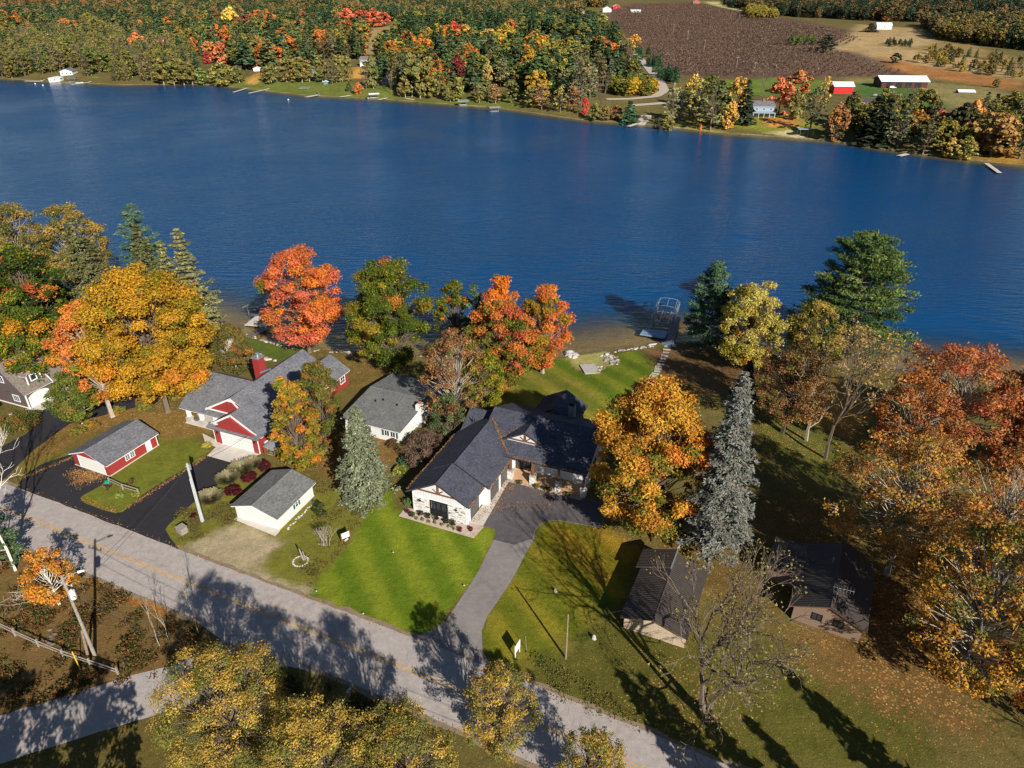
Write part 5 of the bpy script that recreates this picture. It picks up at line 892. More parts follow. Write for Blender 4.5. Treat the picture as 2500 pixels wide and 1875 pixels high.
pole('utility_pole', 'tall weathered utility pole with street lamp and white transformer at the lower left', P1, 12.0, M['greywood'], .2, pole1_bits)
def pole2_bits(o, h):
    m = MB(); m.tube((-.3, 0, h - .5), (.3, 0, h - .5), .1, n=8); m.tube((.25, .1, h - 1.0), (.25, .1, h - .2), .14, n=8); m.build('cable_head', M['steel'], o); MB().tube((-.16, -.14, 0), (-.13, -.1, h * .75), .05).build('conduit', M['white'], o)
pole('utility_pole', 'pale grey utility pole between the black driveway and the white garage', P2, 9.8, M['palepole'], .24, pole2_bits)
pole('wooden_post_pole', 'short bare wooden pole on the right lawn near the road', P3, 6.8, M['polewood'], .13)
P4 = at(1711, 1752, 0); pole('service_pole', 'rusty brown service pole in front of the big bare tree', P4, 4.6, M['timber'], .12, lambda o, h: MB().box(-.1, .2, -.2, -.05, 1.6, 2.2).build('meter_box', M['steel'], o), lean=.1)
def wire(label, a, b_, sag):
    a = np.array(a, float); b_ = np.array(b_, float); pts = [a + (b_ - a) * t - np.array([0, 0, 4 * sag * t * (1 - t)]) for t in np.linspace(0, 1, 14)]; t = Twig(); t.chain(pts, .028, .028); o = link('power_line', t.mesh('power_line', M['wire'], 4)); tag(o, label, 'cable', 'overhead power lines')
wire('overhead cable from the lower left pole to the pole by the white garage', P1 + [0, 0, 9], P2 + [0, 0, 9.2], .5); wire('overhead cable from the lower left pole out past the bottom edge, upper one', P1 + [0, 0, 10.8], (12, 27, 10.5), 1); wire('overhead cable from the lower left pole out past the bottom edge, lower one', P1 + [0, 0, 9.4], (12, 27.5, 9), 1)
wire('service cable from the white garage pole to the red house', P2 + [0, 0, 9.2], (-41, 94, 3), .3); wire('service cable from the short wooden pole to the brown garage', P3 + [0, 0, 6.7], (14, 58, 2.9), .4)
# wooden bin
p = at(446, 1300, 0); o = empty('wooden_bin', p, R(-35), 'weathered grey wooden garbage bin beside the black driveway', 'bin')
for k in range(5): MB().box(-.62 + k * .25, -.385 + k * .25, -.56, .56, 1.0, 1.04).build('lid_board', M['greywood'], o)
for k in range(4):
    for y in (-.5, .5): MB().box(-.6, .6, y - .02, y + .02, .05 + k * .24, .26 + k * .24).build('slat', M['greywood'], o)
    for x in (-.6, .6): MB().box(x - .02, x + .02, -.48, .48, .05 + k * .24, .26 + k * .24).build('slat', M['greywood'], o)
for x in (-.58, .58):
    for y in (-.46, .46): MB().box(x - .04, x + .04, y - .04, y + .04, 0, 1.0).build('corner_post', M['greywood'], o)
p = C1(832, 1048); o = empty('recycling_tub', p, .3, 'small bright green tub by the rail fence', 'tub'); MB().prism([(-.3, -.22), (.3, -.22), (.3, .22), (-.3, .22)], 0, .45).build('tub', M['green_bin'], o); m = MB(); m.box(-.34, .34, -.26, .26, .45, .5); m.build('rim', M['green_bin'], o)
def railfence(name, label, pts, h=1.1, rails=(.45, .9), mat='greywood'):
    o = empty(name, (*pts[0], 0), 0, label, 'fence'); q = np.array(pts) - np.array(pts[0]); r = np.random.default_rng(5)
    for p in q: MB().box(p[0] - .09, p[0] + .09, p[1] - .09, p[1] + .09, -.2, h + r.uniform(-.05, .08)).build('post', M[mat], o)
    for a, b_ in zip(q[:-1], q[1:]):
        for z in rails: MB().tube((*a, z + r.normal(0, .03)), (*b_, z + r.normal(0, .03)), .07, .06, 6).build('rail', M[mat], o)
railfence('rail_fence', 'short two rail wooden fence in the grass island by the red shed', [tuple(C1(*q)[:2]) for q in ((848, 1040), (952, 1090), (1072, 1125))], .95)
C4 = lambda x, y: at(.4069 * x, 1200 + .4069 * y, 0)
railfence('rail_fence', 'long split rail fence along the lower left garden', [tuple(C4(*q)[:2]) for q in ((-250, 700), (-90, 775), (95, 865), (235, 930), (382, 990), (545, 1045), (712, 1100))], 1.15)
m = MB(); a, c_ = C4(485, 1075), C4(470, 960); m.tube((a[0], a[1], 0), (a[0] - .35, a[1] + .35, 2.6), .06); tag(m.build('guy_wire_guard', plain('yellow_plastic', S(225, 185, 50), .5, .05)), 'yellow plastic guard on the guy wire beside the lower left pole', 'guard')
# signs
p = C2(1345, 1590); o = empty('yard_sign', p, R(35), 'white notice board on two brown posts at the lawn edge', 'sign')
for x in (-.6, .6): MB().box(x - .07, x + .07, -.07, .07, 0, 1.75).build('post', M['timber'], o)
MB().box(-.53, .53, -.03, .03, .75, 1.65).build('board', M['white'], o); m = MB(); m.tube((-.2, 0, .3), (.3, 0, .5), .14, n=7); m.build('stone', M['stone_white'], o)
C5 = lambda x, y: at(600 + .4521 * x, 1400 + .4521 * y, 0)
p = C5(1467, 440); o = empty('yard_sign', p, R(62), 'upright white real estate board seen edge on, on the right lawn', 'sign')
for x in (-.5, .5): MB().box(x - .05, x + .05, -.05, .05, 0, 1.9).build('post', M['white'], o)
MB().box(-.62, .62, -.03, .03, .75, 1.85).build('board', M['white'], o)
p = C5(1515, 412); tag(MB().tube((p[0], p[1], 0), (p[0] - .1, p[1], 2.2), .03, .02).build('marker_stake', M['greywood']), 'thin stake right of the white board on the right lawn', 'stake')
p = C4(1822, 412); o = empty('stump_post', p, 0, 'weathered leaning post inside a ring of white stones', 'post'); m = MB(); m.tube((0, 0, -.1), (-.35, .1, 1.9), .14, .09, 7); m.tube((.2, .1, -.1), (.0, .15, 1.4), .1, .06, 6); m.build('driftwood', M['greywood'], o)
def rock(r, s): 
    m = MB(); n = 6; v = []; 
    for zz, k in ((0, .85), (.35, 1.0), (.75, .62)):
        for i in range(n): a = i * 6.283 / n + r.uniform(-.2, .2); q = s * k * r.uniform(.8, 1.15); v.append((math.cos(a) * q, math.sin(a) * q, (zz - .15) * s * r.uniform(.9, 1.1)))
    v.append((0, 0, s * .85)); f = [tuple(range(n))[::-1]]
    for j in range(2): f += [(j * n + i, j * n + (i + 1) % n, (j + 1) * n + (i + 1) % n, (j + 1) * n + i) for i in range(n)]
    f += [(2 * n + i, 2 * n + (i + 1) % n, 3 * n) for i in range(n)]; m.add(v, f); return m
rr = np.random.default_rng(31); ROCKS = {}
for mk in ('stone', 'stone_dark', 'stone_white'):
    ROCKS[mk] = []
    for k in range(4):
        o = rock(rr, 1.0).build('stone', M[mk]); ROCKS[mk].append(o.data); bpy.data.objects.remove(o)
def put_rock(x, y, s, mk, parent, z=None, off=(0, 0, 0)):
    o = link('stone', ROCKS[mk][rr.integers(4)], parent); z = float(hz(x, y)) if z is None else z; o.location = (x - off[0], y - off[1], z - off[2]); o.scale = (s * rr.uniform(.8, 1.3), s * rr.uniform(.7, 1.1), s * rr.uniform(.55, .9)); o.rotation_euler = (0, 0, rr.uniform(0, 6.28)); return o
p = C4(1803, 418); o = empty('stone_ring', p, 0, 'ring of white stones around the leaning weathered post', 'stone ring')
for k in range(18): a = k * 6.283 / 18; put_rock(p[0] + .95 * math.cos(a), p[1] + .95 * math.sin(a), .17, 'stone_white', o, 0, p)
p = C2(1000, 1400); o = empty('stone_edging', p, 0, 'row of white edging stones along the right wall of the white garage', 'stone edging')
for t in np.linspace(0, 1, 22): q = C2(890 + 222 * t, 1492 - 225 * t); put_rock(q[0] + rr.normal(0, .08), q[1] + rr.normal(0, .08), .17, 'stone_white', o, 0, p)
for k, (x, y, s) in enumerate(((1356, 1445, .42), (1450, 1560, .5))): p = at(x, y, 0); o = empty('standing_stone', p, .5, ('small white standing stone in the middle of the right lawn', 'pair of pale upright stones at the left corner of the brown garage')[k], 'stone'); put_rock(p[0], p[1], s, 'stone_white', o, 0, p).scale = (s * .6, s * .5, s * 1.7)
p = at(877, 1800, 0); o = empty('boulder_cairn', p, 0, 'pale boulder heap in the verge between the bottom locusts', 'boulder')
for k in range(7): put_rock(p[0] + rr.normal(0, .35), p[1] + rr.normal(0, .5), .45, 'stone', o, .05 + .12 * k, p)
p = C4(315, 880); o = empty('rock_pile', p, 0, 'dark rock pile behind the split rail fence', 'rock pile')
for k in range(12): put_rock(p[0] + rr.normal(0, .6), p[1] + rr.normal(0, .5), .3, 'stone_dark', o, 0, p)
p = C4(130, 640); o = empty('brush_pile', p, 0, 'pile of grey branches on the brown verge at the lower left', 'brush pile'); t = Twig()
for k in range(60): a = rr.normal(0, .7, 3); a[2] = abs(a[2]) * .4; d_ = rr.normal(0, 1, 3); d_[2] *= .2; t.seg(a, a + d_ * .8, .035, .015)
link('branches', t.mesh('branches', M['bark_pale'], 4), o)
p = C5(562, 672); o = empty('mailbox', p, R(-24), 'grey mailbox on a wooden post at the road verge', 'mailbox'); MB().box(-.06, .06, -.06, .06, -.1, 1.05).build('post', M['polewood'], o); m = MB(); m.box(-.13, .13, -.3, .3, 1.05, 1.2); m.add([(-.13, -.3, 1.2), (.13, -.3, 1.2), (.09, -.3, 1.29), (-.09, -.3, 1.29), (-.13, .3, 1.2), (.13, .3, 1.2), (.09, .3, 1.29), (-.09, .3, 1.29)], [(0, 1, 2, 3), (4, 7, 6, 5), (1, 5, 6, 2), (2, 6, 7, 3), (3, 7, 4, 0)]); m.build('box', M['steel'], o); MB().box(.13, .15, -.1, .05, 1.15, 1.35).build('flag', M['red_paint'], o)
for k, (x, y) in enumerate(((773, 1447), (1133, 1433), (887, 1502), (910, 1218), (1010, 1210), (960, 1352))):
    p = at(x, y, 0); o = empty('path_light', p, 0, ('small white lawn light at the road corner of the main lawn', 'small white lawn light beside the driveway', 'small lawn light near the road in the main lawn', 'small lawn light at the upper left of the main lawn', 'small lawn light near the front rock bed', 'small lawn light in the middle of the main lawn')[k], 'lawn light', 'lawn lights on the main lawn'); MB().tube((0, 0, -.05), (0, 0, .25), .03, n=6).build('stake', M['black'], o); MB().tube((0, 0, .25), (0, 0, .36), .11, .06, 8).build('head', M['stone_white'], o)
# planter on the red house porch
q = C1(1512, 560); o = empty('flower_planter', (q[0], q[1], .2), R(-22), 'dark box planter with red flowers between the porch piers', 'planter'); MB().box(-.6, .6, -.3, .3, 0, .45).build('box', M['darkgrey'], o); V, K, t, _ = make_decid(.6, .55, .05, [(S(150, 50, 80), 1), (S(110, 130, 60), 1)], 300, nc=14, leaf=.1, bush=True); V = V + np.array([0, 0, .35]); link('flowers', quads_mesh('flowers', V, K, [M['leaf']]), o)
# ------------------------------------------------------------------ shore: path, rocks, steps, docks, lifts
CB = lambda x, y: (1340 + .1808 * x, 680 + .1808 * y)
o = empty('stepping_stone_path', W(*CB(1500, 1180)), 0); tag(o, kind='structure'); op = np.array(o.location)
for (x, y) in ((1607, 920), (1592, 962), (1580, 1000), (1562, 1045), (1545, 1085), (1528, 1125), (1512, 1160), (1480, 1190), (1475, 1222), (1462, 1255), (1440, 1288), (1412, 1315), (1385, 1340), (1350, 1368), (1312, 1395), (1280, 1418), (1250, 1440), (1212, 1480), (1172, 1520), (1140, 1555), (1110, 1580), (1085, 1605), (1060, 1630), (1030, 1655), (1000, 1680), (965, 1705)):
    q = W(*CB(x, y)); s = MB(); w0 = rr.uniform(.55, .75); l0 = rr.uniform(.26, .36); s.box(-w0, w0, -l0, l0, -.12, .05); ob = s.build('stone_slab', M['slab'], o); ob.location = tuple(q - op + np.array([0, 0, .03])); ob.rotation_euler = (0, 0, R(-15 + rr.normal(0, 6)))
def shore_rocks(name, label, pts, n, s, spread=.4, mats=('stone', 'stone_white', 'stone_dark'), pz=None):
    P = np.array([W(*q) for q in pts]); L = np.concatenate([[0], np.cumsum(np.linalg.norm(np.diff(P[:, :2], axis=0), axis=1))]); o = empty(name, P[0], 0, label, 'rocks'); p0 = P[0]
    for k in range(n):
        u = rr.uniform(0, L[-1]); x = np.interp(u, L, P[:, 0]) + rr.normal(0, spread); y = np.interp(u, L, P[:, 1]) + rr.normal(0, spread); put_rock(x, y, s * rr.uniform(.6, 1.35), mats[rr.choice(len(mats), p=[.5, .3, .2] if len(mats) == 3 else None)], o, None, p0)
shore_rocks('rock_edge', 'line of pale rocks along the water from the riprap to the right dock', [CB(870, 990), CB(1080, 960), CB(1290, 930), CB(1400, 905)], 60, .3, .2)
shore_rocks('riprap_pile', 'heap of mixed boulders on the right of the little beach', [CB(800, 1030), CB(850, 1080), CB(900, 1120), CB(840, 1140)], 46, .42, .6)
shore_rocks('rock_wall', 'small dark rock wall right of the concrete steps', [CB(660, 1200), CB(720, 1180), CB(660, 1270)], 20, .3, .15); shore_rocks('rock_wall', 'pale rock wall left of the concrete steps', [CB(480, 1160), CB(500, 1240), CB(530, 1270)], 18, .32, .15, ('stone', 'stone_white'))
shore_rocks('boulder', 'great white boulders at the left side of the little beach', [CB(270, 1010), CB(330, 1060), CB(300, 1030)], 8, .95, .4, ('stone_white',))
shore_rocks('rock_edge', 'line of pale rocks along the water near the left boat lift', [(478, 784), (530, 803), (607, 820), (660, 836), (720, 852)], 90, .3, .25); shore_rocks('rock_edge', 'rocky water edge beneath the big green maple', [(760, 856), (860, 862), (960, 868), (1150, 872), (1360, 868)], 80, .35, .3)
shore_rocks('rock_edge', 'rocky water edge beneath the right hand pines', [(1660, 835), (1760, 835), (1900, 868), (2060, 896), (2180, 902), (2400, 920)], 80, .35, .3)
shore_rocks('fire_pit', 'ring of stones and ash behind the red house', [(600, 893), (612, 885), (624, 893), (612, 899)], 34, .3, .2); shore_rocks('garden_rocks', 'flat stones beside the fire pit', [(612, 865), (640, 868), (665, 880)], 16, .4, .3, ('stone', 'stone_white'))
a, c_ = W(*CB(590, 1285)), W(*CB(560, 1175)); o = empty('concrete_steps', a, R(8), 'pale concrete steps down to the little beach', 'steps'); dz = (c_[2] - a[2]); dy = np.linalg.norm((c_ - a)[:2])
for k in range(4): MB().box(-1.5, 1.5, dy * k / 4 - .01 * k, dy * (k + 1) / 4 + .3, -1.2, .1 + dz * k / 4).build('step', M['slab'], o)
def dock(name, label, a, b_, width, z, deck, group=None, cat='dock', legs=True, piece=1.6):
    a = np.array(a[:2]); b_ = np.array(b_[:2]); L = np.linalg.norm(b_ - a); ang = math.atan2(b_[1] - a[1], b_[0] - a[0]); o = empty(name, (*a, z), ang, label, cat, group); n = max(1, int(round(L / piece)))
    for k in range(n): MB().box(L * k / n + .012, L * (k + 1) / n - .012, -width / 2, width / 2, -.14, 0).build('deck_section', M[deck], o)
    if legs:
        for k in range(0, n + 1, 2):
            for y in (-width / 2 - .04, width / 2 + .04): MB().tube((L * k / n, y, -2.2), (L * k / n, y, .35), .04, n=6).build('leg', M['steel'], o)
    return o
def lift(name, label, c, ang, wd, ln, h, arch, group=None, bows=8, slat=False, posts=True, boat=None, canopy=None):
    o = empty(name, (c[0], c[1], LAKE), ang, label, 'boat lift', group)
    for x in (-ln * .32, ln * .32):
        for y in (-wd / 2, wd / 2): MB().tube((x, y, -1.2), (x, y, h), .07, n=6).build('post', M['steel'], o)
    m = MB()
    for x in (-ln * .32, ln * .32): m.tube((x, -wd / 2, .5), (x, wd / 2, .5), .06)
    for y in (-wd / 2, wd / 2): m.tube((-ln * .32, y, .5), (ln * .32, y, .5), .06); m.tube((-ln / 2, y, h), (ln / 2, y, h), .05)
    for y in (-wd * .22, wd * .22): m.box(-ln * .36, ln * .36, y - .09, y + .09, .55, .72)
    m.build('cradle', M['steel'], o); m = MB()
    for k in range(bows):
        x = -ln / 2 + ln * k / (bows - 1); pts = [(x, -wd / 2 * 1.12 + wd * 1.12 * t, h - .25 * (abs(2 * t - 1) > .95) + arch * (1 - (2 * t - 1) ** 2)) for t in np.linspace(0, 1, 8)]
        for p_, q_ in zip(pts[:-1], pts[1:]): m.tube(p_, q_, .05, n=5)
    for y, zz in ((-wd * .56, h - .2), (wd * .56, h - .2), (0, h + arch)): m.tube((-ln / 2, y, zz), (ln / 2, y, zz), .06, n=5)
    m.build('canopy_frame', M['frame'], o)
    if canopy:
        m = MB(); pr = [(-wd * .58 + wd * 1.16 * t, h - .15 + (arch + .12) * (1 - (2 * t - 1) ** 2)) for t in np.linspace(0, 1, 9)]; m.add([(-ln / 2, y, z) for y, z in pr] + [(ln / 2, y, z) for y, z in pr] + [(-ln / 2, y, z - .05) for y, z in pr] + [(ln / 2, y, z - .05) for y, z in pr], [(i, i + 1, 9 + i + 1, 9 + i) for i in range(8)] + [(18 + i + 1, 18 + i, 27 + i, 27 + i + 1) for i in range(8)]); m.build('canopy', M[canopy], o)
    return o
def boat(label, c, z, ang, ln, wd, hull, top, group=None, name='boat'):
    o = empty(name, (c[0], c[1], z), ang, label, 'boat', group); n = 9; V = []; 
    for t in np.linspace(0, 1, n):
        k = (1 - max(0, (t - .55) / .45) ** 2); V += [(ln * (t - .5), -wd / 2 * k - .001, .75), (ln * (t - .5), -wd * .36 * k, .05 + .3 * max(0, t - .7)), (ln * (t - .5), wd * .36 * k, .05 + .3 * max(0, t - .7)), (ln * (t - .5), wd / 2 * k + .001, .75)]
    f = []
    for i in range(n - 1):
        for j in range(3): f.append((4 * i + j, 4 * i + j + 1, 4 * i + 5 + j, 4 * i + 4 + j))
    f += [(0, 3, 2, 1)]; MB().add(V, f).build('hull', M[hull], o)
    d = [V[4 * i] for i in range(n)] + [V[4 * i + 3] for i in range(n)][::-1]; MB().add([(x, y, .72) for x, y, z_ in d], [tuple(range(len(d)))]).build('cover', M[top], o); MB().add([(-ln * .15, -wd * .3, .72), (ln * .1, -wd * .3, .72), (-ln * .1, -wd * .25, 1.15), (ln * .0, -wd * .25, 1.1), (-ln * .15, wd * .3, .72), (ln * .1, wd * .3, .72), (-ln * .1, wd * .25, 1.15), (ln * .0, wd * .25, 1.1)], [(0, 1, 3, 2), (4, 6, 7, 5), (0, 2, 6, 4), (2, 3, 7, 6), (1, 5, 7, 3)]).build('windscreen', M['glass'], o)
    return o
ZD = -1.35
a, c_ = at(*CB(1625, 870), ZD), at(*CB(1735, 500), ZD); dk = dock('dock', 'dark weathered dock running out from the stepping stone path', a, c_, 1.7, ZD, 'wood_deck'); dang = math.atan2(c_[1] - a[1], c_[0] - a[0])
MB().box(-.5, -.06, -1.5, 1.5, -.2, .05).build('blue_step', M['blue'], dk)
mid = at(*CB(1592, 372), LAKE + 3.3); lo = lift('boat_lift', 'long arched bare canopy frame boat lift beside the dark weathered dock', mid, dang, 4.4, 9.5, 2.9, .45, bows=3)
m = MB()
for sg in (-1, 1):
    for zz, yy in ((2.65, 2.5), (2.2, 2.55), (3.3, 1.9)): m.tube((-4.75, sg * yy, zz), (4.75, sg * yy, zz), .06, n=5)
    for xx in (-3, 0, 3): m.tube((xx, sg * 2.2, .4), (xx, sg * 2.2, 2.9), .07, n=5)
m.build('side_rails', M['steel'], lo)
q = [at(*CB(*k), LAKE + .55) for k in ((1230, 750), (1290, 672), (1610, 720), (1565, 805))]; cen = sum(q) / 4; rl = empty('swim_raft', (cen[0], cen[1], LAKE + .1), 0, 'long low white and blue raft tied to the dark weathered dock', 'raft')
MB().prism([tuple((k - cen)[:2]) for k in q], .2, .5).build('deck', M['raft'], rl); e0, e1 = (q[0] + q[1]) / 2 - cen, (q[2] + q[3]) / 2 - cen
sdv = unit((q[1] - q[0])[:2]); 
for sgn in (-.9, .9): MB().tube((e0[0] + sdv[0] * sgn, e0[1] + sdv[1] * sgn, .05), (e1[0] + sdv[0] * sgn, e1[1] + sdv[1] * sgn, .05), .28, n=10).build('pontoon', M['blue'], rl)
p = W(*CB(1400, 905)); o = empty('dinghy', p, R(20), 'small white dinghy pulled up on the rocks by the dock', 'boat'); MB().add([(-1.1, 0, .3), (-.5, -.35, .3), (.6, -.3, .3), (1.1, 0, .35), (.6, .3, .3), (-.5, .35, .3), (-.7, 0, 0), (.7, 0, 0)], [(0, 1, 2, 3, 4, 5), (0, 6, 1), (1, 6, 7, 2), (2, 7, 3), (3, 7, 4), (4, 7, 6, 5), (5, 6, 0)]).build('hull', M['white'], o)
C6 = lambda x, y: (580 + .0904 * x, 700 + .0904 * y)
a, c_ = at(*C6(350, 1320), ZD), at(*C6(860, 1060), ZD); dock('dock', 'grey dock ramp from the left shore to the pale platform', a, c_, 1.5, ZD, 'wood_deck')
a, c_ = at(*C6(245, 990), ZD), at(*C6(800, 1040), ZD); d1 = dock('dock_platform', 'pale L shaped dock platform beside the left boat lift', a, c_, 1.8, ZD + .05, 'alu_deck', piece=2.6); b1 = at(*C6(420, 960), ZD); b2 = at(*C6(640, 800), ZD)
LA = np.array(d1.matrix_basis.inverted() @ Vector((*b1[:2], ZD))); LB = np.array(d1.matrix_basis.inverted() @ Vector((*b2[:2], ZD))); MB().box(0, 1.8, .92, max(3.0, LB[1]), -.14, 0).build('deck_section', M['alu_deck'], d1)
la, lb_ = at(*C6(150, 545), LAKE + 2.7), at(*C6(720, 240), LAKE + 2.7); lax = math.atan2(lb_[1] - la[1], lb_[0] - la[0]); ll = np.linalg.norm((lb_ - la)[:2]); cen = (la + lb_) / 2 + 1.75 * np.array([math.sin(lax), -math.cos(lax), 0]); print('left lift', ll, math.degrees(lax)); lift('boat_lift', 'white tube boat lift with ribbed canopy frame beside the pale platform', cen, lax, 3.4, max(7.5, min(ll, 11)), 2.7, .25, bows=12); boat('dark covered boat under the left boat lift', (cen[0] + .3, cen[1] - .3), LAKE + .55, lax, 6.2, 2.2, 'darkgrey', 'black')
a, c_ = at(2150, 893, ZD), at(2262, 904, ZD); dock('dock', 'thin grey dock seen through the right hand maples', a, c_, 1.2, ZD, 'wood_deck')
# fallen leaves blown along drives, walks and gutters
def fallen(name, label, n, fn, size=.14):
    r = np.random.default_rng(77); P = fn(r, n); V = leaf_quads(r, P, np.tile([[0, 0, 1.]], (len(P), 1)), size, jit=.35); K = jitcol(r, np.array([S(190, 122, 66), S(178, 132, 76), TANL, BRN, S(196, 150, 96)])[r.integers(0, 5, len(P))], len(P), .25); tag(link(name, quads_mesh(name, V, K, [M['leaf']])), label, None, None, 'stuff')
def along(segs, sig):
    def f(r, n):
        out = []; L = [np.linalg.norm(np.array(b_) - np.array(a)) for a, b_ in segs]; 
        for (a, b_), l in zip(segs, L):
            k = int(n * l / sum(L)); t = r.random((k, 1)); p = np.array(a) + (np.array(b_) - np.array(a)) * t; p[:, :2] += r.normal(0, sig, (k, 2)); p[:, 2] += .02 + .03 * r.random(k); out.append(p)
        return np.concatenate(out)
    return f
H3 = lambda x, y, z: (*fh(x, y), z)
fallen('fallen_leaves', 'orange leaves caught in the farmhouse gutters and roof valley', 1500, along([(H3(9.72, 4.6, 3.45), H3(9.72, 12.4, 3.45)), (H3(9.75, 11.75, 4.16), H3(21.5, 11.75, 4.16)), (H3(-.9, 0, 3.45), H3(-.9, 15, 3.45)), (H3(8.9, -.3, 3.45), H3(8.9, 4.4, 3.45)), (H3(9.4, 12.0, 4.28), H3(4.6, 17.0, 6.6)), (H3(9.4, 12.0, 4.28), H3(4.6, 17.0, 6.6)), (H3(7.2, 14.0, 5.2), H3(9.2, 16.4, 6.3))], .1), .13)
fallen('fallen_leaves', 'orange leaves lying on the concrete walk and apron', 1100, along([(H3(8.9, .5, .06), H3(9.7, 12, .06)), (H3(9.9, 3, .03), H3(10.6, 11, .03)), (H3(9.8, 11.2, .06), H3(21, 10.8, .06)), (H3(11, 5, .03), H3(18, 9, .03))], .6), .13)
fallen('fallen_leaves', 'drift of tan leaves on the black driveway in front of the red shed', 1500, along([((*C1(560, 960)[:2], .025), (*C1(780, 1000)[:2], .025)), ((*C1(590, 1040)[:2], .025), (*C1(720, 1000)[:2], .025))], .7), .15)
fallen('fallen_leaves', 'tan leaves scattered along the edges of the black driveway', 1500, along([((*C1(640, 1160)[:2], .03), (*C1(900, 1265)[:2], .03)), ((*C1(960, 1245)[:2], .03), (*C1(1590, 840)[:2], .03)), ((*C1(160, 1010)[:2], .03), (*C1(570, 840)[:2], .03))], .22), .13)

# scrubby growth in the verges and along the lower left garden
def scrub(name, label, polys, n, cols, size=.28, hmax=.8, seed=5):
    r = np.random.default_rng(seed); V, K = [], []
    for poly in polys:
        P = np.array([at(*q, 0)[:2] for q in poly]); b0, b1 = P.min(0), P.max(0); g = r.uniform(b0, b1, (n * 4, 2)); g = g[in_poly(g, P)]; nn = vnoise(g, .55, seed) + .5 * vnoise(g, 1.7, seed + 1); g = g[nn > .08][:n]; hgt = np.clip(nn[nn > .08][:n], .1, 1) * hmax
        for k in range(9):
            c = np.column_stack([g + r.normal(0, .25, g.shape), .03 + hgt * r.random(len(g))]); V.append(leaf_quads(r, c, np.tile([[0, 0, 1.]], (len(g), 1)), size, .6, jit=1.0)); K.append(jitcol(r, np.array(cols)[r.integers(0, len(cols), len(g))], len(g), .3))
    tag(link(name, quads_mesh(name, np.concatenate(V), np.concatenate(K), [M['leaf']])), label, None, None, 'stuff')
scrub('undergrowth', 'weedy undergrowth on the lower left verge and garden', [[(0, 1340), (200, 1400), (420, 1500), (540, 1560), (420, 1640), (0, 1740)]], 1900, [S(96, 86, 48), S(84, 92, 40), S(128, 96, 58), S(70, 70, 38), S(140, 84, 44)])
scrub('undergrowth', 'weedy undergrowth between the side road and the bottom locusts', [[(700, 1650), (800, 1668), (1000, 1750), (1050, 1875), (560, 1875), (480, 1740)]], 1500, [S(78, 84, 38), S(64, 68, 34), S(110, 90, 50)], seed=9)
scrub('undergrowth', 'rough grass and weeds along the right hand road verge', [[(1228, 1640), (1300, 1590), (1420, 1660), (1600, 1760), (1590, 1800), (1290, 1680)]], 220, [S(92, 104, 42), S(112, 108, 48), S(128, 108, 60)], .2, .28, seed=11)
scrub('undergrowth', 'weeds and low plants beside the gravel and white garage', [[(440, 1240), (560, 1230), (578, 1275), (440, 1335), (420, 1300)], [(700, 1180), (830, 1170), (930, 1200), (860, 1320), (760, 1430), (700, 1380), (780, 1230)]], 500, [S(92, 98, 44), S(112, 100, 52), S(128, 108, 60)], .2, .35, 13)

ra, rb = band(rd, 4.1); L3 = lambda q: (float(q[0]), float(q[1]), .03)
fallen('fallen_leaves', 'tan leaves drifted along both edges of the road', 2600, along([(L3(ra[i]), L3(ra[i + 1])) for i in range(1, 8)] + [(L3(rb[i]), L3(rb[i + 1])) for i in range(1, 8)], .3), .13)
# ------------------------------------------------------------------ far shore: prototypes shared by the trees across the lake
def far_mesh(name, V, K, t, bark):
    P = np.array(t.P); 
    if len(P):
        tm = []; 
        for p, q, a, b_ in zip(t.P, t.Q, t.a, t.b):
            p = np.array(p, float); q = np.array(q, float); d = unit(q - p); u = unit(np.cross(d, [.3, .8, .1])); v = np.cross(d, u)
            ring = [u, v, -u, -v]
            for i in range(4): tm.append([p + ring[i] * a, p + ring[(i + 1) % 4] * a, q + ring[(i + 1) % 4] * b_, q + ring[i] * b_])
        tm = np.array(tm); V2 = np.concatenate([V, tm]) if V is not None else tm; K2 = np.concatenate([K, np.ones((len(tm), 3)) * .5]) if V is not None else np.ones((len(tm), 3)) * .5
        idx = np.concatenate([np.zeros(len(V) if V is not None else 0), np.ones(len(tm))])
    else: V2, K2, idx = V, K, np.zeros(len(V))
    return quads_mesh(name, V2, K2, [M['leaf_tint'], M[bark]], idx)
TRI[0] = False
ONE = [((1.0, 1.0, 1.0), 1), ((.72, .82, .8), .7), ((1.22, 1.05, .8), .6)]
PROTO = {}
def lim(t, k): t.P, t.Q, t.a, t.b = t.P[:k], t.Q[:k], t.a[:k], t.b[:k]; return t
for k in range(4): V, K, t, bk = make_decid(10, 4.0, 1.2, ONE, 400 + k, nc=26, leaf=.75, clump=.3, dens=1.1, limbs=False, shape=.8); PROTO['decid%d' % k] = (far_mesh('far_broadleaf', V, np.minimum(K, 1.6), lim(t, 4), 'bark'), 10, 4.0)
for k in range(3): V, K, t, bk = make_conifer(12, 2.6, .8, [(1, 1, 1), (.75, .8, .8), (1.15, 1.15, 1.0)], 410 + k, levels=15, per=7, spray=1.0, asp=.6, density=.75); PROTO['spruce%d' % k] = (far_mesh('far_spruce', V, K, lim(t, 2), 'bark_dark'), 12, 2.6)
for k in range(3): V, K, t, bk = make_conifer(14, 3.6, 3.0, [(1, 1, 1), (.75, .82, .8), (1.2, 1.15, .95)], 420 + k, levels=11, per=7, spray=1.2, asp=.6, rise=.3, droop=0, tuft=True, tip=.6, density=.9, jag=.3); PROTO['pine%d' % k] = (far_mesh('far_pine', V, K, lim(t, 2), 'bark'), 14, 3.6)
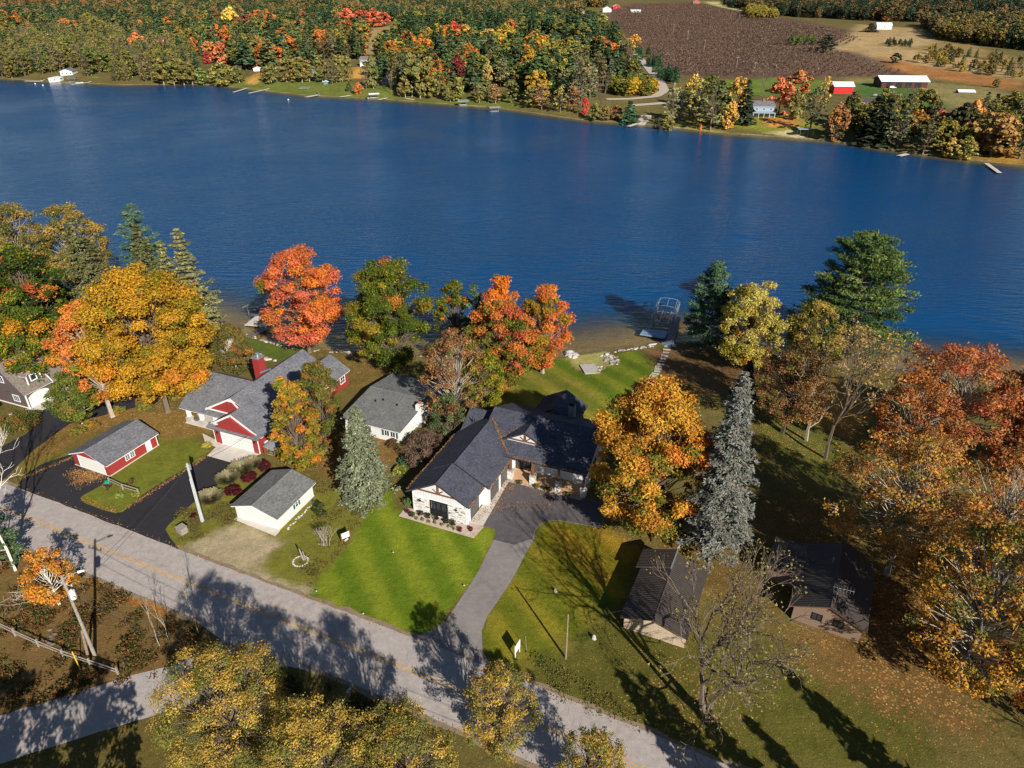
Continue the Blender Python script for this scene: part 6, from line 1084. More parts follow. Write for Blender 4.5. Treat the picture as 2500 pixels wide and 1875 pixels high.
for k in range(3): V, K, t, bk = make_decid(9, 2.3, .9, ONE, 430 + k, nc=26, leaf=.6, clump=.36, dens=1.1, limbs=False, shape=.35); PROTO['cedar%d' % k] = (far_mesh('far_cedar', V, np.minimum(K, 1.6), lim(t, 4), 'bark_pale'), 9, 2.3)
for k in range(2): V, K, t, bk = make_decid(14, 3.0, 3, ONE, 440 + k, nc=34, leaf=.55, clump=.24, dens=.5, open_=.35, limbs=True, shape=.6); PROTO['thin%d' % k] = (far_mesh('far_thin', V, np.minimum(K, 1.6), t, 'bark'), 14, 3.0)
V, K, t, bk = make_bare(13, 4, 450, depth=5, r0=.2); PROTO['bare0'] = (far_mesh('far_bare', None, None, t, 'bark'), 13, 4)
fr = np.random.default_rng(99); WS = np.random.default_rng(5)
NM = dict(decid='broadleaf_tree', spruce='spruce_tree', pine='pine_tree', cedar='cedar_tree', thin='thinning_tree', bare='bare_tree')
def far_tree(kind, p, h, rad, col, label, group, n=None):
    ks = [k for k in PROTO if k.startswith(kind)]; me, ph, pr = PROTO[ks[fr.integers(len(ks))] if n is None else ks[n % len(ks)]]
    o = bpy.data.objects.new(NM[kind], me); COL.objects.link(o); o.location = tuple(p); o.scale = (rad / pr, rad / pr, h / ph); o.rotation_euler = (0, 0, fr.uniform(0, 6.28)); o.color = (*(np.minimum(np.array(col) * 1.28, .85)), 1); return tag(o, label, 'tree', group)
# every tree across the water that stands out: foot x, foot y, top y, width (photo px), kind, colour, label
OC, YG, GG = (196, 104, 34), (190, 158, 36), (112, 116, 36)
FT = [
 (400, 206, 140, 34, 'cedar', (126, 118, 44), 'leftmost of the dense olive cedars on the far shore'), (426, 206, 146, 30, 'cedar', (120, 116, 42), 'second olive cedar from the left in the far shore clump'), (450, 207, 143, 32, 'cedar', (124, 112, 44), 'third olive cedar in the far shore clump'), (470, 206, 150, 28, 'cedar', (116, 110, 44), 'rightmost olive cedar in the left far shore clump'),
 (487, 192, 128, 26, 'spruce', (62, 84, 54), 'dark spruce above the bright little cedar on the far shore'), (497, 207, 164, 26, 'cedar', (128, 140, 46), 'small bright green cedar on the far shore'), (545, 211, 150, 56, 'decid', (140, 132, 48), 'rounded olive willow at the water across the lake'), (585, 202, 158, 28, 'cedar', (118, 116, 48), 'single cedar right of the far willow'),
 (345, 146, 80, 44, 'decid', (206, 116, 50), 'orange maple at the left of the far colour patch'), (405, 146, 96, 64, 'decid', (178, 104, 92), 'broad dusty pink maple across the lake'), (372, 150, 118, 26, 'decid', (196, 120, 60), 'small orange tree beside the dusty pink maple'), (515, 150, 98, 36, 'decid', (206, 132, 36), 'amber maple right of the dusty pink maple'), (548, 156, 104, 40, 'decid', (212, 112, 62), 'salmon orange maple across the lake'), (582, 140, 90, 44, 'decid', (190, 146, 40), 'golden maple beside the far dark pines'), (508, 156, 124, 20, 'decid', (170, 50, 56), 'small crimson tree in the far colour patch'),
 (602, 172, 104, 44, 'pine', (70, 100, 70), 'dark pine left of the tall olive spruce across the lake'), (662, 168, 74, 46, 'spruce', (104, 112, 60), 'tall olive spruce rising over the far cedars'), (690, 150, 78, 40, 'pine', (64, 94, 64), 'dark pine right of the tall olive spruce'), (702, 132, 84, 20, 'decid', (206, 170, 36), 'slim yellow tree among the far pines'),
 (568, 88, 18, 40, 'decid', (226, 182, 30), 'brilliant yellow tree high on the far hillside'), (604, 90, 34, 52, 'decid', (140, 84, 54), 'rusty brown tree beside the brilliant yellow one'), (443, 78, 38, 24, 'decid', (214, 130, 44), 'slim orange tree on the far hillside'), (488, 94, 54, 50, 'decid', (160, 82, 56), 'brick red tree on the far hillside'), (505, 60, 34, 40, 'decid', (200, 130, 70), 'faded orange tree high on the far hillside'),
 (663, 204, 156, 34, 'cedar', (128, 122, 48), 'broad cedar on the far lawn, left of the cedar row'), (648, 200, 166, 20, 'cedar', (132, 116, 56), 'small brown cedar on the far lawn'),
 (700, 200, 138, 34, 'cedar', (132, 118, 50), 'first cedar of the row on the far lawn'), (718, 201, 142, 30, 'cedar', (128, 114, 46), 'second cedar of the row on the far lawn'), (738, 201, 136, 32, 'cedar', (126, 118, 46), 'third cedar of the row on the far lawn'), (756, 200, 144, 28, 'cedar', (134, 116, 50), 'fourth cedar of the row on the far lawn'),
 (788, 201, 132, 32, 'cedar', (122, 116, 46), 'first cedar with bare stems right of the teal cabin'), (812, 206, 138, 28, 'thin', (116, 108, 56), 'grey stemmed thin tree on the far lawn'), (832, 200, 130, 28, 'cedar', (136, 126, 48), 'high topped cedar on pale stems across the lake'), (850, 198, 132, 28, 'cedar', (132, 122, 48), 'rightmost cedar on pale stems across the lake'), (822, 203, 150, 24, 'thin', (120, 110, 60), 'second grey stemmed thin tree on the far lawn'),
 (853, 224, 200, 12, 'cedar', (70, 86, 44), 'tiny dark cedar on the far lawn'), (875, 230, 202, 22, 'decid', (206, 118, 36), 'small round orange tree on the far lawn'), (895, 218, 150, 26, 'thin', (128, 118, 66), 'bare stemmed tree before the blue grey house'), (912, 216, 140, 24, 'cedar', (118, 116, 50), 'narrow cedar before the blue grey house'), (935, 200, 132, 50, 'pine', (74, 108, 72), 'bushy pine right of the blue grey house'), (955, 230, 172, 22, 'bare', (150, 140, 124), 'bare pale tree beside the dark gabled cottage'), (978, 238, 200, 18, 'thin', (150, 124, 90), 'thin brown tree at the far shore by the gabled cottage'),
 (850, 74, 18, 50, 'decid', (206, 98, 56), 'leftmost of the far red maples above the field'), (884, 70, 22, 44, 'decid', (198, 88, 52), 'second far red maple above the field'), (916, 66, 22, 42, 'decid', (208, 104, 54), 'third far red maple above the field'), (868, 100, 52, 46, 'decid', (200, 94, 58), 'lower red maple at the left of the tan field'), (940, 64, 28, 34, 'decid', (196, 92, 54), 'rightmost far red maple above the field'),
 (950, 144, 98, 28, 'decid', (204, 92, 36), 'orange red tree at the right edge of the tan field'), (975, 138, 94, 30, 'decid', (208, 120, 52), 'pale orange tree at the right edge of the tan field'), (1055, 120, 84, 44, 'decid', (206, 88, 36), 'round orange red tree below the pine belt'),
 (1110, 104, 50, 34, 'decid', (196, 64, 34), 'red half of the red and yellow pair by the deck house'), (1138, 106, 58, 44, 'decid', (190, 150, 40), 'yellow half of the red and yellow pair by the deck house'), (1196, 108, 68, 44, 'decid', (186, 148, 56), 'golden round tree right of the deck house'), (1243, 94, 44, 38, 'decid', (184, 104, 40), 'orange green maple before the pine belt'),
 (1420, 98, 54, 54, 'decid', (206, 178, 60), 'pale yellow tree near the far orchard'), (1548, 122, 82, 30, 'decid', (216, 156, 30), 'golden tree at the orchard corner'), (1470, 56, 34, 24, 'decid', (190, 164, 60), 'small yellow tree near the far farmhouse'), (1340, 58, 30, 36, 'decid', (206, 120, 50), 'orange tree on the skyline by the far houses'),
 (990, 238, 180, 26, 'cedar', (130, 118, 50), 'brownish cedar at the far shore, left of the tall cedars'), (1006, 236, 128, 34, 'cedar', (122, 116, 48), 'tallest cedar of the far shore stand'), (1026, 240, 140, 32, 'cedar', (126, 120, 46), 'cedar right of the tallest far shore cedar'), (1050, 240, 134, 36, 'cedar', (118, 116, 46), 'broad cedar in the far shore stand'), (1074, 238, 170, 26, 'cedar', (112, 110, 48), 'shorter cedar at the end of the far shore stand'),
 (1118, 206, 136, 42, 'decid', (130, 44, 38), 'dark crimson maple across the lake'), (1100, 248, 196, 26, 'cedar', (124, 118, 48), 'lawn cedar left of the far boat lifts'), (1120, 246, 186, 28, 'cedar', (130, 134, 46), 'bright lawn cedar left of the far boat lifts'), (1171, 250, 202, 26, 'cedar', (128, 120, 48), 'conical cedar on the far lawn above the boat lifts'), (1188, 245, 190, 26, 'cedar', (108, 108, 50), 'second conical cedar above the far boat lifts'), (1210, 252, 204, 26, 'cedar', (156, 116, 66), 'pinkish brown cedar on the far lawn'), (1248, 248, 192, 42, 'cedar', (112, 110, 46), 'broad cedar at the right end of the far lawn'),
 (1157, 230, 124, 52, 'pine', (66, 86, 48), 'tall dark pine behind the far lawn cedars'), (1190, 214, 148, 26, 'decid', (176, 146, 56), 'slim yellow tree in front of the tall dark pine'), (1222, 210, 140, 36, 'thin', (140, 128, 70), 'olive thin tree left of the scarlet maple'), (1320, 226, 124, 66, 'pine', (74, 104, 64), 'great green pine across the lake'), (1235, 152, 92, 36, 'spruce', (100, 112, 92), 'grey green spruce left of the pink roofed house'), (1262, 140, 84, 40, 'pine', (64, 96, 66), 'dark pine behind the pink roofed house'), (1300, 148, 88, 40, 'pine', (60, 90, 62), 'dark pine left of the white ranch house'),
 (1281, 208, 150, 36, 'decid', (216, 84, 32), 'scarlet orange maple across the lake'), (1255, 206, 172, 15, 'decid', (206, 50, 36), 'small scarlet tree left of the scarlet orange maple'), (1297, 264, 206, 42, 'thin', (146, 140, 46), 'yellow green bush tree at the far water edge'), (1322, 266, 200, 38, 'thin', (156, 108, 74), 'rusty thin tree at the far water edge'), (1368, 274, 206, 40, 'thin', (156, 144, 44), 'yellow tree at the far water edge'), (1400, 274, 206, 34, 'thin', (176, 112, 60), 'orange thin tree at the far water edge'), (1427, 282, 236, 17, 'decid', (216, 48, 38), 'narrow scarlet tree at the far water edge'), (1345, 270, 226, 34, 'thin', (124, 104, 74), 'brown thin tree at the far water edge'),
 (1466, 288, 178, 54, 'bare', (180, 172, 158), 'white leafless tree at the far water edge'), (1440, 240, 148, 40, 'thin', (150, 140, 96), 'pale thin tree behind the narrow scarlet tree'), (1385, 226, 152, 46, 'thin', (110, 104, 60), 'olive brown thin tree behind the far bank'), (1452, 296, 250, 30, 'decid', (120, 120, 46), 'low green bush below the white leafless tree'), (1475, 296, 256, 28, 'decid', (132, 110, 52), 'low brown green bush below the white leafless tree'), (1503, 292, 256, 32, 'decid', (142, 92, 50), 'rusty bush left of the blue green young spruce'), (1535, 302, 244, 44, 'spruce', (60, 104, 72), 'blue green young spruce at the boat ramp'),
 (1446, 186, 104, 44, 'spruce', (60, 72, 44), 'dark spruce in the thick clump across the lake'), (1480, 190, 102, 46, 'spruce', (56, 70, 42), 'second dark spruce in the thick clump'), (1512, 192, 108, 44, 'spruce', (60, 74, 46), 'third dark spruce in the thick clump'), (1412, 140, 84, 30, 'spruce', (112, 124, 112), 'blue grey spruce left of the white gable'), (1455, 130, 78, 30, 'spruce', (116, 126, 116), 'blue grey spruce right of the white gable'), (1500, 196, 120, 40, 'pine', (72, 96, 60), 'pine at the right of the thick clump'),
 (1637, 312, 194, 34, 'thin', (150, 146, 96), 'pale birch like tree at the far boat ramp'), (1656, 302, 204, 26, 'thin', (146, 138, 84), 'second pale tree at the far boat ramp'), (1628, 320, 284, 34, 'decid', (132, 124, 46), 'round yellow green bush at the far water edge'), (1605, 318, 288, 24, 'decid', (92, 80, 60), 'brown bush at the far boat ramp'), (1700, 314, 184, 60, 'thin', (150, 140, 56), 'tall olive yellow poplar across the lake'), (1733, 318, 192, 66, 'thin', (108, 112, 56), 'tall green poplar across the lake'), (1688, 262, 178, 40, 'decid', (196, 164, 44), 'yellow crown behind the tall poplars'), (1776, 316, 248, 42, 'decid', (196, 150, 40), 'yellow and orange bush tree beside the far lawn'), (1797, 270, 184, 44, 'decid', (196, 150, 36), 'gold topped tree left of the dark far spruce'), (1814, 304, 194, 52, 'spruce', (50, 62, 40), 'dark far spruce left of the two storey house'),
 (1862, 236, 164, 56, 'bare', (130, 116, 84), 'spreading bare tree behind the two storey house'), (1900, 280, 186, 56, 'decid', (206, 112, 58), 'salmon orange maple right of the two storey house'), (1946, 232, 168, 54, 'decid', (178, 108, 46), 'russet tree behind the salmon orange maple'), (2006, 268, 180, 32, 'thin', (206, 164, 44), 'tall yellow poplar left of the red barn'), (1976, 324, 204, 54, 'thin', (92, 100, 50), 'tall green tree at the far shore, below the yellow poplar'), (1940, 292, 222, 40, 'decid', (140, 128, 50), 'olive tree between the salmon and yellow trees'), (2036, 342, 250, 52, 'decid', (164, 108, 44), 'russet and green maple at the far shore'), (2040, 346, 296, 36, 'thin', (112, 108, 52), 'olive bush below the russet and green maple'), (2076, 296, 224, 38, 'decid', (110, 96, 50), 'brown green tree by the plum roof'),
 (2122, 352, 232, 66, 'spruce', (40, 50, 34), 'broad black green spruce at the far shore'), (2152, 356, 236, 50, 'spruce', (48, 60, 40), 'second black green spruce at the far shore'), (2190, 362, 262, 60, 'thin', (112, 112, 70), 'grey green willow at the far shore'), (2208, 300, 206, 44, 'bare', (150, 140, 116), 'bare topped tree before the pole barn'), (2236, 272, 210, 40, 'thin', (150, 140, 46), 'yellow green tree right of the pole barn'), (2252, 376, 298, 56, 'thin', (104, 100, 56), 'olive tree overhanging the far water'), (2288, 340, 268, 34, 'decid', (214, 84, 56), 'coral red tree at the right far shore'), (2272, 316, 246, 40, 'decid', (96, 88, 48), 'dark olive tree left of the coral red one'), (2338, 352, 248, 66, 'decid', (74, 72, 42), 'dark broad tree right of the coral red one'), (2366, 320, 240, 40, 'decid', (206, 140, 44), 'golden tree behind the dark broad tree'), (2315, 386, 334, 34, 'decid', (184, 150, 46), 'low yellow tree at the right far shore'), (2352, 390, 336, 46, 'decid', (156, 140, 44), 'low yellow green tree at the right far shore'), (2418, 382, 270, 92, 'decid', (156, 118, 48), 'great amber tree at the right far shore'), (2488, 388, 306, 50, 'thin', (168, 146, 46), 'yellow tree at the right edge of the far shore'), (2478, 334, 250, 44, 'decid', (92, 84, 48), 'dim olive tree behind the right edge yellow tree'),
 (2396, 292, 224, 28, 'spruce', (56, 74, 58), 'first of the dark spruce row beyond the great amber tree'), (2418, 294, 226, 26, 'spruce', (58, 76, 58), 'second of the dark spruce row beyond the great amber tree'), (2442, 294, 230, 26, 'spruce', (52, 70, 56), 'third of the dark spruce row beyond the great amber tree'), (2466, 292, 228, 26, 'spruce', (56, 74, 60), 'fourth of the dark spruce row beyond the great amber tree'), (2492, 292, 224, 28, 'spruce', (54, 72, 58), 'last of the dark spruce row beyond the great amber tree'),
 (2015, 128, 84, 44, 'pine', (44, 62, 44), 'lone dark tree at the edge of the orchard'), (2186, 154, 130, 22, 'decid', (62, 74, 46), 'small dark tree in the far meadow'), (2125, 78, 56, 30, 'spruce', (50, 62, 46), 'dark tree left of the far white farmhouse'), (2430, 214, 192, 14, 'decid', (96, 100, 54), 'tiny round tree in the brown field'), (2160, 52, 38, 22, 'decid', (196, 116, 54), 'orange tree by the far white farmhouse'), (2385, 52, 36, 24, 'decid', (170, 100, 60), 'rust tree in the upper right conifer belt'),
]
for (x, y, tp, wd, kd, c, lb) in FT:
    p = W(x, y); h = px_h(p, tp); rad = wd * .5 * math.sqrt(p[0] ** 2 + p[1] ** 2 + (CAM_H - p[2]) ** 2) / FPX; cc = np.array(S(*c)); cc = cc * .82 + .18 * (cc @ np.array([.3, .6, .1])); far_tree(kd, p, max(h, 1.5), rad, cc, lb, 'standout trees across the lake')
# woods filled in around them: outline (photo px), spacing in m, kinds, colours
WOOD = [
 ('swampy wood', [(-60, 196), (-60, 105), (150, 92), (300, 100), (470, 132), (480, 196), (390, 200), (340, 203), (200, 196), (120, 190), (60, 196)], 6.8, [('thin', (112, 110, 58)), ('thin', (122, 110, 68)), ('cedar', (96, 102, 50)), ('thin', (124, 114, 76)), ('cedar', (108, 104, 52)), ('thin', (118, 114, 58)), ('bare', (130, 122, 110)), ('spruce', (66, 80, 52))], (13, 22)),
 ('conifer hillside', [(-60, 100), (-60, 60), (240, 68), (520, 72), (760, 78), (900, 100), (880, 150), (720, 165), (600, 178), (480, 130), (300, 96), (150, 90)], 11.5, [('pine', (70, 88, 58)), ('pine', (80, 98, 66)), ('spruce', (64, 80, 54)), ('pine', (92, 102, 62)), ('decid', (108, 104, 56)), ('thin', (104, 98, 64)), ('spruce', (84, 94, 62)), ('pine', (74, 92, 60)), ('decid', (124, 114, 56)), ('decid', (178, 108, 52))], (14, 27)),
 ('mixed far bank', [(960, 236), (900, 200), (940, 120), (1030, 122), (1080, 108), (1150, 128), (1220, 118), (1400, 130), (1550, 165), (1560, 215), (1480, 212), (1430, 268), (1340, 262), (1290, 254), (1265, 210), (1140, 226), (1080, 232)], 11.0, [('pine', (70, 86, 54)), ('spruce', (64, 78, 52)), ('decid', (102, 102, 50)), ('pine', (82, 100, 64)), ('thin', (116, 108, 68)), ('spruce', (98, 104, 86)), ('cedar', (104, 104, 50)), ('pine', (76, 96, 60)), ('decid', (118, 112, 52)), ('decid', (176, 112, 48)), ('decid', (164, 134, 50))], (14, 27)),
 ('pine belt', [(960, 96), (1000, 62), (1330, 58), (1460, 75), (1520, 110), (1460, 118), (1330, 96), (1240, 96), (1100, 98)], 9.5, [('pine', (64, 84, 54)), ('spruce', (72, 86, 60)), ('pine', (72, 94, 62)), ('decid', (112, 108, 54)), ('pine', (62, 78, 50))], (15, 26)),
 ('roadside hedge', [(1490, 234), (1492, 216), (1590, 214), (1606, 226), (1590, 234)], 4.0, [('decid', (104, 104, 44)), ('decid', (122, 110, 48)), ('cedar', (92, 98, 44)), ('cedar', (104, 106, 46)), ('decid', (116, 112, 46)), ('decid', (110, 106, 46)), ('decid', (186, 152, 46))], (7, 11)),
 ('orchard edge conifers', [(1548, 128), (1566, 124), (1660, 205), (1640, 215), (1590, 180)], 5.5, [('spruce', (56, 86, 62)), ('pine', (60, 88, 60))], (7, 10)),
 ('right far bank', [(2050, 300), (2090, 268), (2250, 282), (2330, 300), (2500, 300), (2500, 375), (2300, 372), (2180, 350), (2060, 336)], 7.5, [('spruce', (58, 70, 48)), ('decid', (108, 104, 52)), ('thin', (122, 116, 66)), ('decid', (112, 110, 52)), ('decid', (130, 118, 54)), ('decid', (160, 116, 54))], (10, 17)),
 ('scrub by the meadow', [(2230, 150), (2280, 120), (2330, 132), (2500, 150), (2500, 200), (2400, 186), (2300, 172)], 9, [('thin', (140, 122, 78)), ('decid', (120, 104, 60)), ('decid', (150, 130, 56)), ('spruce', (76, 88, 60))], (4, 9)),
 ('roadside trees', [(1660, 300), (1690, 240), (1760, 230), (1780, 300), (1720, 314)], 7, [('thin', (112, 110, 56)), ('decid', (84, 88, 46))], (10, 15)),
]
def scatter(poly, sp, seed):
    r = np.random.default_rng(seed); b0, b1 = poly.min(0), poly.max(0); n = int((b1[0] - b0[0]) * (b1[1] - b0[1]) / (sp * sp)); 
    nx = int((b1[0] - b0[0]) / sp) + 1; ny = int((b1[1] - b0[1]) / sp) + 1; G_ = np.stack(np.meshgrid(np.arange(nx), np.arange(ny)), -1).reshape(-1, 2) * sp + b0 + r.uniform(-.42, .42, (nx * ny, 2)) * sp
    G_ = G_[in_poly(G_, poly)]; return G_[(G_[:, 1] - fs(G_[:, 0])) > 3]
CLEAR = [(W(x, y), rd_) for x, y, rd_ in ((165, 182, 16), (140, 198, 14), (894, 164, 16), (943, 208, 10), (768, 182, 9), (627, 172, 8), (1168, 112, 17), (1255, 148, 16), (1328, 110, 15), (1283, 104, 10), (1446, 108, 10), (1855, 285, 16), (2060, 226, 16), (2190, 205, 28), (2108, 262, 10), (2160, 235, 10))]
BASE = [(W(x, y)[:2]) for (x, y, *_) in FT]
MASS = {}; indiv = []
for k, (nm, poly, sp, kinds, (h0, h1)) in enumerate(WOOD):
    P = scatter(WP(poly), sp, 500 + k)
    for p in P:
        if any((p[0] - c[0]) ** 2 + (p[1] - c[1]) ** 2 < rd_ ** 2 for c, rd_ in CLEAR): continue
        # keep sight lines to the houses open
        if any(0 < c[1] - p[1] < 48 and abs(p[0] * c[1] / p[1] - c[0]) < rd_ * .75 for c, rd_ in CLEAR): continue
        if min((p[0] - q[0]) ** 2 + (p[1] - q[1]) ** 2 for q in BASE) < 9: continue
        u_ = (vnoise(p[None], .035, 40 + k)[0] * 1.2 + .5) * len(kinds) + fr.normal(0, 1.0); kd, c = kinds[int(u_ + 50 * len(kinds)) % len(kinds)]; h = h0 + (h1 - h0) * fr.random() ** 1.3 * (1 if kd in ('pine', 'spruce', 'thin') else .75)
        if nm not in ('pine belt', 'roadside hedge') and vnoise(p[None], .045, 60 + k)[0] < -.16: continue
        indiv.append((float(np.hypot(*p)), nm, kd, p, h, np.array(S(*c)) * fr.uniform(.8, 1.2)))
indiv.sort(key=lambda t: t[0]); cnt = {}; rest = []
CAP = dict(thin=170, cedar=90, pine=170, spruce=110, decid=130, bare=40)
PRW = dict(decid=.42, spruce=.24, pine=.3, cedar=.27, thin=.25, bare=.28)
for d, nm, kd, p, h, c in indiv:
    cnt[kd] = cnt.get(kd, 0) + 1
    if cnt[kd] <= CAP[kd]: far_tree(kd, (p[0], p[1], float(hz(*p)) - .1), h, h * PRW[kd] * fr.uniform(.85, 1.2), c, {'thin': 'thin olive grey tree in the %s across the lake', 'cedar': 'olive cedar in the %s across the lake', 'pine': 'dark green pine in the %s across the lake', 'spruce': 'dark spruce in the %s across the lake', 'decid': 'leafy olive or amber tree in the %s across the lake', 'bare': 'grey leafless tree in the %s across the lake'}[kd] % nm, '%s trees of the %s' % (NM[kd].replace('_tree', ''), nm))
    else: rest.append((kd, p, h, c))
# distant woods beyond: one mass, low detail
BACK = [
 ([(-80, 62), (-80, 4), (250, 8), (560, 10), (820, 20), (860, 60), (760, 58), (520, 74), (240, 66)], 11, [('c', (62, 84, 56)), ('c', (72, 92, 62)), ('d', (122, 108, 60)), ('c', (80, 96, 62)), ('c', (66, 82, 56)), ('c', (70, 86, 58)), ('d', (128, 96, 64))], (9, 17)),
 ([(-80, 40), (-80, 2), (200, 2), (220, 34)], 8, [('d', (140, 96, 60)), ('d', (150, 86, 58)), ('d', (112, 96, 62)), ('c', (70, 86, 56)), ('c', (74, 86, 58))], (11, 16)),
 ([(840, 30), (860, 5), (1480, 5), (1480, 18), (1300, 56), (1000, 60), (940, 52)], 11, [('c', (66, 86, 58)), ('c', (74, 92, 62)), ('c', (70, 86, 58)), ('d', (130, 108, 66)), ('d', (112, 106, 64))], (9, 15)),
 ([(1760, 12), (1800, 2), (2560, 2), (2560, 62), (2330, 56), (2140, 52), (1900, 40)], 10, [('c', (54, 68, 52)), ('c', (60, 76, 56)), ('c', (50, 62, 48)), ('d', (112, 92, 60))], (10, 15)),
 ([(2250, 62), (2560, 56), (2560, 130), (2400, 112), (2290, 96)], 8, [('c', (62, 78, 54)), ('c', (54, 68, 50)), ('d', (130, 112, 58)), ('d', (110, 96, 62))], (9, 14)),
 ([(1810, 48), (1830, 26), (1900, 30), (1890, 48)], 6, [('d', (150, 134, 58)), ('d', (136, 124, 56))], (8, 11)),
 ([(2160, 114), (2165, 104), (2225, 108), (2222, 116)], 5, [('c', (66, 76, 50))], (3, 5)), ([(1920, 110), (1930, 100), (1990, 100), (1995, 110)], 5, [('c', (66, 84, 54)), ('d', (96, 108, 54))], (3, 6)),
]
def forest(name, label, items):
    # one object: points carrying form, size, turn and tint, with the tree forms set on them by geometry nodes
    col = bpy.data.collections.new('tree_forms'); forms = {}
    for i, (k, (me, ph, pr)) in enumerate(PROTO.items()):
        m2 = me.copy(); m2.materials[0] = M['leaf_inst']; o = bpy.data.objects.new('form_%02d' % i, m2); col.objects.link(o); forms.setdefault(k.rstrip('0123456789'), []).append((i, ph, pr))
    r = np.random.default_rng(8); n = len(items); P = np.zeros((n, 3), np.float32); scl = np.zeros((n, 3), np.float32); rot = np.zeros((n, 3), np.float32); form = np.zeros(n, np.int32); tint = np.ones((n, 4), np.float32)
    for i, (kd, p, h, c) in enumerate(items):
        kd = {'c': ('pine', 'spruce', 'pine')[r.integers(3)], 'd': 'decid'}.get(kd, kd); f, ph, pr = forms[kd][r.integers(len(forms[kd]))]; rd_ = h * PRW[kd] * r.uniform(.85, 1.25); P[i] = (p[0], p[1], float(hz(*p)) - .1); scl[i] = (rd_ / pr, rd_ / pr, h / ph); rot[i, 2] = r.uniform(0, 6.28); form[i] = f; tint[i, :3] = np.asarray(c) * 1.28
    me = bpy.data.meshes.new(name); me.vertices.add(n); me.vertices.foreach_set('co', P.ravel())
    for nm, ty, key, arr in (('scl', 'FLOAT_VECTOR', 'vector', scl), ('rot', 'FLOAT_VECTOR', 'vector', rot), ('form', 'INT', 'value', form), ('tint', 'FLOAT_COLOR', 'color', tint)): a = me.attributes.new(nm, ty, 'POINT'); a.data.foreach_set(key, arr.ravel())
    o = link(name, me); ng = bpy.data.node_groups.new(name, 'GeometryNodeTree'); ng.interface.new_socket('Geometry', in_out='INPUT', socket_type='NodeSocketGeometry'); ng.interface.new_socket('Geometry', in_out='OUTPUT', socket_type='NodeSocketGeometry')
    N = ng.nodes; gi = N.new('NodeGroupInput'); go = N.new('NodeGroupOutput'); ci = N.new('GeometryNodeCollectionInfo'); ci.inputs['Collection'].default_value = col; ci.inputs['Separate Children'].default_value = True; ci.inputs['Reset Children'].default_value = True
    ip = N.new('GeometryNodeInstanceOnPoints'); ip.inputs['Pick Instance'].default_value = True
    def na(nm, ty): q = N.new('GeometryNodeInputNamedAttribute'); q.data_type = ty; q.inputs['Name'].default_value = nm; return q.outputs['Attribute']
    L = ng.links; L.new(gi.outputs[0], ip.inputs['Points']); L.new(ci.outputs[0], ip.inputs['Instance']); L.new(na('form', 'INT'), ip.inputs['Instance Index']); L.new(na('rot', 'FLOAT_VECTOR'), ip.inputs['Rotation']); L.new(na('scl', 'FLOAT_VECTOR'), ip.inputs['Scale']); L.new(ip.outputs[0], go.inputs[0])
    md = o.modifiers.new('trees', 'NODES'); md.node_group = ng; return tag(o, label, None, None, 'stuff')
items = [(kd, p, h, c) for kd, p, h, c in rest]
for k, (poly, sp, kinds, (h0, h1)) in enumerate(BACK):
    P = scatter(WP(poly), sp, 700 + k)
    if len(P) > 5000: P = P[fr.choice(len(P), 5000, replace=False)]
    for p in P:
        u_ = (vnoise(p[None], .016, 80 + k)[0] * 1.4 + .5) * len(kinds) + fr.normal(0, .7); kd, c = kinds[int(u_ + 50 * len(kinds)) % len(kinds)]
        if vnoise(p[None], .011, 90 + k)[0] < -.34: continue
        items.append((kd, p, fr.uniform(h0, h1) * 1.25, np.array(S(*c)) * fr.uniform(.8, 1.2)))
print('individual far trees', sum(min(cnt[k], CAP[k]) for k in cnt), 'mass', len(items), {k: cnt[k] for k in cnt})
forest('distant_wood', 'distant mixed autumn forest covering the hills across the lake', items)
# orchard: rows of leafless purplish brown fruit trees
ow = WP([(1500, 26), (1570, 12), (1720, 12), (1880, 46), (2060, 80), (2100, 102), (2020, 122), (2200, 180), (2180, 186), (1980, 188), (1700, 186), (1630, 176), (1575, 112), (1500, 55)])
def orchard():
    r = np.random.default_rng(21); b0, b1 = ow.min(0), ow.max(0); ang = R(-33); ca, sa = math.cos(ang), math.sin(ang); u = np.arange(-900, 900, 6.5); v = np.arange(-1400, 1400, 4.2); g = np.stack(np.meshgrid(u, v), -1).reshape(-1, 2); g = np.stack([g[:, 0] * ca - g[:, 1] * sa, g[:, 0] * sa + g[:, 1] * ca], 1) + (b0 + b1) / 2; g = g[in_poly(g, ow)]; g = g + r.normal(0, .35, g.shape); g = g[r.random(len(g)) < .93]
    if len(g) > 14000: g = g[np.argsort(np.hypot(g[:, 0], g[:, 1]))[:14000]]
    n = len(g); Z = hz(g[:, 0], g[:, 1]); Q = 10; C = np.repeat(np.column_stack([g, Z]), Q, 0); N = unit(r.normal(0, 1, (n * Q, 3)) + [0, 0, .5]); P = C + N * np.array([1.5, 1.5, 1.1]) * r.uniform(.5, 1.05, (n * Q, 1)) + [0, 0, 1.9]
    V = leaf_quads(r, P, N, 1.0, .6); pal = np.array([S(112, 86, 78), S(96, 74, 68), S(126, 98, 84), S(104, 90, 64)]); K = jitcol(r, pal[r.integers(0, 4, n * Q)], n * Q, .25); print('orchard', n)
    tag(link('orchard', quads_mesh('orchard', V, K, [M['needle']])), 'rows of purplish brown orchard trees on the far slope', None, None, 'stuff')
orchard()
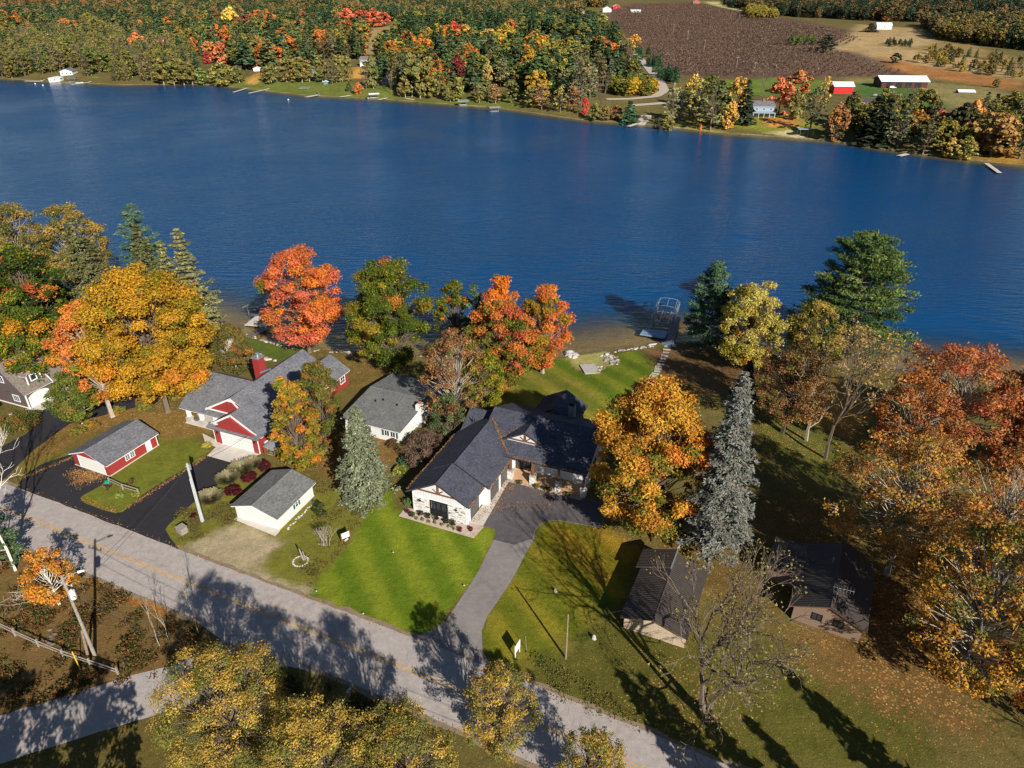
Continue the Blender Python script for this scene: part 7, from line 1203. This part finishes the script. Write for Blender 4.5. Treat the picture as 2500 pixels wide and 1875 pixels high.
# ------------------------------------------------------------------ far buildings, roads, docks and boats
def gravel(name, pts, half, mat='gravelroad'):
    P = WP(pts); k = np.concatenate([[0], np.cumsum(np.linalg.norm(np.diff(P, axis=0), axis=1))]); s = np.linspace(0, k[-1], int(k[-1] / 4) + 2); c = np.stack([np.interp(s, k, P[:, 0]), np.interp(s, k, P[:, 1])], 1); a, b_ = band(c, half); n = len(c)
    tag(MB().add([(*q, float(hz(*q)) + .25) for q in a] + [(*q, float(hz(*q)) + .25) for q in b_], [(i, i + 1, n + i + 1, n + i) for i in range(n - 1)]).build(name, M[mat]), kind='structure')
gravel('far_road', [(1480, 243), (1540, 242), (1600, 236), (1622, 222), (1612, 200), (1590, 175), (1555, 135), (1500, 90), (1440, 45), (1420, 25)], 3.2); gravel('boat_ramp', [(1545, 258), (1600, 254), (1640, 250), (1680, 250)], 3.4); gravel('boat_ramp', [(1580, 282), (1570, 296), (1556, 308)], 3)
def house(name, label, x, y, deg, w_, l, hw, hr, wall, roof, wins=3, axis='y', cat='house', chim=None):
    p = W(x, y); b = Bld(name, label, cat, (p[0], p[1], p[2]), deg)
    if axis == 'y': b.gwall(-w_ / 2, w_ / 2, 0, l, hw, hw, 0, hr - .15, M[wall], base=-1.5); b.roof(-w_ / 2 - .5, w_ / 2 + .5, 0, hw - .05, hw - .05, hr, -.5, l + .5, M[roof], M['white'], cap=False)
    else: b.gwall(0, l, -w_ / 2, w_ / 2, hw, hw, l / 2, hr - .15, M[wall], 'x', base=-1.5); b.roof(-.5, l + .5, l / 2, hw - .05, hw - .05, hr, -w_ / 2 - .5, w_ / 2 + .5, M[roof], M['white'], 'x', cap=False)
    for i in range(wins): b.window((-w_ / 2 + w_ * (i + .5) / wins - .5, 0, .9 + max(0, hw - 3.0)), FX, FN, 1.1, 1.2, 1, 1, M['white'], .12, name='window')
    if chim: b.box('chimney', M[chim], -.5, .5, l * .4, l * .4 + 1, hr - 1, hr + 1.1)
    return b
house('far_cottage', 'white lakeside cottage with grey roof at the left far shore', 163, 184, 8, 9, 11, 3, 4.8, 'white', 'sh_grey', 3); b = house('boathouse', 'white boathouse standing at the water on the left far shore', 134, 200, 4, 8.5, 6, 2.8, 3.6, 'white', 'white_metal', 1, cat='boathouse')
b = house('far_house', 'blue grey two storey house with grey roof behind the far cedars', 895, 162, -8, 11, 8, 5.2, 7.4, 'bluegrey', 'sh_taupe', 3, 'x'); b.gwall(-4.5, -.8, -3, 0, 2.6, 2.6, -2.6, 3.4, M['white'], name='porch'); b.roof(-4.9, -.4, -2.6, 2.5, 2.5, 3.6, -3.3, 1, M['pinkroof'], M['white'], name='porch_roof', cap=False)
b = house('gabled_cottage', 'small dark gabled cottage with white trim on the far bank', 943, 208, -5, 6, 7, 3.0, 6.0, 'darkgrey', 'sh_grey', 3, cat='cottage'); b.window((-.7, 0, 3.2), FX, FN, 1.4, 1.2, 2, 1, M['white'], .12); b.box('deck', M['white'], 2.0, 6.5, -2.0, .5, .8, 1.0)
house('garden_shed', 'tiny teal shed on the far lawn', 795, 207, 5, 3, 3, 2, 2.8, 'teal', 'white_metal', 1, cat='shed'); house('teal_cabin', 'teal cabin half hidden behind the far cedar row', 768, 184, 0, 5, 6, 3.2, 4.8, 'teal', 'brick', 2, cat='cabin'); house('pole_tent', 'white canopy shelter under the far dark pines', 627, 174, 10, 5, 6, 2.2, 3.2, 'white', 'white_metal', 0, cat='shelter')
b = house('deck_house', 'dark roofed two storey house with long balcony on the far slope', 1168, 114, -5, 13, 8, 5, 7, 'darkgrey', 'sh_grey', 4, 'x'); b.box('balcony', M['white'], -6.5, 6.5, -2, 0, 2.6, 2.8)
for x in (-6.3, -3, 0, 3, 6.3): b.box('balcony_post', M['white'], x - .1, x + .1, -1.95, -1.75, -1, 2.6)
house('pink_roof_house', 'white house with pinkish roof in the far woods', 1255, 150, -8, 12, 8, 2.8, 4.4, 'white', 'pinkroof', 3, 'x'); house('ranch_house', 'white ranch house with pale grey roof in the far woods', 1330, 111, -10, 12, 9, 2.8, 4.6, 'white', 'sh_grey2', 3); house('cabin', 'small house with terracotta roof in the far woods', 1283, 105, 0, 8, 7, 2.6, 4.0, 'brownwall', 'pinkroof', 2, 'x', cat='cabin'); house('white_gable_house', 'narrow white gable showing between far spruces', 1446, 112, 0, 5, 8, 5.5, 7.0, 'white', 'sh_grey', 1)
b = house('lake_house', 'two storey blue grey house with brick chimney on the right far lawn', 1862, 285, -8, 11, 9, 5.4, 7.6, 'bluegrey', 'sh_grey', 3, 'x', chim='brick'); MB().slab([(-6, -3.2, 2.3), (6, -3.2, 2.3), (6, .1, 3.0), (-6, .1, 3.0)], .15).build('porch_roof', M['bluegrey'], b.r)
for x in (-5.6, -2.8, 0, 2.8, 5.6): b.box('porch_post', M['white'], x - .1, x + .1, -3.1, -2.9, -.5, 2.2)
house('red_barn', 'bright red barn with white metal roof by the far orchard', 2058, 229, -3, 12, 9, 4.4, 6.6, 'red_paint', 'white_metal', 0, 'x', cat='barn')
p = W(2150, 215); b = Bld('pole_barn', 'long pole barn with white metal roof and dark red end wall', 'barn', p, -4); b.gwall(0, 14, 0, 29, 4.2, 4.2, 7, 6.6, plain('barn_red_boards', S(92, 48, 44), .8, .15), 'x', base=-1); b.roof(-1, 15, 7, 4.1, 4.1, 7.0, -1, 30, M['white_metal'], M['white'], 'x', cap=False); b.panel((0, 4, 0), LX, LN, -3, 0, 0, 3.4, .01, .06, M['black'], 'barn_door')
for x in (3, 9, 15, 21): b.panel((x, 0, 0), FX, FN, 0, 4, 0, 3.2, .01, .05, M['black'], 'bay_door')
house('plum_roof_house', 'house with dull plum roof among the right far trees', 2110, 262, -20, 10, 9, 2.8, 4.6, 'brownwall', 'plum', 1, 'x'); house('tarp_shelter', 'low white tarp shelter in the mown field', 2360, 228, -10, 9, 5, .9, 2.0, 'darkgrey', 'white_metal', 0, 'x', cat='shelter')
house('far_farmhouse', 'white farmhouse among trees at the upper right', 2158, 72, -10, 16, 10, 4, 7, 'white', 'white_metal', 1, 'x'); house('far_farmhouse', 'white farmhouse near the top beside the orchard', 1482, 30, 0, 14, 12, 5, 8.5, 'white', 'white_metal', 1); house('far_farmhouse', 'red and white farm building at the top right of the orchard road', 1505, 22, 0, 12, 12, 4, 7, 'red_paint', 'white_metal', 1); house('far_barn', 'dull red barn on the skyline above the orchard', 1700, 10, 0, 14, 12, 4, 8, 'brick', 'sh_grey', 0, cat='barn'); house('far_house', 'pale house on the skyline left of the far road', 1330, 20, 0, 14, 10, 4, 7, 'white', 'sh_grey', 1, 'x'); house('farm_shed', 'long low white shed at the orchard top corner', 1552, 30, 0, 16, 6, 2.5, 3.8, 'white', 'white_metal', 0, 'x', cat='shed')
# cars and gear in the far farmyard
def car(label, x, y, col, deg):
    p = W(x, y); o = empty('parked_car', p, R(deg), label, 'car', 'vehicles by the pole barn'); MB().add([(-2.2, -.9, .4), (2.2, -.9, .4), (2.2, .9, .4), (-2.2, .9, .4), (-2.2, -.9, .95), (2.2, -.85, .85), (2.2, .85, .85), (-2.2, .9, .95)], [(0, 3, 2, 1), (4, 5, 6, 7), (0, 1, 5, 4), (1, 2, 6, 5), (2, 3, 7, 6), (3, 0, 4, 7)]).build('body', M[col], o); MB().add([(-2.0, -.85, .95), (1.1, -.85, .95), (1.1, .85, .95), (-2.0, .85, .95), (-1.7, -.7, 1.55), (.4, -.7, 1.55), (.4, .7, 1.55), (-1.7, .7, 1.55)], [(4, 5, 6, 7), (0, 1, 5, 4), (1, 2, 6, 5), (2, 3, 7, 6), (3, 0, 4, 7)]).build('cabin', M[col], o)
    for xx in (-1.4, 1.4):
        for yy in (-.9, .75): MB().tube((xx, yy, .36), (xx, yy + .16, .36), .36, n=10).build('wheel', M['black'], o)
car('white van parked in front of the pole barn', 2160, 232, 'white', 30); car('white car under the pole barn eaves', 2178, 216, 'white', 5); car('pale car right of the white van', 2140, 236, 'steel', -20); car('dark car beside the white van', 2178, 229, 'darkgrey', 10)
# poles along the orchard
for k, (x, y, tp) in enumerate(((1606, 56, 36), (1644, 78, 58), (1678, 100, 74), (1719, 124, 96), (1798, 164, 138), (1842, 172, 158))):
    p = W(x, y); h = max(6, px_h(p, tp)); o = empty('utility_pole', p, 0, '%s pole of the line crossing the far orchard' % ('top', 'second', 'third', 'fourth', 'fifth', 'lowest')[k], 'pole', 'poles crossing the orchard'); MB().tube((0, 0, 0), (0, 0, h), .22, .15, 6).build('shaft', M['greywood'], o); MB().box(-1.3, 1.3, -.08, .08, h - .8, h - .6).build('crossarm', M['greywood'], o)
# docks, lifts and boats on the far shore
Z2 = LAKE + .75
def fdock(label, a, b_, wd=1.6): dock('far_dock', label, at(*a, Z2), at(*b_, Z2), wd, Z2, 'alu_deck', 'docks on the far shore', piece=6)
CA = lambda x, y: (.19 * x, 100 + .19 * y); CM = lambda x, y: (540 + .1989 * x, 130 + .1989 * y)
fdock('pale dock left of the white boathouse', CA(330, 512), CA(520, 518), 2.2); fdock('pale dock with moored boats right of the white boathouse', CA(920, 555), CA(1140, 530), 2.0); fdock('pale seawall dock along the left far shore', CA(1140, 520), CA(1420, 495), 1.6)
fdock('pale dock left of the lawn on the far shore', CM(320, 425), CM(155, 475)); fdock('pale dock with chairs beside the far lawn', CM(590, 432), CM(345, 488)); fdock('pale dock below the small round orange tree', CM(1660, 500), CM(1460, 535)); fdock('pale dock end right of the white covered boat', CM(2030, 545), CM(1940, 568)); fdock('brown dock beside the silver pontoon boat', CM(1190, 510), CM(1045, 535), 2.4)
fdock('small pale dock at the far boat ramp', (1562, 299), (1535, 308), 2.0); fdock('small grey dock in shade at the right far shore', (2195, 380), (2215, 375), 2.0); fdock('long grey dock at the right end of the far shore', (2408, 398), (2440, 421), 1.8); fdock('pale dock below the tall far cedars', (1010, 243), (990, 240), 1.6)
def flift(label, x, y, deg, canopy=None, ln=7): c = at(x, y, LAKE); lift('far_boat_lift', label, c, R(deg), 3.6, ln, 2.8, .5, 'boat lifts on the far shore', 6, canopy=canopy)
flift('empty silver boat lift at the far lawn, nearer the cedars', 1130, 258, 20, 'steel'); flift('empty silver boat lift standing out in the far water', 1206, 274, 25, 'steel'); flift('grey canopied boat lift on the left far shore', 178, 200, 10, 'darkgrey'); flift('white canopied boat lift beside the maroon boat', 913, 240, 20, 'white'); flift('empty boat lift frames on the far lawn edge', 745, 225, 5)
p = W(1958, 332); lift('far_boat_lift', 'bare boat lift with flat roof pulled up on the right far lawn', p, 0, 4, 6, 4.2, .2, 'boat lifts on the far shore', 4, canopy='steel')
def fboat(label, x, y, deg, ln, hull, top): c = at(x, y, LAKE + .3); boat(label, c, LAKE + .3, R(deg), ln, 2.4, hull, top, 'boats moored across the lake')
fboat('maroon covered boat beside the white canopied lift', 898, 240, -80, 6, 'white', 'maroon'); fboat('silver pontoon boat at the brown far dock', 774, 232, -85, 7, 'steel', 'bluegrey'); fboat('white pontoon boat left of the white boathouse', 104, 198, -70, 7, 'white', 'white'); fboat('white boat at the dock right of the white boathouse', 195, 203, 10, 5, 'white', 'darkgrey'); fboat('blue covered boat at the left far seawall', 252, 192, 10, 5, 'blue', 'darkgrey')
for k, (x, y, c) in enumerate(((86, 205, 'white'), (105, 209, 'white'), (704, 244, 'white'), (706, 244, 'white'))[:3]): p = at(x, y, LAKE + .1); o = empty('mooring_buoy', p, 0, ('white mooring buoy off the left far dock, left of two', 'white mooring buoy off the left far dock, right of two', 'white mooring buoy off the far lawn')[k], 'buoy'); MB().tube((0, 0, -.3), (0, 0, .4), .5, .5, 10).build('body', M[c], o); MB().tube((0, 0, .4), (0, 0, .7), .5, .15, 10).build('top', M[c], o)
p = W(1711, 318); o = empty('paddle_board', p, 0, 'orange paddle board standing by the far poplars', 'board'); MB().add([(-.4, 0, 0), (.4, 0, 0), (.45, 0, 1.6), (.2, 0, 2.7), (-.2, 0, 2.7), (-.45, 0, 1.6), (-.4, .12, 0), (.4, .12, 0), (.45, .12, 1.6), (.2, .12, 2.7), (-.2, .12, 2.7), (-.45, .12, 1.6)], [tuple(range(6)), tuple(range(6, 12))[::-1]] + [(i, (i + 1) % 6, 6 + (i + 1) % 6, 6 + i) for i in range(6)]).build('board', M['orange'], o)
p = W(232, 189); o = empty('kayak', p, .1, 'lime green kayak on the left far bank', 'kayak'); MB().add([(-2.2, 0, .4), (-.8, -.4, .4), (.8, -.4, .4), (2.2, 0, .4), (.8, .4, .4), (-.8, .4, .4), (-1.2, 0, 0), (1.2, 0, 0)], [(0, 1, 2, 3, 4, 5), (0, 6, 1), (1, 6, 7, 2), (2, 7, 3), (3, 7, 4), (4, 7, 6, 5), (5, 6, 0)]).build('hull', plain('lime_plastic', S(150, 220, 60), .4, .05), o)
